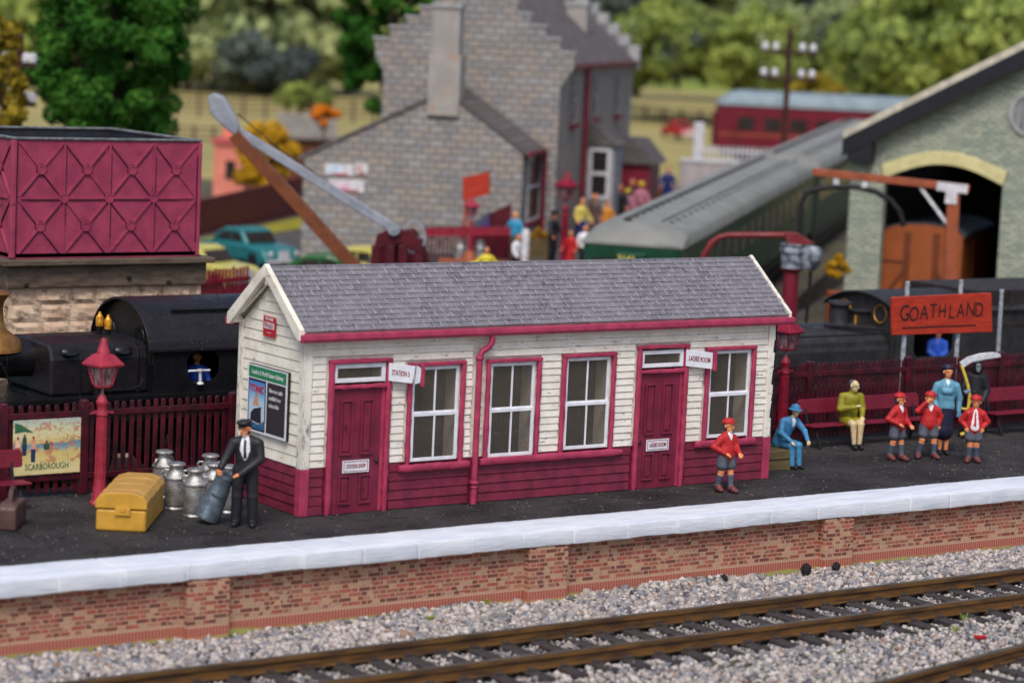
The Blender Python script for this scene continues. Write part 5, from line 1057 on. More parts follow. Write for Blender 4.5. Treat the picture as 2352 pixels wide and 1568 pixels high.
# teacher in light blue cardigan
P = []
for s_ in (-1, 1): P += [((s_ * .07, 0, .5), (s_ * .065, .0, .12), .062, .042, 'skin'), ((s_ * .065, .01, .06), (s_ * .08, -.13, .04), .052, .042, 'black', (1, 1, .9))]
P += [((0, 0, .95), (0, 0, .5), .175, .185, 'navy', (1, .8, 1)), ((0, 0, .5), (0, 0, .47), .19, .185, 'navy', (1, .8, 1)), ((0, 0, 1.0), (0, 0, 1.16), .185, .16, 'teacher', (1.02, .78, 1)), ((0, -.01, 1.18), (0, -.02, 1.38), .165, .165, 'teacher', (1.1, .78, 1)), ((-.05, -.11, 1.3), (.05, -.11, 1.3), .075, .075, 'teacher'),
      ((0, -.01, 1.49), (-.16, -.01, 1.4), .065, .078, 'teacher'), ((0, -.01, 1.49), (.16, -.01, 1.4), .065, .078, 'teacher'), ((0, -.02, 1.48), (0, -.03, 1.57), .056, .052, 'skin'), ((0, -.14, 1.38), (0, -.1, 1.52), .006, .04, 'shirt', (1, 1.4, 1), .6),
      ((-.19, -.01, 1.4), (-.27, -.02, 1.16), .078, .066, 'teacher'), ((-.27, -.02, 1.16), (-.2, -.15, .98), .062, .05, 'teacher'), ((.19, -.01, 1.4), (.28, .02, 1.15), .078, .066, 'teacher'), ((.28, .02, 1.15), (.27, -.02, .9), .062, .048, 'teacher')]
P += hand((-.19, -.17, .97), (.3, -.5, -.4), 1, 'skin', .6, (0, 0, 1)) + hand((.27, -.03, .88), (0, -.1, -1), -1, 'teacher', .5, (0, -1, 0)) + head((0, -.05, 1.68), 18, hair='brownhair')
def tcap(T): m = MB(); m.lathe([(.1, -.005), (.118, .02), (.122, .055), (.1, .095), (.05, .115), (.01, .118)], (0, 0, 0), 22); o = m.build('hat', M['navy'], T, smooth=True); o.location = (-.01, -.035, 1.72); o.rotation_euler = (R(-8), R(6), 0)
figure('woman in light blue cardigan and navy skirt standing with the schoolboys', at(2168, 1046, z=0) + Vector((.1, .15, 0)), FC + 2, P, .0115, .02, None, extra=[tcap])

# woman in olive sitting on the bench
P = [((0, .12, .56), (0, .08, .72), .18, .165, 'olive', (1.1, .9, 1)), ((0, .08, .72), (0, .02, 1.0), .165, .16, 'olive', (1.15, .85, 1)), ((-.14, .02, 1.05), (.14, .02, 1.05), .09, .09, 'olive'), ((0, .0, 1.1), (.01, -.03, 1.19), .075, .07, 'olive')]
for s_ in (-1, 1): P += [((s_ * .08, .1, .54), (s_ * .085, -.2, .53), .125, .105, 'olive'), ((s_ * .085, -.2, .53), (s_ * .085, -.36, .52), .085, .075, 'paleskin'), ((s_ * .085, -.36, .52), (s_ * .06, -.4, .14), .072, .048, 'paleskin'), ((s_ * .06, -.4, .08), (s_ * .07, -.53, .05), .05, .045, 'black', (1, 1, .9))]
P += [((-.2, .02, 1.05), (-.26, -.04, .8), .085, .075, 'olive'), ((-.26, -.04, .8), (-.02, -.22, .86), .07, .055, 'olive'), ((.2, .02, 1.05), (.26, .0, .8), .085, .07, 'olive'), ((.26, 0, .8), (.17, -.2, .66), .065, .052, 'olive')]
P += hand((0, -.23, .87), (.8, -.1, .3), 1, 'paleskin', .8) + hand((.16, -.22, .65), (-.2, -.8, -.5), -1, 'paleskin', .5) + head((.02, -.06, 1.28), 28, 'paleskin', .108, None) + [((-.0, .0, 1.35), (.0, .02, 1.29), .085, .08, 'hair', (1, 1, .8), .012)]
figure('seated woman in olive green coat on the bench, pale legs hanging down', (14.3, 2.3, .0), FC + 16, P, .012, .022, None, .97)

# man in blue on the box
T = thing('wooden_box', 'low olive brown wooden box the man in blue sits on, beside the building', 'box', (10.75, .95, 0), 0); m = MB(); m.box(-.5, .62, -.35, .45, 0, .37); m.build('box_body', M['box'], T, bevel=.012); m = MB(); m.box(-.5, .62, -.358, -.35, .2, .215); m.build('box_seam', M['iron'], T)
P = [((-.05, .18, .56), (-.02, .12, .78), .185, .17, 'blue', (1.1, .95, 1)), ((-.02, .12, .78), (.06, -.04, 1.06), .165, .155, 'blue', (1.12, .85, 1)), ((-.1, -.02, 1.1), (.2, -.04, 1.1), .085, .085, 'blue'), ((.06, -.06, 1.14), (.09, -.1, 1.22), .05, .05, 'paleskin'), ((.05, -.2, .88), (.08, -.17, 1.14), .03, .055, 'shirt', (1, 1.3, 1), .6)]
for s_, kx in ((-1, -.06), (1, .14)): P += [((s_ * .08, .14, .55), (kx, -.3, .55), .12, .095, 'blue'), ((kx, -.3, .55), (kx + .02, -.32, .12), .085, .065, 'blue'), ((kx + .02, -.3, .06), (kx + .06, -.45, .045), .055, .045, 'black', (1, 1, .9))]
P += [((-.15, -.02, 1.08), (-.26, -.12, .84), .08, .07, 'blue'), ((-.26, -.12, .84), (-.1, -.32, .66), .065, .052, 'blue'), ((.24, -.04, 1.08), (.38, -.18, .86), .08, .07, 'blue'), ((.38, -.18, .86), (.3, -.42, .7), .065, .05, 'blue')]
P += hand((-.09, -.34, .65), (.2, -.7, -.5), 1, 'paleskin', .7) + hand((.3, -.44, .68), (-.1, -.5, -.8), -1, 'paleskin', .7) + head((.11, -.14, 1.33), 28, 'paleskin', .1, None)
def bhat(T): m = MB(); m.lathe([(.155, 0), (.165, .012), (.15, .022), (.11, .03), (.108, .08), (.09, .115), (.04, .13), (.03, .135), (.02, .15)], (0, 0, 0), 24); o = m.build('hat', M['blue'], T, smooth=True); o.location = (.11, -.13, 1.37); o.rotation_euler = (R(6), R(4), 0)
pp = at(1843, 1073, z=0); figure('man in light blue suit and hat sitting on the wooden box', (11.33, .86, 0), FC + 30, P, .0115, .022, None, extra=[bhat], scale=.82)

# hooded figure with scythe
P = [((0, 0, .06), (0, .0, .9), .25, .19, 'black', (1, .8, 1)), ((0, 0, .9), (.02, 0, 1.4), .19, .17, 'black', (1.05, .8, 1)), ((-.12, 0, 1.45), (.14, 0, 1.45), .1, .1, 'black'), ((.03, -.02, 1.62), (.04, -.03, 1.72), .135, .13, 'black', (.95, 1, 1.1)), ((.05, -.02, 1.78), (.06, 0, 1.86), .09, .04, 'black'),
     ((-.18, 0, 1.42), (-.26, -.1, 1.2), .1, .1, 'black'), ((-.26, -.1, 1.2), (-.22, -.25, 1.12), .09, .08, 'black'), ((.2, 0, 1.42), (.3, .02, 1.12), .1, .09, 'black'), ((.3, .02, 1.12), (.22, -.12, .95), .09, .075, 'black')]
for k_ in range(8): a = 2 * math.pi * k_ / 8; P.append(((math.cos(a) * .17, math.sin(a) * .13, 1.1), (math.cos(a) * .25, math.sin(a) * .19, .05), .03, .05, 'black'))
P += [((.05, -.16, 1.71), (.05, -.15, 1.62), .062, .042, 'bone', (1, 1, 1), .6), ((.025, -.17, 1.71), (.025, -.17, 1.71), .02, .02, 'black', (1, 3, 1.2), .6), ((.075, -.17, 1.71), (.075, -.17, 1.71), .02, .02, 'black', (1, 3, 1.2), .6), ((.03, -.16, 1.62), (.07, -.16, 1.62), .009, .009, 'black', (1, 5, 1), .6)]
P += hand((-.22, -.26, 1.12), (0, -1, .1), 1, 'bone', .9) + hand((.2, -.14, .94), (-.2, -.8, -.3), -1, 'black', .8)
rp = Vector((17.72, 2.25, 0)); figure('figure in a long black hooded robe with a skull face beside the bench', rp, FC - 2, P, .0125, .02, None, .9)
T = thing('scythe', 'long yellow handled scythe with silver blade held by the robed figure', 'scythe', rp + Vector((0, 0, 0)), FC); Fs = Fr(rp, FC)
L = lambda u, v, y=-.33: Fs.at(u, v, y=y)
m = MB(); m.tube([L(2208, 838), L(2215, 858), L(2222, 880), L(2227, 905), L(2225, 930), L(2220, 950), L(2223, 970), L(2222, 990), L(2218, 1012)], .034, 12)
m.tube([L(2222, 940), L(2200, 936)], .026, 10); m.tube([L(2219, 994), L(2206, 998)], .04, 10); m.build('snath', M['scythe'], T, smooth=True)
m = MB(); m.tube([L(2216, 902), L(2229, 896)], .045, 12); m.build('grip', paint('grip_blue', srgb(110, 124, 160), None, 5, .5, .1), T, smooth=True)
m = MB(); up = [(2203, 832), (2222, 819), (2250, 811), (2280, 808), (2297, 812)]; dn = [(2299, 820), (2280, 823), (2255, 827), (2232, 832), (2212, 845)]; m.prism([(q.x, q.z) for q in [L(*k_) for k_ in up + dn]][::-1], lambda a, b: (a, -.36, b), lambda a, b: (a, -.31, b)); m.build('blade', M['steel'], T, bevel=.018, seg=3)

# simple standing / sitting figures for the distance, and engine crews
def far_person(label, loc, face, top, legs='black', skin='skin', hair='hair', hat=None, h=1.72, arms=((-.05, -.08), (.05, -.08)), upper=False, sit=False, skirt=False, cell=.022, group=None):
    s_ = h / 1.75; P = []; z = -.42 if sit else 0
    for q in (-1, 1):
        if upper: pass
        elif sit: P += [((q * .09, 0, .52), (q * .1, -.4, .52), .1, .085, legs), ((q * .1, -.4, .52), (q * .1, -.42, .1), .08, .06, legs), ((q * .1, -.42, .05), (q * .1, -.55, .05), .05, .045, 'black')]
        elif not skirt: P += [((q * .09, 0, .92), (q * .1, 0, .5), .11, .09, legs), ((q * .1, 0, .5), (q * .11, .02, .1), .085, .062, legs), ((q * .11, 0, .05), (q * .12, -.12, .05), .055, .048, 'black')]
        else: P += [((q * .07, 0, .5), (q * .07, 0, .1), .06, .045, skin), ((q * .07, 0, .05), (q * .08, -.12, .05), .05, .045, 'black')]
    if skirt and not sit and not upper: P += [((0, 0, .95), (0, 0, .5), .17, .21, legs, (1, .85, 1))]
    P += [((0, 0, 1.0 + z), (0, 0, 1.35 + z), .16, .165, top, (1.1, .8, 1)), ((0, 0, 1.47 + z), (-.16, 0, 1.39 + z), .065, .08, top), ((0, 0, 1.47 + z), (.16, 0, 1.39 + z), .065, .08, top), ((0, 0, 1.46 + z), (0, -.02, 1.54 + z), .055, .05, skin)]
    for q, (dx, dy) in zip((-1, 1), arms):
        e = (q * .26 + dx * .5, dy * .6, 1.16 + z); w_ = (q * .22 + dx * 1.6, dy * 2.2, .98 + z + abs(dx) * .6); P += [((q * .19, 0, 1.38 + z), e, .075, .062, top), (e, w_, .06, .05, top)]; P += hand(w_, A3(w_) - A3(e), -q, skin, .5)
    P += head((0, -.03, 1.64 + z), 0, skin, .1, hair)
    ex = None
    if hat:
        def hf(T, hz=1.68 + z): m = MB(); m.lathe([(.14, 0), (.15, .012), (.11, .03), (.108, .09), (.08, .12), (.01, .125)], (0, -.03, hz), 16); m.build('hat', M[hat], T, smooth=True)
        ex = [hf]
    return figure(label, loc, face, P, cell, .025, group, s_, extra=ex)
a = at(452, 870, y=7.85); far_person('engine driver in dark blue overalls leaning out of the black cab opening', (a.x + .05, 7.95, a.z - 1.1), FC, 'denim', 'denim', h=1.6, upper=True, arms=((-.02, -.1), (.02, -.1)))
a = at(2143, 790, y=7.9); far_person('engine driver in bright blue jacket leaning from the cab under the name board', (a.x, 7.75, a.z - 1.3), FC, 'denim', 'navy', arms=((.1, -.1), (-.1, -.1)), h=1.7, upper=True)

# ------------------------------------------------------------ the far platform and the stone station house
def dist(P): return (_M.transposed() @ (Vector(P) - CAMLOC)).z * -1
def onray(u, v, d):
    r_ = _M @ Vector(((u - 1176) / FPX, -(v - 784) / FPX, -1)); return CAMLOC + r_ * d
def flat(p, z): return Vector((p[0], p[1], z))
HA = -45.6; H0 = at(1190, 592, z=0); Hf = Fr(H0, HA)
def bf(name, label, cat, F_, group=None): return thing(name, label, cat, tuple(F_.o), F_.deg, group)
G0 = onray(1342, 558, 73); Gf = Fr((G0.x, G0.y, -.9), -49.5); GT = R(1.85)
struct(MB().box(-4.6, 5.2, -3.5, 46, -1.19, 0).build('far_platform', M['road'], loc=H0)).rotation_euler.z = R(HA)
m = MB(); m.box(5.21, 5.75, -3.5, 46, -.12, .006); struct(m.build('far_platform_edge', M['whitepaint'], loc=H0)).rotation_euler.z = R(HA)
Y_ = at(560, 560, z=-1.15); struct(MB().box(-14, 22, -16, 9, -1.25, -1.13).build('yard_road', M['road'], loc=flat(Y_, 0))).rotation_euler.z = R(-40)

T = bf('station_house', 'grey stone station house with crow stepped gables and a lean-to end', 'house', Hf)
A_ = Hf.at
le, re = A_(698, 362, y=0), A_(1193, 350, y=0); xl = le.x; apx = A_(1026, 214, y=0); lb = -.05
d1 = A_(1249, 334, x=.12).y
m = MB(); m.px([(xl, -1.19), (0, -1.19), (0, re.z), (apx.x, apx.z), (xl, le.z)], 0, d1); m.build('lean_to_wall', M['greystone'], T)
m = MB(); th = .14
m.px([(.18, re.z - .1), (apx.x, apx.z + .02), (apx.x, apx.z + .02 + th), (.18, re.z - .1 + th)], -.06, d1); m.px([(xl - .18, le.z - .08), (xl - .18, le.z - .08 + th), (apx.x, apx.z + .02 + th), (apx.x, apx.z + .02)], -.06, d1); m.build('lean_to_roof', M['houseroof'], T)
m = MB(); m.bar((.22, -.05, re.z - .06), (.22, d1, re.z - .06), .14, .14); m.tube([(.2, d1 - .12, re.z - .1), (.2, d1 - .12, 0)], .09, 8); m.build('lean_to_gutter', M['housemaroon'], T)
def hwin(F_at, u0, v0, u1, v1, x, name='window', fr=.07, sillm=True, split=True):
    a, b = F_at(u0, v0, x=x), F_at(u1, v1, x=x); y0, y1 = sorted((a.y, b.y)); z0, z1 = sorted((a.z, b.z))
    y1 = max(y1, y0 + .7)
    o = MB().box(x, x + .03, y0, y1, z0, z1).build(name, M['darkglass'], T)
    m = MB(); e = fr
    m.box(x + .03, x + .07, y0, y0 + e, z0, z1); m.box(x + .03, x + .07, y1 - e, y1, z0, z1); m.box(x + .03, x + .07, y0 + e, y1 - e, z0, z0 + e); m.box(x + .03, x + .07, y0 + e, y1 - e, z1 - e, z1); zm = (z0 + z1) / 2; m.box(x + .03, x + .07, y0 + e, y1 - e, zm - e / 2, zm + e / 2); m.build('frame', M['whitepaint'], o)
    if sillm: m = MB(); m.box(x, x + .16, y0 - .1, y1 + .1, z0 - .14, z0); m.build('sill', M['housemaroon'], o)
hwin(A_, 1213, 352, 1234, 500, .0)
# main block
gp = [(880, 161), (865, 139), (859, 90), (896, 90), (896, 64), (933, 64), (933, 41), (966, 41), (966, 18), (1000, 18), (1000, -6), (1032, -6), (1032, -30), (1062, -30), (1062, -55), (1112, -55), (1112, -48), (1140, -48), (1140, -22), (1163, -22), (1163, 4), (1190, 4), (1190, 34), (1220, 34), (1220, 62), (1253, 62), (1253, 92), (1287, 92), (1287, 124), (1321, 124), (1317, 158), (1287, 202)]
G2 = [A_(u, v, y=d1) for u, v in gp]; GL, GR = G2[0].x, G2[-1].x
# snap the steps level and plumb
q = [(p.x, p.z) for p in G2]; q = [(GL, -1.19)] + [(GL, q[0][1])] + q[1:-1] + [(GR, q[-1][1]), (GR, -1.19)]
for i in range(3, len(q) - 4):
    a, b = q[i], q[i + 1]
    if abs(a[1] - b[1]) < abs(a[0] - b[0]): z_ = (a[1] + b[1]) / 2; q[i], q[i + 1] = (a[0], z_), (b[0], z_)
m = MB(); m.px(q, d1, d1 + .45); m.build('stepped_gable', M['greystone'], T)
m = MB()
for i in range(2, len(q) - 3):
    a, b = q[i], q[i + 1]
    if abs(a[1] - b[1]) < .05 and abs(a[0] - b[0]) > .2: m.box(min(a[0], b[0]) - .04, max(a[0], b[0]) + .04, d1 - .04, d1 + .5, a[1], a[1] + .09)
m.build('coping_stones', M['quoin'], T)
ev = A_(1324, 144, x=GR); D2 = max(9.0, min(A_(1452, 131, x=GR).y, 26)); zE = A_(1324, 150, x=GR).z
m = MB(); m.box(GL + .02, GR - .02, d1 + .45, D2, -1.19, zE); m.build('side_wall', M['greystoneshadelift'], T)
gx = (GL + GR) / 2; zR = zE + (GR - GL) / 2 * .92
m = MB(); m.px([(GR + .15, zE - .1), (gx, zR), (gx, zR + .16), (GR + .15, zE + .06)], d1 + .45, D2); m.px([(GL - .15, zE - .1), (GL - .15, zE + .06), (gx, zR + .16), (gx, zR)], d1 + .45, D2); m.build('main_roof', M['houseroof'], T)
q2 = [(x, z) for x, z in q]; m = MB(); m.px([(GL, 0), (GL, zE), (gx, zR), (GR, zE), (GR, 0)], D2, D2 + .45)
for k in range(7):
    t_ = k / 7; x_ = GR + (gx - GR) * t_; z_ = zE + (zR - zE) * t_; m.box(x_ - .62, x_ + .3, D2 - .02, D2 + .47, z_ - .3, z_ + .72)
m.build('far_stepped_gable', M['quoin'], T)
m = MB(); m.bar((GR + .2, d1 + .45, zE - .02), (GR + .2, D2, zE - .02), .18, .16)
for u, v in ((1351, 150), (1250, 337)): 
    if u == 1351: y_ = A_(1350, 200, x=GR + .15).y; m.tube([(GR + .14, y_, zE - .05), (GR + .14, y_, 0)], .1, 8)
m.build('gutter', M['housemaroon'], T)
for u, v0, v1 in ((1317, 180, 283), (1366, 176, 268), (1418, 176, 262)):
    y_ = A_(u, 230, x=GR).y; a, b = A_(u, v0, x=GR), A_(u, v1, x=GR); o = MB().box(GR, GR + .03, y_ - .5, y_ + .5, b.z, a.z).build('window', M['darkglass'], T)
    m = MB(); e = .09; m.box(GR + .03, GR + .07, y_ - .5, y_ - .5 + e, b.z, a.z); m.box(GR + .03, GR + .07, y_ + .5 - e, y_ + .5, b.z, a.z); zm = (a.z + b.z) / 2
    for z_ in (b.z, zm, a.z - e): m.box(GR + .03, GR + .07, y_ - .5 + e, y_ + .5 - e, z_, z_ + e)
    m.build('frame', M['quoin'], o); m = MB(); m.box(GR, GR + .18, y_ - .65, y_ + .65, b.z - .2, b.z); m.build('sill', M['housemaroon'], o)
# chimneys
c0, c1 = A_(981, 232, y=-.15), A_(1054, 232, y=-.15); c2 = A_(1054, 128, y=-.15).z; c3, c4_ = A_(994, 60, y=-.1), A_(1056, 60, y=-.1); c5 = A_(1020, 18, y=-.15).z
m = MB(); m.box(c0.x, c1.x, -.15, .75, c0.z - .5, c2); m.box(c3.x, c4_.x, -.1, .7, c2, c5); m.build('chimney', M['render'], T, bevel=.03)
m = MB(); m.box(c3.x - .06, c4_.x + .06, -.16, .76, c5, c5 + .16); m.build('chimney_cap', M['quoin'], T)
e0 = A_(1325, 112, x=GR - 1.5); m = MB(); cw = .42; m.box(GR - 1.5 - cw, GR - 1.5 + cw, e0.y - .5, e0.y + .5, e0.z - 1, A_(1325, 14, x=GR - 1.5).z); m.build('rear_chimney', M['render'], T); zc = A_(1325, 14, x=GR - 1.5).z; m = MB(); m.box(GR - 1.5 - cw - .06, GR - 1.5 + cw + .06, e0.y - .56, e0.y + .56, zc, zc + .2); m.build('chimney_cap', M['quoin'], T)
# bay window and porch along the platform side
b0 = A_(1343, 460, x=GR); yb = b0.y; b1 = A_(1400, 460, y=yb); zb0, zb1 = A_(1343, 455, y=yb).z, A_(1343, 338, y=yb).z
m = MB(); m.box(GR, b1.x + .1, yb, yb + 2.2, 0, zb1 + .1); m.build('bay_window_wall', M['quoin'], T); o = MB().box(b0.x + .12, b1.x - .05, yb - .03, yb, zb0, zb1).build('bay_window', M['darkglass'], T)
m = MB(); X0, X1, e = b0.x + .1, b1.x - .03, .13
m.box(X0, X0 + e, yb - .08, yb - .03, zb0, zb1); m.box(X1 - e, X1, yb - .08, yb - .03, zb0, zb1)
for z_ in (zb0, (zb0 + zb1) / 2 - e / 2, zb1 - e): m.box(X0 + e, X1 - e, yb - .08, yb - .03, z_, z_ + e)
m.build('frame', M['whitepaint'], o)
m = MB(); m.prism([(GR, zb1 + .1), (b1.x + .25, zb1 + .1), (GR, zb1 + 1.1)], lambda a, b: (a, yb - .15, b), lambda a, b: (a, yb + 2.35, b)); m.build('bay_roof', M['houseroof'], T)
p0 = A_(1452, 380, x=GR); yp = min(p0.y, D2 - 3); m = MB(); m.box(GR, GR + 1.4, yp, yp + 3.4, 0, 2.5); m.build('porch_wall', M['housemaroon'], T)
m = MB(); m.px([(GR - .1, 2.5), (GR + 1.7, 2.5), (GR + .8, 3.5), (GR - .1, 3.5)], yp - .2, yp + 3.6); m.build('porch_roof', M['houseroof'], T)
# enamel advertisements on the lean-to
for lb, u0, v0, u1, v1, cs in (('wide white and blue enamel advert on the lean-to stone wall', 747, 374, 811, 405, ((150, 190, 226), (222, 226, 236))), ('small white enamel advert with red patch on the lean-to wall', 816, 374, 844, 402, ((220, 226, 232), (190, 90, 70))), ('white and pink enamel advert below the other two on the lean-to wall', 756, 410, 836, 443, ((226, 218, 230), (210, 170, 190)))):
    a, b = A_(u0, v0, y=-.03), A_(u1, v1, y=-.03); E_ = thing('enamel_advert', lb, 'advert', tuple(Hf.w((a.x, -.03, b.z))), HA, 'enamel adverts'); w_, h_ = b.x - a.x, a.z - b.z
    MB().box(0, w_, -.03, .02, 0, h_).build('plate', M['whitepaint'], E_); MB().box(w_ * .1, w_ * .62, -.035, -.03, h_ * .2, h_ * .8).build('picture', paint('advert', srgb(*cs[0]), srgb(*cs[1]), 3, .4, 0), E_); MB().box(w_ * .3, w_ * .85, -.037, -.035, h_ * .06, h_ * .2).build('caption', M['redcoat'], E_)

# ------------------------------------------------------------ green coaches
def coach(label, F_, y0, L, body, roof, end, w_=2.75, ze=3.15, zr=3.75, dome=1.4, stripe=None, group='passenger coaches', windows=True, vents=True, num=None):
    T = thing('railway_coach', label, 'coach', tuple(F_.w((0, y0, 0))), F_.deg, group)
    m = MB(); m.box(0, w_, .02, L, .95, ze); m.build('body', body, T, bevel=.04)
    n, ny = 14, 26; V = []; 
    ys = [0] + [dome * k / 6 for k in range(1, 7)] + list(np.linspace(dome, L - dome, 8)[1:-1]) + [L - dome * (1 - k / 6) for k in range(0, 7)]
    for y in ys:
        e = min(y, L - y); f = 1 if e >= dome else math.sin(math.pi / 2 * (e / dome)) ** .8
        for i in range(n + 1): a = math.pi * i / n; V.append((w_ / 2 - (w_ / 2 + .07) * math.cos(a) * (.0 + 1), y, ze - .03 + (zr - ze) * (math.sin(a) ** .55) * (.12 + .88 * f)))
    m = MB(); k = n + 1; fs = [(j * k + i, j * k + i + 1, (j + 1) * k + i + 1, (j + 1) * k + i) for j in range(len(ys) - 1) for i in range(n)] + [tuple(range(k))[::-1], tuple((len(ys) - 1) * k + i for i in range(k))] + [(j * k, (j + 1) * k, (j + 1) * k + n, j * k + n) for j in range(len(ys) - 1)]
    m.add(V, fs); m.build('roof', roof, T, smooth=True)
    m = MB()
    if vents:
        for fx in (.3, .7): m.bar((w_ * fx, dome, zr - .05), (w_ * fx, L - dome, zr - .05), .05, .04)
        y = 1.2
        while y < L - 1: m.lathe([(.11, 0), (.13, .04), (.05, .1)], (w_ * .5 - .38, y, zr - .04), 8); m.lathe([(.09, 0), (.1, .04), (.04, .08)], (w_ * .78, y + .4, zr - .12), 8); y += .95
        m.build('roof_vents', M['rooffit'], T)
    m = MB(); m.box(.1, w_ - .1, .3, L - .3, .55, .95); m.build('underframe', M['iron'], T)
    for y in (1.6, 3.9, L - 3.9, L - 1.6):
        for x in (.55, w_ - .55): m = MB(); m.lathe([(.44, -.05), (.48, 0), (.44, .05)], (x, y, .48), 18, Matrix.Rotation(R(90), 3, 'Y')); m.build('wheel', M['iron'], T)
    if windows:
        for x, s_ in ((0, -1), (w_, 1)):
            y = 1.2
            while y < L - 1.6: MB().box(x + min(0, s_ * .015), x + max(0, s_ * .015), y, y + .95, 2.0, 2.75).build('side_window', M['darkglass'], T); y += 1.5
            if stripe: m = MB(); m.box(x + min(0, s_ * .018), x + max(0, s_ * .018), .05, L - .03, 1.72, 1.8); m.build('lining', stripe, T)
    MB().box(.25, .95, -.0, .019, 2.05, 2.75).build('end_window', M['darkglass'], T); MB().box(w_ - .95, w_ - .25, 0, .019, 2.05, 2.75).build('end_window', M['darkglass'], T)
    m = MB(); m.box(w_ / 2 - .42, w_ / 2 + .42, -.18, .019, 1.0, 2.95); m.build('gangway', end, T, bevel=.03)
    if num: lettering(num, .26, M['paleyellow'], T, (w_ / 2 - .1, -.2, 2.78), (1, 0, 0), (0, 0, 1), 0, .01)
    return T
L1, L2 = 27, 26
T = coach('green coach with long grey roof, nearest one beside the station house platform', Gf, 0, L1 - .5, M['green'], M['coachroof'], M['green'], num='3141'); T.rotation_euler.x = GT
T = coach('second green coach with grey roof, coupled behind the nearest one', Gf, L1, L2, M['greendark'], M['coachroof'], M['greendark']); T.rotation_euler.x = GT * .85; T.location.z += L1 * math.sin(GT)
m = MB(); m.box(-.9, 3.7, .5, 62, -2.6, -.24); o = struct(m.build('embankment', M['earth'], loc=tuple(Gf.o))); o.rotation_euler = (GT, 0, R(Gf.deg))
R0 = onray(1643, 337, 150); Rf = Fr((R0.x, R0.y, R0.z - .95), -38 - 90)
Rc = Fr((R0.x, R0.y, R0.z - 1.0), -37)
T = coach('maroon coach with pale blue grey roof standing far off behind the goods shed', Fr(Rc.w((0, 2.75, 0)), -37 - 90), 0, 19, M['coachred'], M['roofblue'], M['coachred'], stripe=M['lining'], vents=False, ze=3.45, zr=4.3)
for k in range(4):
    pass
gz = at(1650, 400, z=-1.15)
track('track with the two green coaches beside the far platform', tuple(Gf.w((1.37, 0, -.22))), tuple(Gf.w((1.37, 60, -.22))), 1.47, 60, 'railway tracks').rotation_euler.y = -GT

# ------------------------------------------------------------ goods shed, van, loading gauge
S0 = onray(1945, 671, 84); Sf = Fr((S0.x, S0.y, -1.18), -55); B_ = Sf.at
T = bf('goods_shed', 'pale green stone goods shed with yellow arched doorway and black bargeboards', 'shed', Sf)
lw = B_(1945, 671, y=0).x; wl_ = B_(1958, 340, y=0); j0, j1 = B_(2020, 600, y=0).x, B_(2294, 560, y=0).x
i0, it, i1 = B_(2028, 403, y=0), B_(2168, 389, y=0), B_(2304, 432, y=0); rk0, rk1 = B_(1945, 300, y=0), B_(2352, 98, y=0); sl_ = (rk1.z - rk0.z) / (rk1.x - rk0.x)
ax_ = 8.2; apz = rk0.z + (ax_ - rk0.x) * sl_; x_l = wl_.x; zs = (i0.z + i1.z) / 2; zc_ = it.z + .15; xm = (j0 + j1) / 2
def arch(n=14, up=0, ext=0): return [(j0 - ext + (j1 - j0 + 2 * ext) * i / n, zs - up * .0 + (zc_ - zs) * math.sin(math.pi * i / n) + up) for i in range(n + 1)]
zwl = rk0.z + (x_l - rk0.x) * sl_ - .35
m = MB(); out = [(x_l, 0), (j0, 0)] + arch() + [(j1, 0), (2 * ax_ - x_l, 0), (2 * ax_ - x_l, zwl), (ax_, apz - .3), (x_l, zwl)]; m.px(out, 0, .45); m.build('gable_wall', M['shedstone'], T)
m = MB(); ai, ao = arch(14, 0, 0), arch(14, .42, .12)
m.px(ai + ao[::-1], -.1, -.002); m.build('arch_band', M['arch'], T, bevel=.02)
m = MB(); q = lambda o1, o2: [(rk0.x, rk0.z + o1), (ax_, apz + o1), (2 * ax_ - rk0.x, rk0.z + o1), (2 * ax_ - rk0.x, rk0.z + o2), (ax_, apz + o2), (rk0.x, rk0.z + o2)]
m.px(q(.0, -.24), -.5, 16); m.build('roof', M['shedroof'], T); m = MB(); m.px(q(-.24, -.8), -.52, -.36); m.px([(rk0.x + .1, rk0.z - .34), (x_l + .75, rk0.z - .3), (x_l + .75, rk0.z - .95), (x_l - .05, rk0.z - .95), (x_l - .05, rk0.z - .7)], -.5, .0); m.build('bargeboards', M['barge'], T)
rw = B_(2372, 262, y=0); m = MB(); m.lathe([(.62, -.02), (.62, .03)], (rw.x, 0, rw.z), 24, Matrix.Rotation(R(90), 3, 'X')); m.build('round_window', M['darkglass'], T)
m = MB(); m.lathe([(.6, .03), (.6, .07), (.72, .07), (.72, 0)], (rw.x, 0, rw.z), 24, Matrix.Rotation(R(90), 3, 'X')); m.build('round_window_frame', M['quoin'], T)
m = MB(); W2 = 2 * ax_ - x_l; m.box(x_l, x_l + .3, .45, 16, 0, zwl); m.box(W2 - .3, W2, .45, 16, 0, zwl); m.box(x_l, W2, 15.7, 16, 0, zwl); m.build('side_walls', M['shedstone'], T)
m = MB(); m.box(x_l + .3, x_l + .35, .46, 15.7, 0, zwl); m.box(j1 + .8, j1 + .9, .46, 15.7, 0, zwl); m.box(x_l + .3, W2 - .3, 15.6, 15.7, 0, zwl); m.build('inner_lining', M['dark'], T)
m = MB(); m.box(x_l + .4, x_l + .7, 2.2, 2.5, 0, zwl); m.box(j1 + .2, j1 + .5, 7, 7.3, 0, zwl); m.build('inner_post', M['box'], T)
v0, v1 = B_(2026, 560, y=.9), B_(2211, 560, y=.9); vt, vs = B_(2095, 514, y=.9).z, (B_(2031, 531, y=.9).z + B_(2211, 553, y=.9).z) / 2
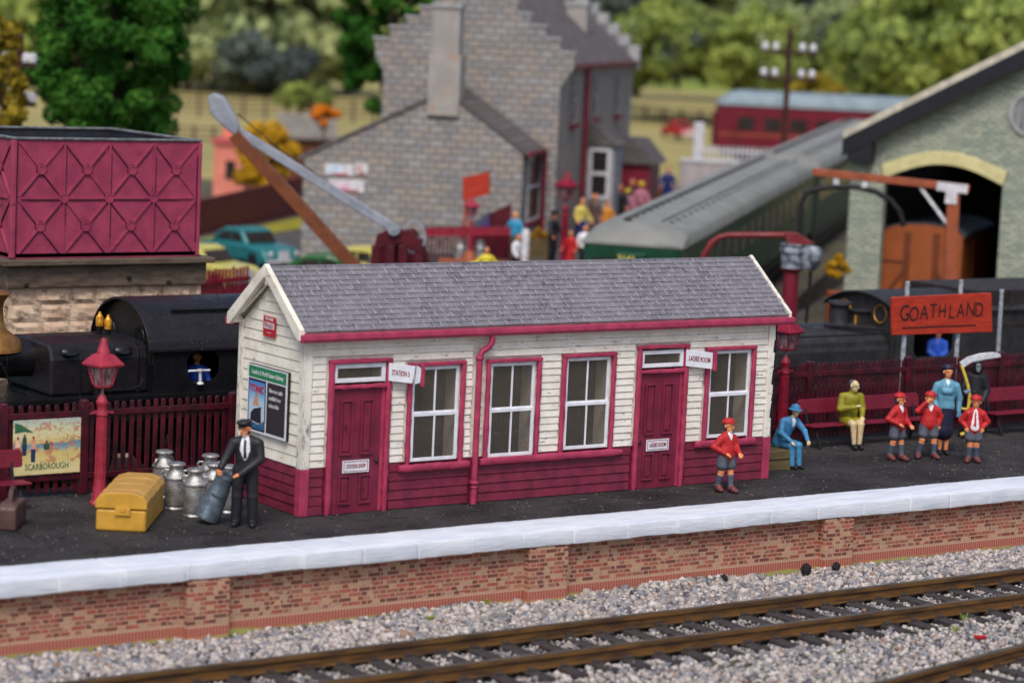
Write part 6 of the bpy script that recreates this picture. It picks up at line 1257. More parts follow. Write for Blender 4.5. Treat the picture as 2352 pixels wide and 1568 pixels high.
V_ = thing('goods_van', 'orange brown goods van with dark grey roof standing in the shed doorway', 'wagon', tuple(Sf.w(((v0.x + v1.x) / 2, .9, 0))), Sf.deg); hw = (v1.x - v0.x) / 2
ar = [(-hw * math.cos(math.pi * i / 12) , vs + (vt - vs) * math.sin(math.pi * i / 12)) for i in range(13)]
m = MB(); m.px([(-hw, .95), (hw, .95)] + ar[::-1], 0, 5.6); m.build('body', M['van'], V_)
m = MB(); ro = [(x * 1.06, z + .05) for x, z in ar]; m.px(ro + [(x, z + .004) for x, z in ar[::-1]], .02, 5.8); m.build('roof', M['vandark'], V_)
m = MB()
for x in (-hw * .36, hw * .36): m.box(x - .09, x + .09, -.07, 0, .95, vs + .1)
m.bar((-hw * .95, -.03, 1.0), (-hw * .4, -.03, 2.1), .05, .1); m.bar((hw * .95, -.03, 1.0), (hw * .4, -.03, 2.1), .05, .1); m.box(-hw, -hw * .4, -.03, 0, 2.3, 2.36); m.build('end_stanchions', paint('van_dark_frame', srgb(110, 54, 26), None, 3, .6, .1), V_)
m = MB(); m.box(hw, hw + .03, 1.9, 3.7, 1.0, vs - .12); m.build('door', paint('van_door', srgb(150, 74, 30), None, 3, .5, .1), V_)
m = MB(); m.box(-hw * .8, hw * .8, .1, 5.5, .6, .95)
for y in (1.3, 4.3):
    for x in (-.72, .72): m.lathe([(.44, -.05), (.48, 0), (.44, .05)], (x, y, .48), 16, Matrix.Rotation(R(90), 3, 'Y'))
m.build('underframe', M['iron'], V_)
P_ = onray(2186, 668, 78); Lf = Fr((P_.x, P_.y, -1.18), -40); L = lambda u, v, y=0: Lf.at(u, v, y=y)
T = bf('loading_gauge', 'orange timber loading gauge with hanging black hoop in front of the shed', 'loading gauge', Lf); pb = L(2184, 668); pt = L(2190, 440)
m = MB(); m.bar((pb.x, 0, 0), (pt.x, 0, pt.z), .36, .3, (0, 1, 0)); m.build('post', M['gauge'], T, bevel=.02)
m = MB(); m.bar(L(1866, 394), L(2226, 433), .22, .26, (0, 1, 0)); m.build('beam', M['gauge'], T, bevel=.02)
m = MB(); m.bar(L(2108, 422), L(2174, 512), .1, .14, (0, 1, 0)); m.build('brace', M['whitepaint'], T)
m = MB(); m.bar(L(2152, 427, -.14), L(2222, 435, -.14), .26, .06, (0, 1, 0)); m.bar(L(2187, 430, -.16), L(2183, 468, -.16), .05, .34, (1, 0, 0)); m.build('white_bracket', M['whitepaint'], T)
for u in (1921, 1986): m = MB(); vv = 398 + (u - 1921) * .1; m.bar(L(u, vv, -.05), L(u, vv + 26, -.05), .16, .1, (0, 1, 0)); m.build('hanger', M['whitepaint'], T)
m = MB(); m.tube([L(u, v) for u, v in ((1838, 600), (1838, 520), (1840, 470), (1850, 445), (1880, 433), (1920, 428), (1970, 430), (2010, 440), (2045, 460), (2066, 485), (2076, 520))], .085, 10); m.build('hoop', M['iron'], T, smooth=True)
# water crane
P_ = onray(1815, 700, 70); Lf = Fr((P_.x, P_.y, -1.18), -40); L = lambda u, v, y=0: Lf.at(u, v, y=y)
T = bf('water_crane', 'maroon water crane with curved arm and silver collar behind the building roof', 'water crane', Lf); c_ = L(1818, 615); b_ = L(1812, 720)
m = MB(); m.lathe([(.36, 0), (.36, .1), (.23, .2), (.21, c_.z - .12), (.3, c_.z - .04), (.32, c_.z)], (c_.x, 0, 0), 20); m.build('column', M['bench'], T, smooth=True)
zt_ = L(1820, 562).z; m = MB(); m.lathe([(.3, c_.z), (.3, zt_ - .25), (.34, zt_ - .2), (.34, zt_ - .1), (.3, zt_ - .06), (.34, zt_), (.28, zt_ + .03)], (c_.x, 0, 0), 20); q = L(1862, 590); m.lathe([(.2, -.35), (.3, -.2), (.3, .2), (.22, .3)], (q.x, 0, q.z), 14, Matrix.Rotation(R(12), 3, 'Y')); m.build('collar', paint('collar_silver', srgb(150, 158, 170), srgb(54, 56, 66), 4.5, .5, .3, 20), T, smooth=True)
m = MB(); m.tube([L(1606, 620), L(1618, 585), L(1634, 558), L(1652, 545), L(1672, 540), L(1740, 540), L(1822, 540)], .085, 10); m.px([(q_.x, q_.z) for q_ in (L(1800, 533), L(1832, 535), L(1872, 560), L(1810, 562))][::-1], -.14, .14); m.build('arm', paint('arm_red', srgb(128, 42, 44), srgb(110, 32, 36), 3, .5, .2), T, bevel=.01)
m = MB(); m.tube([L(1863, 605), L(1858, 680), L(1852, 736), L(1850, 800)], .045, 8); m.build('hose', M['iron'], T)
T = thing('flower_tub', 'terracotta tub of yellow flowers against the goods shed corner', 'flower tub', flat(onray(1925, 690, 80), -1.18)); q = onray(1925, 655, 80); zt_ = q.z + 1.0
m = MB(); m.lathe([(.28, 0), (.34, zt_ * .55), (.38, zt_)], n=14); m.build('tub', paint('terracotta', srgb(160, 76, 44), None, 4, .7, .1), T)

# ------------------------------------------------------------ foliage
def leaves(n, clumps, cr, leaf, seed, flat_=.8, squash=1.):
    """leaf-sized faces gathered on the outside of many clumps"""
    r = np.random.default_rng(seed); ci = r.integers(0, len(clumps), n); c = np.array(clumps)[ci]; d = r.normal(size=(n, 3)); d /= np.linalg.norm(d, axis=1, keepdims=True)
    rad = np.array(cr)[ci] * (1 - .45 * r.random(n) ** 2); P = c + d * rad[:, None] * np.array((1, 1, flat_)); a = r.normal(size=(n, 3)) * .7 + d; a /= np.linalg.norm(a, axis=1, keepdims=True)
    b = np.cross(a, r.normal(size=(n, 3))); b /= np.linalg.norm(b, axis=1, keepdims=True); e = np.cross(a, b); s = leaf * r.uniform(.6, 1.4, n)[:, None]
    V = np.stack([P - b * s, P - e * s * .6, P + b * s, P + e * s * .6], 1).reshape(-1, 3); return V, np.arange(4 * n).reshape(-1, 4)
def clumps_in(rx, ry, rz, z0, n, seed, k=.3):
    r = np.random.default_rng(seed); out, cr = [], []
    while len(out) < n:
        p = r.uniform(-1, 1, 3); l = np.linalg.norm(p)
        if l > 1 or (l < .55 and r.random() < .7): continue
        out.append((p[0] * rx * (1 - k * .6), p[1] * ry * (1 - k * .6), z0 + rz + p[2] * rz * (1 - k * .6))); cr.append(min(rx, rz) * k * r.uniform(.6, 1.25))
    return out, cr
def tree(name, label, loc, rx, rz, z0, nc, nl, leaf, mt, seed, cat='tree', group=None, trunk=True, k=.3, ry=None):
    T = thing(name, label, cat, tuple(loc), 0, group); cl, cr = clumps_in(rx, ry or rx, rz, z0, nc, seed, k); V, F_ = leaves(nl, cl, cr, leaf, seed + 1)
    npmesh('crown', V, F_, [mt], T)
    if trunk:
        m = MB(); m.tube([(0, 0, -.1), (.05, 0, z0 * .5), (0, .05, z0 + rz * .6), (.1, 0, z0 + rz * 1.3)], [rx * .1, rx * .075, rx * .06, rx * .02], 8)
        r = random.Random(seed)
        for c in r.sample(cl, min(8, len(cl))): m.tube([(0, 0, z0 + rz * r.uniform(.1, .7)), tuple(Vector(c) * .55 + Vector((0, 0, (z0 + rz) * .25))), c], [rx * .04, rx * .03, rx * .012], 6)
        m.build('trunk', M['bark'], T, smooth=True)
    return T
M['bark'] = paint('bark', srgb(92, 68, 58), srgb(66, 50, 44), 3, .9, .4, 12)
M['leafgreen'] = leafmat('leaf_bright_green', srgb(24, 56, 18), srgb(48, 96, 28), srgb(84, 132, 48))
M['leafolive'] = leafmat('leaf_olive', srgb(72, 86, 62), srgb(134, 150, 74), srgb(188, 196, 104))
M['leafpale'] = leafmat('leaf_pale', srgb(92, 104, 86), srgb(148, 160, 108), srgb(194, 200, 138))
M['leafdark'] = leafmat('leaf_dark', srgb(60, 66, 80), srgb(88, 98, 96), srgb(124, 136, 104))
M['leafyellow'] = leafmat('leaf_yellow', srgb(150, 110, 20), srgb(196, 150, 30), srgb(222, 180, 50))
M['leaforange'] = leafmat('leaf_orange', srgb(190, 100, 20), srgb(216, 124, 28), srgb(226, 146, 40))
M['leafgold'] = leafmat('leaf_gold', srgb(98, 84, 22), srgb(134, 116, 34), srgb(170, 150, 50))
def base(u, d, z=-1.2): p = onray(u, 300, d); return Vector((p.x, p.y, z))
b_ = base(252, 92); tree('broadleaf_tree', 'large bright green tree rising behind the magenta water tank', b_, 3.1, 5.6, 2.7, 190, 60000, .1, M['leafgreen'], 3, k=.2)
b_ = base(885, 118); tree('broadleaf_tree', 'bright green tree behind the left side of the stone station house', b_, 2.5, 5.0, 4.2, 100, 30000, .12, M['leafgreen'], 9, k=.2)
b_ = base(-18, 82); tree('broadleaf_tree', 'yellow green tree cut by the top left corner of the picture', b_, 1.05, 3.2, 3.4, 30, 8000, .13, M['leafgold'], 12)
b_ = base(1872, 170); tree('round_bush_tree', 'round dark gold tree beside the telegraph pole', b_, 1.9, 1.9, 3.2, 26, 9000, .16, M['leafgold'], 15)
q = onray(1928, 625, 80); T = thing('flowering_shrub', 'yellow and green shrub growing from the tub by the shed', 'shrub', (q.x, q.y, q.z - .42)); cl, cr = clumps_in(.4, .4, .5, 0, 12, 4); V, F_ = leaves(4500, cl, cr, .04, 5); npmesh('foliage', V, F_, [M['leafyellow']], T)

# hills, fields and the trees beyond
def hz(X, Y):
    d = (X - CAMLOC.x) * math.sin(R(35)) + (Y - CAMLOC.y) * math.cos(R(35)); return -1.6 + 34 / (1 + np.exp(-(d - 480) / 22)) + 2.0 * np.sin(X * .035) * np.cos(Y * .03) * (d > 440)
n = 150; uu = np.linspace(-240, 240, n); dd = np.linspace(380, 660, 120); s35, c35 = math.sin(R(35)), math.cos(R(35))
U, Dd = np.meshgrid(uu, dd, indexing='ij'); X = CAMLOC.x + Dd * s35 + U * c35; Y = CAMLOC.y + Dd * c35 - U * s35; Z = hz(X, Y); i = (np.arange(n - 1)[:, None] * 120 + np.arange(119)[None]).ravel()
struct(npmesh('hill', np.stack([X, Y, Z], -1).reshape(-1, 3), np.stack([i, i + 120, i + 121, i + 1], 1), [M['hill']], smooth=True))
fo = onray(1176, 150, 230); m = MB(); m.box(-170, 170, -88, 225, -1.6, -1.12); fl = struct(m.build('field', M['field'], loc=(fo.x, fo.y, 0))); fl.rotation_euler.z = R(-35)
# wooded hillside: dark and light clumps over the slope (one mass)
r = np.random.default_rng(21); cl = []; cr = []
for _ in range(900):
    d = r.uniform(425, 520); u_ = r.uniform(-130, 130); x_, y_ = CAMLOC.x + d * s35 + u_ * c35, CAMLOC.y + d * c35 - u_ * s35; cl.append((x_, y_, float(hz(np.array(x_), np.array(y_))) + r.uniform(1, 3))); cr.append(r.uniform(2.5, 6))
V, F_ = leaves(60000, cl, cr, .9, 22); M['leafwood'] = leafmat('leaf_distant_wood', srgb(56, 62, 86), srgb(84, 96, 100), srgb(140, 150, 96)); tag(npmesh('distant_wood', V, F_, [M['leafwood']]), 'wooded hillside far behind the fields', None, None, 'stuff')  # bluish leaf tones stand in for haze over the far wood
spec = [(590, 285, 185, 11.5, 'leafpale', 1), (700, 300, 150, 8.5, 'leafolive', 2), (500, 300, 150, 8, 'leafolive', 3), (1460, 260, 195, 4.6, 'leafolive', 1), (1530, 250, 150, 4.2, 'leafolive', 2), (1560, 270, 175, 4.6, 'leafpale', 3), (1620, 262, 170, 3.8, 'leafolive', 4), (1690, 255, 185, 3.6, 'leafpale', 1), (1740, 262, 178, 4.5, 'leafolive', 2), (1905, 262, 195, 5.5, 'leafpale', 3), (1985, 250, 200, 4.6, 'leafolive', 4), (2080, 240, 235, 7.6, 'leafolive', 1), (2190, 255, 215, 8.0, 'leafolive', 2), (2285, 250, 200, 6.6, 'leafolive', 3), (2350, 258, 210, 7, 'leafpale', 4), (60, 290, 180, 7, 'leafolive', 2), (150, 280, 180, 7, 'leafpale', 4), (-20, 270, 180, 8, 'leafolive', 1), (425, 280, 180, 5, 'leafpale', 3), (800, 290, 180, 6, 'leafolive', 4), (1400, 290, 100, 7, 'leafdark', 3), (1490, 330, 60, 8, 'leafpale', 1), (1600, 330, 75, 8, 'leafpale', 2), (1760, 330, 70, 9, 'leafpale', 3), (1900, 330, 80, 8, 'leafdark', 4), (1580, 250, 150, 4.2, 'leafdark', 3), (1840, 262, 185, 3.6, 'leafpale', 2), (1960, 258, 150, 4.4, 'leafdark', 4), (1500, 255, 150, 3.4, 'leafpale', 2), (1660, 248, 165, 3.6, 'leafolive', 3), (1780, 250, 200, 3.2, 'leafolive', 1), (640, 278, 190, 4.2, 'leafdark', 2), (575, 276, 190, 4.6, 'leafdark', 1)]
meshes = {}
for j, (u, d, vb, rad, mt, sd_) in enumerate(spec):
    key = (mt, sd_); vis = {'leafpale': 'pale green', 'leafolive': 'yellow green', 'leafdark': 'dark shadowy'}[mt]
    p = onray(u, vb, d); zb_ = max(p.z, -1.3)
    if key not in meshes:
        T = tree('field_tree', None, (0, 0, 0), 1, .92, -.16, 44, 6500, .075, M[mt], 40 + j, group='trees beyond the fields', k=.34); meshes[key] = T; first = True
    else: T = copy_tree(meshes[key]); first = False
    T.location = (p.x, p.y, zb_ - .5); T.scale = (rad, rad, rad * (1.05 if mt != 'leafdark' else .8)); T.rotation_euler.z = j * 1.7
    where = {590: 'largest one, left of the stone house', 2080: 'between the telegraph pole and the shed roof', 2180: 'tallest above the shed roof slope', 60: 'behind the yellow green tree at the top left'}.get(u)
    T['label'] = f'{vis} rounded tree beyond the fields' + (', ' + where if where else ''); T['category'] = 'tree'
lab = {}
for o in list(C.objects):
    if o.get('category') == 'tree' and o.get('group'): lab.setdefault(o['label'], []).append(o)

# ------------------------------------------------------------ telegraph poles, fences and sheds in the middle distance
def pole(label, u, vb, vt, d, arms, aw, deg=-38):
    p = onray(u, vb, d); F_ = Fr((p.x, p.y, -1.2), deg); T = bf('telegraph_pole', label, 'telegraph pole', F_, 'telegraph poles'); z = F_.at(u, vt, y=0).z
    m = MB(); m.lathe([(.16, 0), (.11, z - .3), (.12, z - .28), (.02, z)], n=10); m.build('pole', M['strut'] if False else paint('pole_brown', srgb(84, 44, 36), srgb(66, 34, 30), 2, .7, .1), T, smooth=True)
    for v in arms:
        q = F_.at(u, v, y=0).z; m = MB(); m.box(-aw - .15, aw + .15, -.14, -.02, q - .06, q + .06); m.build('cross_arm', M['gaugedark'], T)
        for k in (-1, -.55, .55, 1): m = MB(); m.lathe([(.05, 0), (.14, .05), (.15, .18), (.12, .3), (.05, .34)], (k * aw, -.08, q + .06), 10); m.build('insulator', M['whitepaint'], T, smooth=True)
M['gaugedark'] = paint('arm_dark', srgb(70, 42, 38), None, 3, .7, .1)
pole('tall dark telegraph pole with two rows of white insulators before the maroon coach', 1800, 330, 60, 110, (120, 180), 1.0)
pole('telegraph pole with white insulators at the far left beside the green tree', 42, 300, 70, 84, (150, 240), .42)
def railfence(label, p0, p1, n, h=1.3, rails=3, mt='gaugedark', group='post and rail fences'):
    d = Vector(p1) - Vector(p0); L = d.length; T = thing('rail_fence', label, 'fence', tuple(p0), math.degrees(math.atan2(d.y, d.x)), group)
    for i in range(n + 1): m = MB(); m.box(i * L / n - .09, i * L / n + .09, -.09, .09, 0, h); m.build('post', M[mt], T)
    for k in range(rails): z = h * (.3 + .6 * k / max(rails - 1, 1)); m = MB(); m.box(0, L, -.04, .04, z - .05, z + .05); m.build('fence_rail', M[mt], T)
railfence('brown post and rail fence across the field left of the stone house', at(405, 268, z=-1.15), at(860, 285, z=-1.15), 9, 2.0, 4)
railfence('lower brown rail fence nearer than the field fence, behind the crane head', at(400, 330, z=-1.15), at(760, 345, z=-1.15), 8, 1.3, 3)
railfence('dark rail fence right of the stone house in front of the yellow field', at(1440, 275, z=-1.15), at(1650, 290, z=-1.15), 5, 1.5, 3)
# maroon hoarding
a, b = at(440, 545, z=-1.15), at(690, 490, z=-1.15); d = b - a; T = thing('boarded_fence', 'long dark maroon boarded fence between the cars and the pink cottage', 'fence', tuple(a), math.degrees(math.atan2(d.y, d.x))); M['hoardmaroon'] = paint('hoarding_maroon', srgb(108, 16, 34), srgb(92, 12, 28), 3, .5, .1, 20)
za = onray(440, 462, dist(a)).z + 1.15; zb_ = onray(690, 405, dist(b)).z + 1.15; m = MB(); m.px([(0, 0), (d.length, 0), (d.length, zb_), (0, za)], -.06, .06); m.build('boards', M['hoardmaroon'], T)
p = at(450, 552, z=-1.14); qv = at(692, 500, z=-1.14); dv_ = (qv - p); nn = Vector((dv_.y, -dv_.x, 0)).normalized(); m = MB(); V4 = [p, qv, qv + nn * 2.2, p + nn * 1.2]; m.prism([(v_.x, v_.y) for v_ in V4], lambda a, b: (a, b, -1.2), lambda a, b: (a, b, -1.1)); struct(m.build('grass_verge', paint('verge_grass', srgb(150, 140, 30), srgb(126, 124, 28), 1, .95, .3, 6)))
# small picket fence near the cars
e0, e1 = onray(440, 690, 66), onray(570, 690, 68); T = thing('picket_fence', 'short bright maroon picket fence behind the roof peak, in front of the cars', 'fence', (e0.x, e0.y, -1.19), math.degrees(math.atan2(e1.y - e0.y, e1.x - e0.x)), 'maroon picket fences on the platform'); Lf_ = (Vector(e1) - Vector(e0)).to_2d().length; zt_ = onray(520, 617, 67).z + 1.19
m = MB(); n = 16
for i in range(n): x = (i + .5) * Lf_ / n; m.box(x - .035, x + .035, -.02, .02, .1, zt_ + random.uniform(-.03, .03))
m.build('pickets', M['lampdark'], T); m = MB(); m.box(0, Lf_, -.06, -.02, zt_ - .35, zt_ - .25); m.build('fence_rail', M['lampdark'], T); m = MB(); m.box(0, Lf_, -.06, -.02, .5, .6); m.build('fence_rail', M['lampdark'], T)
# pink cottage, brown hut
p = onray(520, 445, 130); F_ = Fr((p.x, p.y, -1.2), -42); L = lambda u, v, y=0: F_.at(u, v, y=y); T = bf('cottage', 'small pink rendered cottage beside the yellow bush', 'house', F_); x0, x1 = L(489, 440).x, L(560, 440).x; z1 = L(520, 332).z
pk = paint('pink_render', srgb(226, 138, 118), srgb(212, 122, 104), 1, .8, .1); m = MB(); m.box(x0, x1, 0, 3, 0, z1); m.build('wall', pk, T); m = MB(); m.box(x0 - .12, x1 + .1, -.12, 3.1, z1, z1 + .3); m.build('parapet', paint('pink_band', srgb(190, 90, 88), None, 1, .8, .1), T); m = MB(); m.box(L(507, 300).x, L(530, 300).x, .5, 1.2, z1 + .3, L(520, 288).z); m.build('chimney', pk, T)
m = MB(); m.box(x0 + .6, x0 + 1.1, -.03, 0, z1 * .35, z1 * .7); m.build('window', M['darkglass'], T)
p = onray(700, 350, 140); F_ = Fr((p.x, p.y, -1.2), -30); L = lambda u, v, y=0: F_.at(u, v, y=y); T = bf('garden_shed', 'brown hut with pale grey sloping roof behind the yellow bush', 'shed', F_); x0, x1 = L(645, 330).x, L(765, 330).x; ze_, zr_ = L(700, 318).z, L(700, 268).z
m = MB(); m.box(x0, x1, 0, 2.6, 0, ze_); m.build('wall', M['strut'], T); m = MB(); m.py([(-.3, ze_ - .05), (-.3, ze_ + .08), (1.4, zr_ + .1), (3.1, ze_ + .08), (3.1, ze_ - .05), (1.4, zr_)], x0 - .2, x1 + .2); m.build('roof', paint('hut_roof', srgb(128, 122, 114), None, 1, .8, .1), T)
p = onray(605, 430, 124); tree('autumn_bush', 'large golden yellow bush behind the yard crane jib', (p.x, p.y, -1.2), 1.6, 2.0, .5, 34, 16000, .09, M['leafyellow'], 60, 'bush', trunk=True)
p = onray(744, 300, 137); tree('autumn_bush', 'orange bush behind the brown hut', (p.x, p.y, -1.2), .8, .8, p.z + 1.1, 14, 6000, .08, M['leaforange'], 64, 'bush')
p = onray(690, 250, 205); tree('hedge_bush', 'yellow green hedge on the field edge left of the stone house', (p.x, p.y, -1.2), 3.6, 1.1, 1.6, 30, 9000, .16, M['leafolive'], 66, 'hedge', ry=1.2, trunk=True)
p = onray(825, 330, 130); tree('hedge_bush', 'brown and gold bush at the foot of the green tree behind the house', (p.x, p.y, -1.2), 1.5, 1.4, .4, 20, 7000, .1, M['leafgold'], 68, 'bush', trunk=True)
p = onray(1235, 545, 92); T = tree('flower_tub_bush', 'low yellow flowers in a trough by the stone house wall', flat(p, p.z - .1), .55, .22, 0, 12, 2500, .05, M['leafyellow'], 70, 'flowers', trunk=False)
m = MB(); m.box(-.6, .6, -.25, .25, -p.z + .1, .05); m.build('trough', M['box'], T)

# ------------------------------------------------------------ yard crane
P_ = onray(915, 620, 70); Lf = Fr((P_.x, P_.y, -1.18), -38); L = lambda u, v, y=0: Lf.at(u, v, y=y)
T = bf('yard_crane', 'hand operated yard crane with grey jib and brown strut on a maroon base', 'crane', Lf)
m = MB(); m.prism([(k.x, k.z) for k in (L(532, 305), L(548, 290), L(918, 520), L(908, 540))], lambda a, b: (a, -.09, b), lambda a, b: (a, .09, b)); m.build('jib', M['jib'], T, bevel=.03)
m = MB(); m.tube([L(905, 526, -.64), L(905, 526, .2)], .17, 16); m.tube([L(905, 526, -.67), L(905, 526, -.64)], .09, 12); m.build('jib_pivot', M['jib'], T)
m = MB(); m.prism([(k.x, k.z) for k in (L(478, 222), L(492, 213), L(515, 222), L(535, 255), L(552, 292), L(545, 312), L(532, 305), L(508, 285), L(485, 262))], lambda a, b: (a, -.16, b), lambda a, b: (a, .16, b)); m.build('jib_head', M['jib'], T, bevel=.05)
m = MB(); m.bar(L(538, 308), L(826, 625), .34, .3, (0, 1, 0)); m.bar(L(826, 625), L(900, 700), .34, .3, (0, 1, 0)); m.build('strut', M['strut'], T, bevel=.02)
m = MB(); b0, b1 = L(866, 540), L(986, 600)
for y in (-.45, .45): m.prism([(k.x, k.z) for k in (L(866, 555), L(900, 528), L(950, 528), L(972, 560), L(985, 610))] + [(L(985, 610).x, 0), (L(862, 610).x, 0)], lambda a, b: (a, y - .06, b), lambda a, b: (a, y + .06, b)) if y > 0 else None
m.prism([(k.x, k.z) for k in (L(862, 572), L(870, 535), L(895, 524), L(945, 524), L(968, 545), L(978, 580), L(940, 566), L(925, 556), L(900, 560))][::-1], lambda a, b: (a, -.5, b), lambda a, b: (a, -.38, b))
for u in (868, 900, 930, 966): m.box(L(u, 560).x - .12, L(u, 560).x + .12, -.49, -.36, 0, L(u, 560).z)
m.box(L(862, 600).x, L(985, 600).x, -.55, .55, 0, .4); m.build('base_frame', M['cranered'], T, bevel=.02)
m = MB(); c_ = L(950, 545); n_ = 22
for k in range(n_): a0, a1 = 2 * math.pi * k / n_, 2 * math.pi * (k + 1) / n_; m.bar((c_.x + .3 * math.cos(a0), .1, c_.z + .42 * math.sin(a0)), (c_.x + .3 * math.cos(a1), .1, c_.z + .42 * math.sin(a1)), .05, .07, (0, 1, 0))
m.bar((c_.x - .28, .1, c_.z), (c_.x + .28, .1, c_.z), .04, .04); m.build('gear_wheel', M['jib'], T)
m = MB(); m.tube([L(545, 262), L(640, 340, 0), L(770, 430), L(880, 505), L(915, 520)], .02, 6); m.build('chain', M['iron'], T)

# ------------------------------------------------------------ cars
def car(label, loc, deg, body, L_c=4.0, roof=None):
    T = thing('parked_car', label, 'car', tuple(loc), deg, 'parked cars in the yard'); w_ = .82
    m = MB(); m.py([(-L_c / 2, .3), (L_c / 2, .3), (L_c / 2 + .02, .6), (L_c / 2 - .25, .84), (.95, .9), (-.7, .95), (-L_c / 2 + .25, .84), (-L_c / 2 - .03, .55)], -w_, w_); m.build('body', body, T, bevel=.12, seg=4)
    m = MB(); m.py([(-.85, .88), (1.45, .86), (1.05, 1.22), (.6, 1.42), (-.1, 1.46), (-.45, 1.36)], -w_ + .12, w_ - .12); m.build('cabin', body if roof is None else roof, T, bevel=.09, seg=4)
    m = MB(); m.py([(-.87, .98), (-.83, .94), (-.5, 1.3), (-.55, 1.33)], -w_ + .24, w_ - .24); m.build('windscreen', M['darkglass'], T)
    for s_ in (-1, 1):
        m = MB(); x = s_ * (w_ - .115); m.py([(-.55, .98), (.1, .98), (.1, 1.3), (-.35, 1.28)], min(x, x + s_ * .01), max(x, x + s_ * .01)); m.py([(.18, .98), (.95, .98), (.7, 1.26), (.18, 1.3)], min(x, x + s_ * .01), max(x, x + s_ * .01)); m.build('side_window', M['darkglass'], T)
        m = MB(); m.lathe([(.1, 0), (.11, .03), (.05, .06)], (s_ * .58, -L_c / 2 - .0, .66), 12, Matrix.Rotation(R(90), 3, 'X')); m.build('headlight', M['whitepaint'], T)
        for y in (-L_c / 2 + .75, L_c / 2 - .75): m = MB(); m.lathe([(.3, -.08), (.32, 0), (.3, .08)], (s_ * (w_ - .06), y, .32), 18, Matrix.Rotation(R(90), 3, 'Y')); m.build('wheel', M['iron'], T); m = MB(); m.lathe([(.3, -.02), (.42, -.01), (.4, .02)], (s_ * (w_ - .02), y, .42), 16, Matrix.Rotation(R(90), 3, 'Y')); m.build('wing', body, T, bevel=.03)
    m = MB(); m.box(-w_ + .02, w_ - .02, -L_c / 2 - .12, -L_c / 2 - .04, .36, .46); m.build('bumper', M['whitepaint'], T); m = MB(); m.box(-.22, .22, -L_c / 2 - .06, -L_c / 2, .48, .78); m.build('grille', M['whitepaint'], T)
cz = -1.13; car('teal green rounded car parked behind the picket fence', at(570, 612, z=cz) + Vector((0, 0, 0)), FC + 42, M['teal'], 4.2)
p = at(462, 660, z=cz); car('pale yellow car partly hidden by the water tower slab, in front of the teal car', p, FC + 58, M['paleyellow'], 4.0)
p = at(752, 682, z=cz); car('dark green car behind the brown strut of the crane', p, FC + 80, M['cargreen'], 3.8)
p = at(850, 662, z=cz); car('pale yellow car between the crane base and the stone wall', p, FC + 60, M['paleyellow'], 3.8)
car('small red car far off behind the platform gates', at(1560, 318, z=-.9), FC + 20, M['redcoat'], 4.2)

# ------------------------------------------------------------ far platform furniture and people
p = at(1078, 612, z=0); lamp_post('small pinkish lamp post beyond the roof with a brick coloured plinth', p.x, p.y, M['lamp'], 0, .86); 
p = onray(1298, 500, 88); lamp_post('distant maroon lamp post against the side of the stone house', p.x, p.y, M['lampdark'], 0, 1.2)
for lb, u in (('white churn left of the far lamp post foot', 1056), ('white churn right of the far lamp post foot', 1101)):
    p = at(u, 606, z=0); o = churn(lb, p.x, p.y, 1.0, 0, 'churn')
q = at(1076, 618, z=0); T = thing('lamp_plinth', 'brick orange cone shaped plinth at the foot of the far lamp post', 'plinth', tuple(q)); m = MB(); m.lathe([(.4, 0), (.3, .3), (.16, .6)], n=12); m.build('plinth_body', M['gauge'], T)
p = onray(1093, 430, 90.5); F_ = Fr((p.x, p.y, 0), -52); T = bf('name_board', 'small orange red name board seen edge on in front of the stone lean-to', 'sign', F_); L = lambda u, v, y=0: F_.at(u, v, y=y)
m = MB(); k4 = [(k.x, k.z) for k in (L(1064, 408), L(1124, 394), L(1124, 446), L(1064, 462))]; m.px(k4[::-1], -.06, .06); m.build('board', M['sign'], T); m = MB(); m.tube([(L(1070, 460).x, 0, 0), (L(1070, 460).x, 0, L(1070, 410).z)], .05, 8); m.build('post', M['sign'], T)
p = onray(1130, 520, 91.2); F_ = Fr((p.x, p.y, 0), -45); L = lambda u, v, y=0: F_.at(u, v, y=y); T = bf('hoarding', 'dark maroon hoarding sloping up beside a purple and green poster', 'hoarding', F_)
m = MB(); m.px([(k.x, k.z) for k in (L(1124, 490), L(1174, 467), L(1174, 520), L(1124, 520))][::-1], 0, .06); m.build('hoarding_board', M['cranered'], T)
m = MB(); m.px([(k.x, k.z) for k in (L(1086, 514), L(1124, 488), L(1124, 522), L(1086, 522))][::-1], -.03, .0); m.build('poster', paint('poster_purple', srgb(92, 60, 130), srgb(80, 120, 100), 1.2, .5, 0), T); m = MB(); m.box(L(1086, 520).x, L(1174, 520).x, 0, .05, 0, L(1100, 520).z); m.build('lower_boards', M['cranered'], T)
p0_, p1__ = onray(976, 540, 88.5), onray(1174, 556, 90.5); T = thing('picket_fence', 'low maroon fence with bright pink red top rail behind the far lamp post', 'fence', (p0_.x, p0_.y, 0), math.degrees(math.atan2(p1__.y - p0_.y, p1__.x - p0_.x)), 'maroon picket fences on the platform'); Lx = (p1__ - p0_).to_2d().length; zt_ = onray(1070, 522, 89.5).z
m = MB(); m.box(0, Lx, -.05, .05, zt_ - .28, zt_); m.build('fence_rail', M['lamp'], T); m = MB(); n = 22
for i in range(n): m.box(i * Lx / n, i * Lx / n + .07, -.02, .02, .1, zt_ + .06)
m.build('pickets', M['cranered'], T)
T = thing('white_post', 'white round topped post on the far platform left of the black coated man', 'post', tuple(at(1204, 618, z=0))); m = MB(); m.lathe([(.13, 0), (.13, 1.25), (.09, 1.34), (.02, 1.36)], n=12); m.build('post_shaft', M['whitepaint'], T, smooth=True)
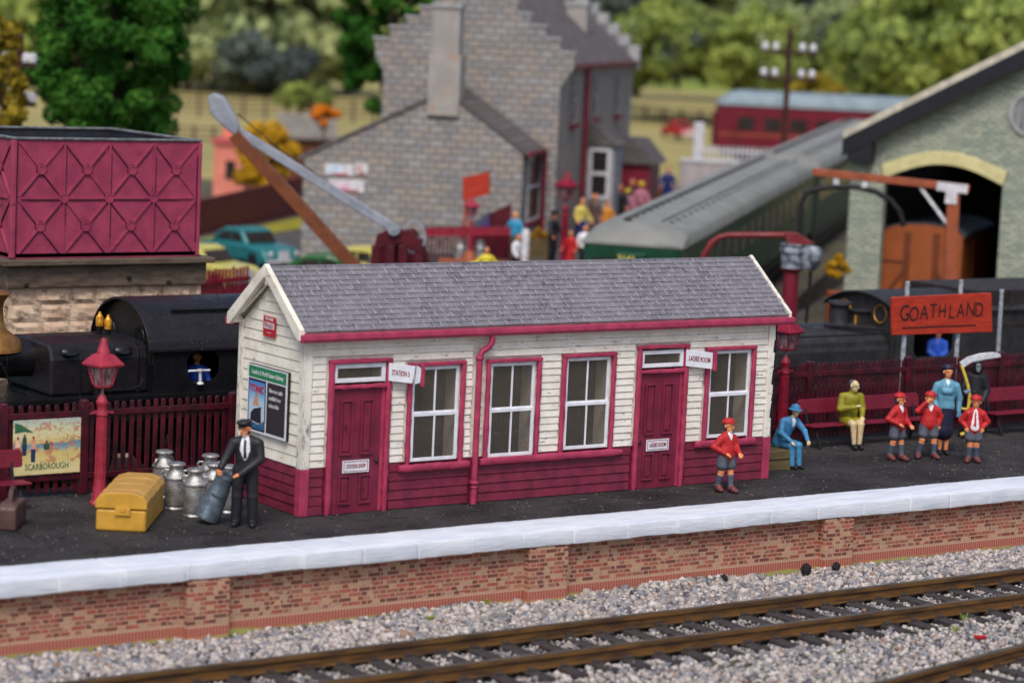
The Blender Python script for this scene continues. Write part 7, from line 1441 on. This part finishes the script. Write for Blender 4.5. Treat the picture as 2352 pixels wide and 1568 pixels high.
T = thing('platform_trolley', 'low brown trolley in front of the person in the yellow jacket', 'trolley', tuple(at(1085, 634, z=0)), -38); m = MB(); m.box(-1.1, 1.2, -.45, .45, .38, .5); m.build('deck', M['gauge'], T); m = MB()
for x in (-.8, .9): m.lathe([(.16, -.5), (.16, .5)], (x, 0, .18), 12, Matrix.Rotation(R(90), 3, 'X'))
m.bar((-.8, 0, .2), (.9, 0, .4), .2, .1); m.build('wheels', M['iron'], T)
def fp(label, u, vt, vf, *a, **k):
    p = at(u, vf, z=0); h = min(2.0, max(1.1, (vf - vt) * dist(p) / FPX)); return far_person(label, p, FC + k.pop('turn', 0), *a, h=h, group='people on the far platform', **k)
fp('man in long black coat and cap on the far platform', 1266, 485, 614, 'black', 'black', turn=60, hat='black')
fp('child in bright red coat beside the man in black', 1308, 530, 628, 'redcoat', 'redcoat', skirt=True, turn=-30)
fp('boy in white shirt and black jacket near the end of the green coach', 1340, 518, 628, 'shirt', 'black', turn=10)
fp('child in yellow top and dark blue skirt on the far platform', 1331, 455, 576, 'yellowc', 'darkblue', skirt=True, turn=40)
fp('red haired woman in brown coat behind the child in yellow', 1362, 446, 562, 'brownc', 'brownc', skirt=True, hair='strawred', turn=-20)
fp('figure in long orange coat close to the grey coach roof', 1390, 462, 560, 'orangec', 'orangec', skirt=True, turn=20)
fp('man in black suit behind the figure in orange', 1420, 412, 540, 'black', 'black', turn=-20)
fp('person in dark coat furthest back beside the porch', 1446, 383, 524, 'black', 'brownc', turn=40)
fp('child with yellow hat and pink dress above the coach roof', 1437, 436, 540, 'pinkc', 'pinkc', skirt=True, hat='yellow')
fp('person in pink striped coat next to the yellow hat', 1468, 420, 530, 'pinkc', 'lampdark', skirt=True, hat='yellow')
fp('person in dark blue coat by the pale wall at the far end', 1530, 368, 486, 'darkblue', 'darkblue', skin='skin')
fp('blond child in cyan top in front of the lean-to corner', 1180, 488, 600, 'cyan', 'brownc', hair='yellowc', turn=-20)
fp('man in white shirt with dark waistcoat leaning by the white post', 1183, 538, 650, 'shirt', 'black', turn=60)
fp('person in yellow jacket with both arms spread behind the brown trolley', 1114, 568, 676, 'yellow', 'brownc', arms=((-.25, -.02), (.25, -.02)))
# pale wall and crossing gate at the far end of the coach road
p = at(1562, 470, z=-1.15); T = thing('pale_wall', 'pale pinkish grey low wall at the far end of the platform', 'wall', tuple(onray(1562, 430, 118))[:2] + (-1.2,), -35); L_w = 2.8; z_ = onray(1600, 372, 118).z + 1.2; m = MB(); m.box(0, L_w, 0, .5, 0, z_); m.build('wall_body', paint('pale_stone_wall', srgb(178, 170, 172), srgb(164, 152, 150), 1.5, .9, .3, 8), T); m = MB(); m.box(-.05, L_w + .05, -.05, .55, z_, z_ + .12); m.build('wall_coping', M['whitepaint'], T)
p = onray(1606, 390, 122); T = thing('crossing_gate', 'white crossing gate with thick post and pickets before the maroon coach', 'gate', (p.x, p.y, -1.2), -37, ); F_ = Fr((p.x, p.y, -1.2), -37); L = lambda u, v, y=0: F_.at(u, v, y=y)
m = MB(); m.box(L(1594, 300).x, L(1618, 300).x, -.2, .2, 0, L(1606, 282).z); m.build('gate_post', M['whitepaint'], T, bevel=.04); m = MB(); x = L(1618, 330).x
for k in range(14): m.box(x + .1 + k * .22, x + .18 + k * .22, -.03, .03, L(1640, 372).z, L(1640, 335).z)
m.build('gate_pickets', M['whitepaint'], T); m = MB(); m.box(x, x + 3.2, .03, .1, L(1640, 348).z, L(1640, 343).z); m.build('gate_rail', M['whitepaint'], T)
p = at(1500, 476, z=0); T = thing('barrel', 'brown wooden barrel on the far platform above the coach roof', 'barrel', tuple(p)); m = MB(); m.lathe([(.36, 0), (.46, .35), (.46, .6), (.36, .95)], n=16); m.build('barrel_body', M['strut'], T, smooth=True)
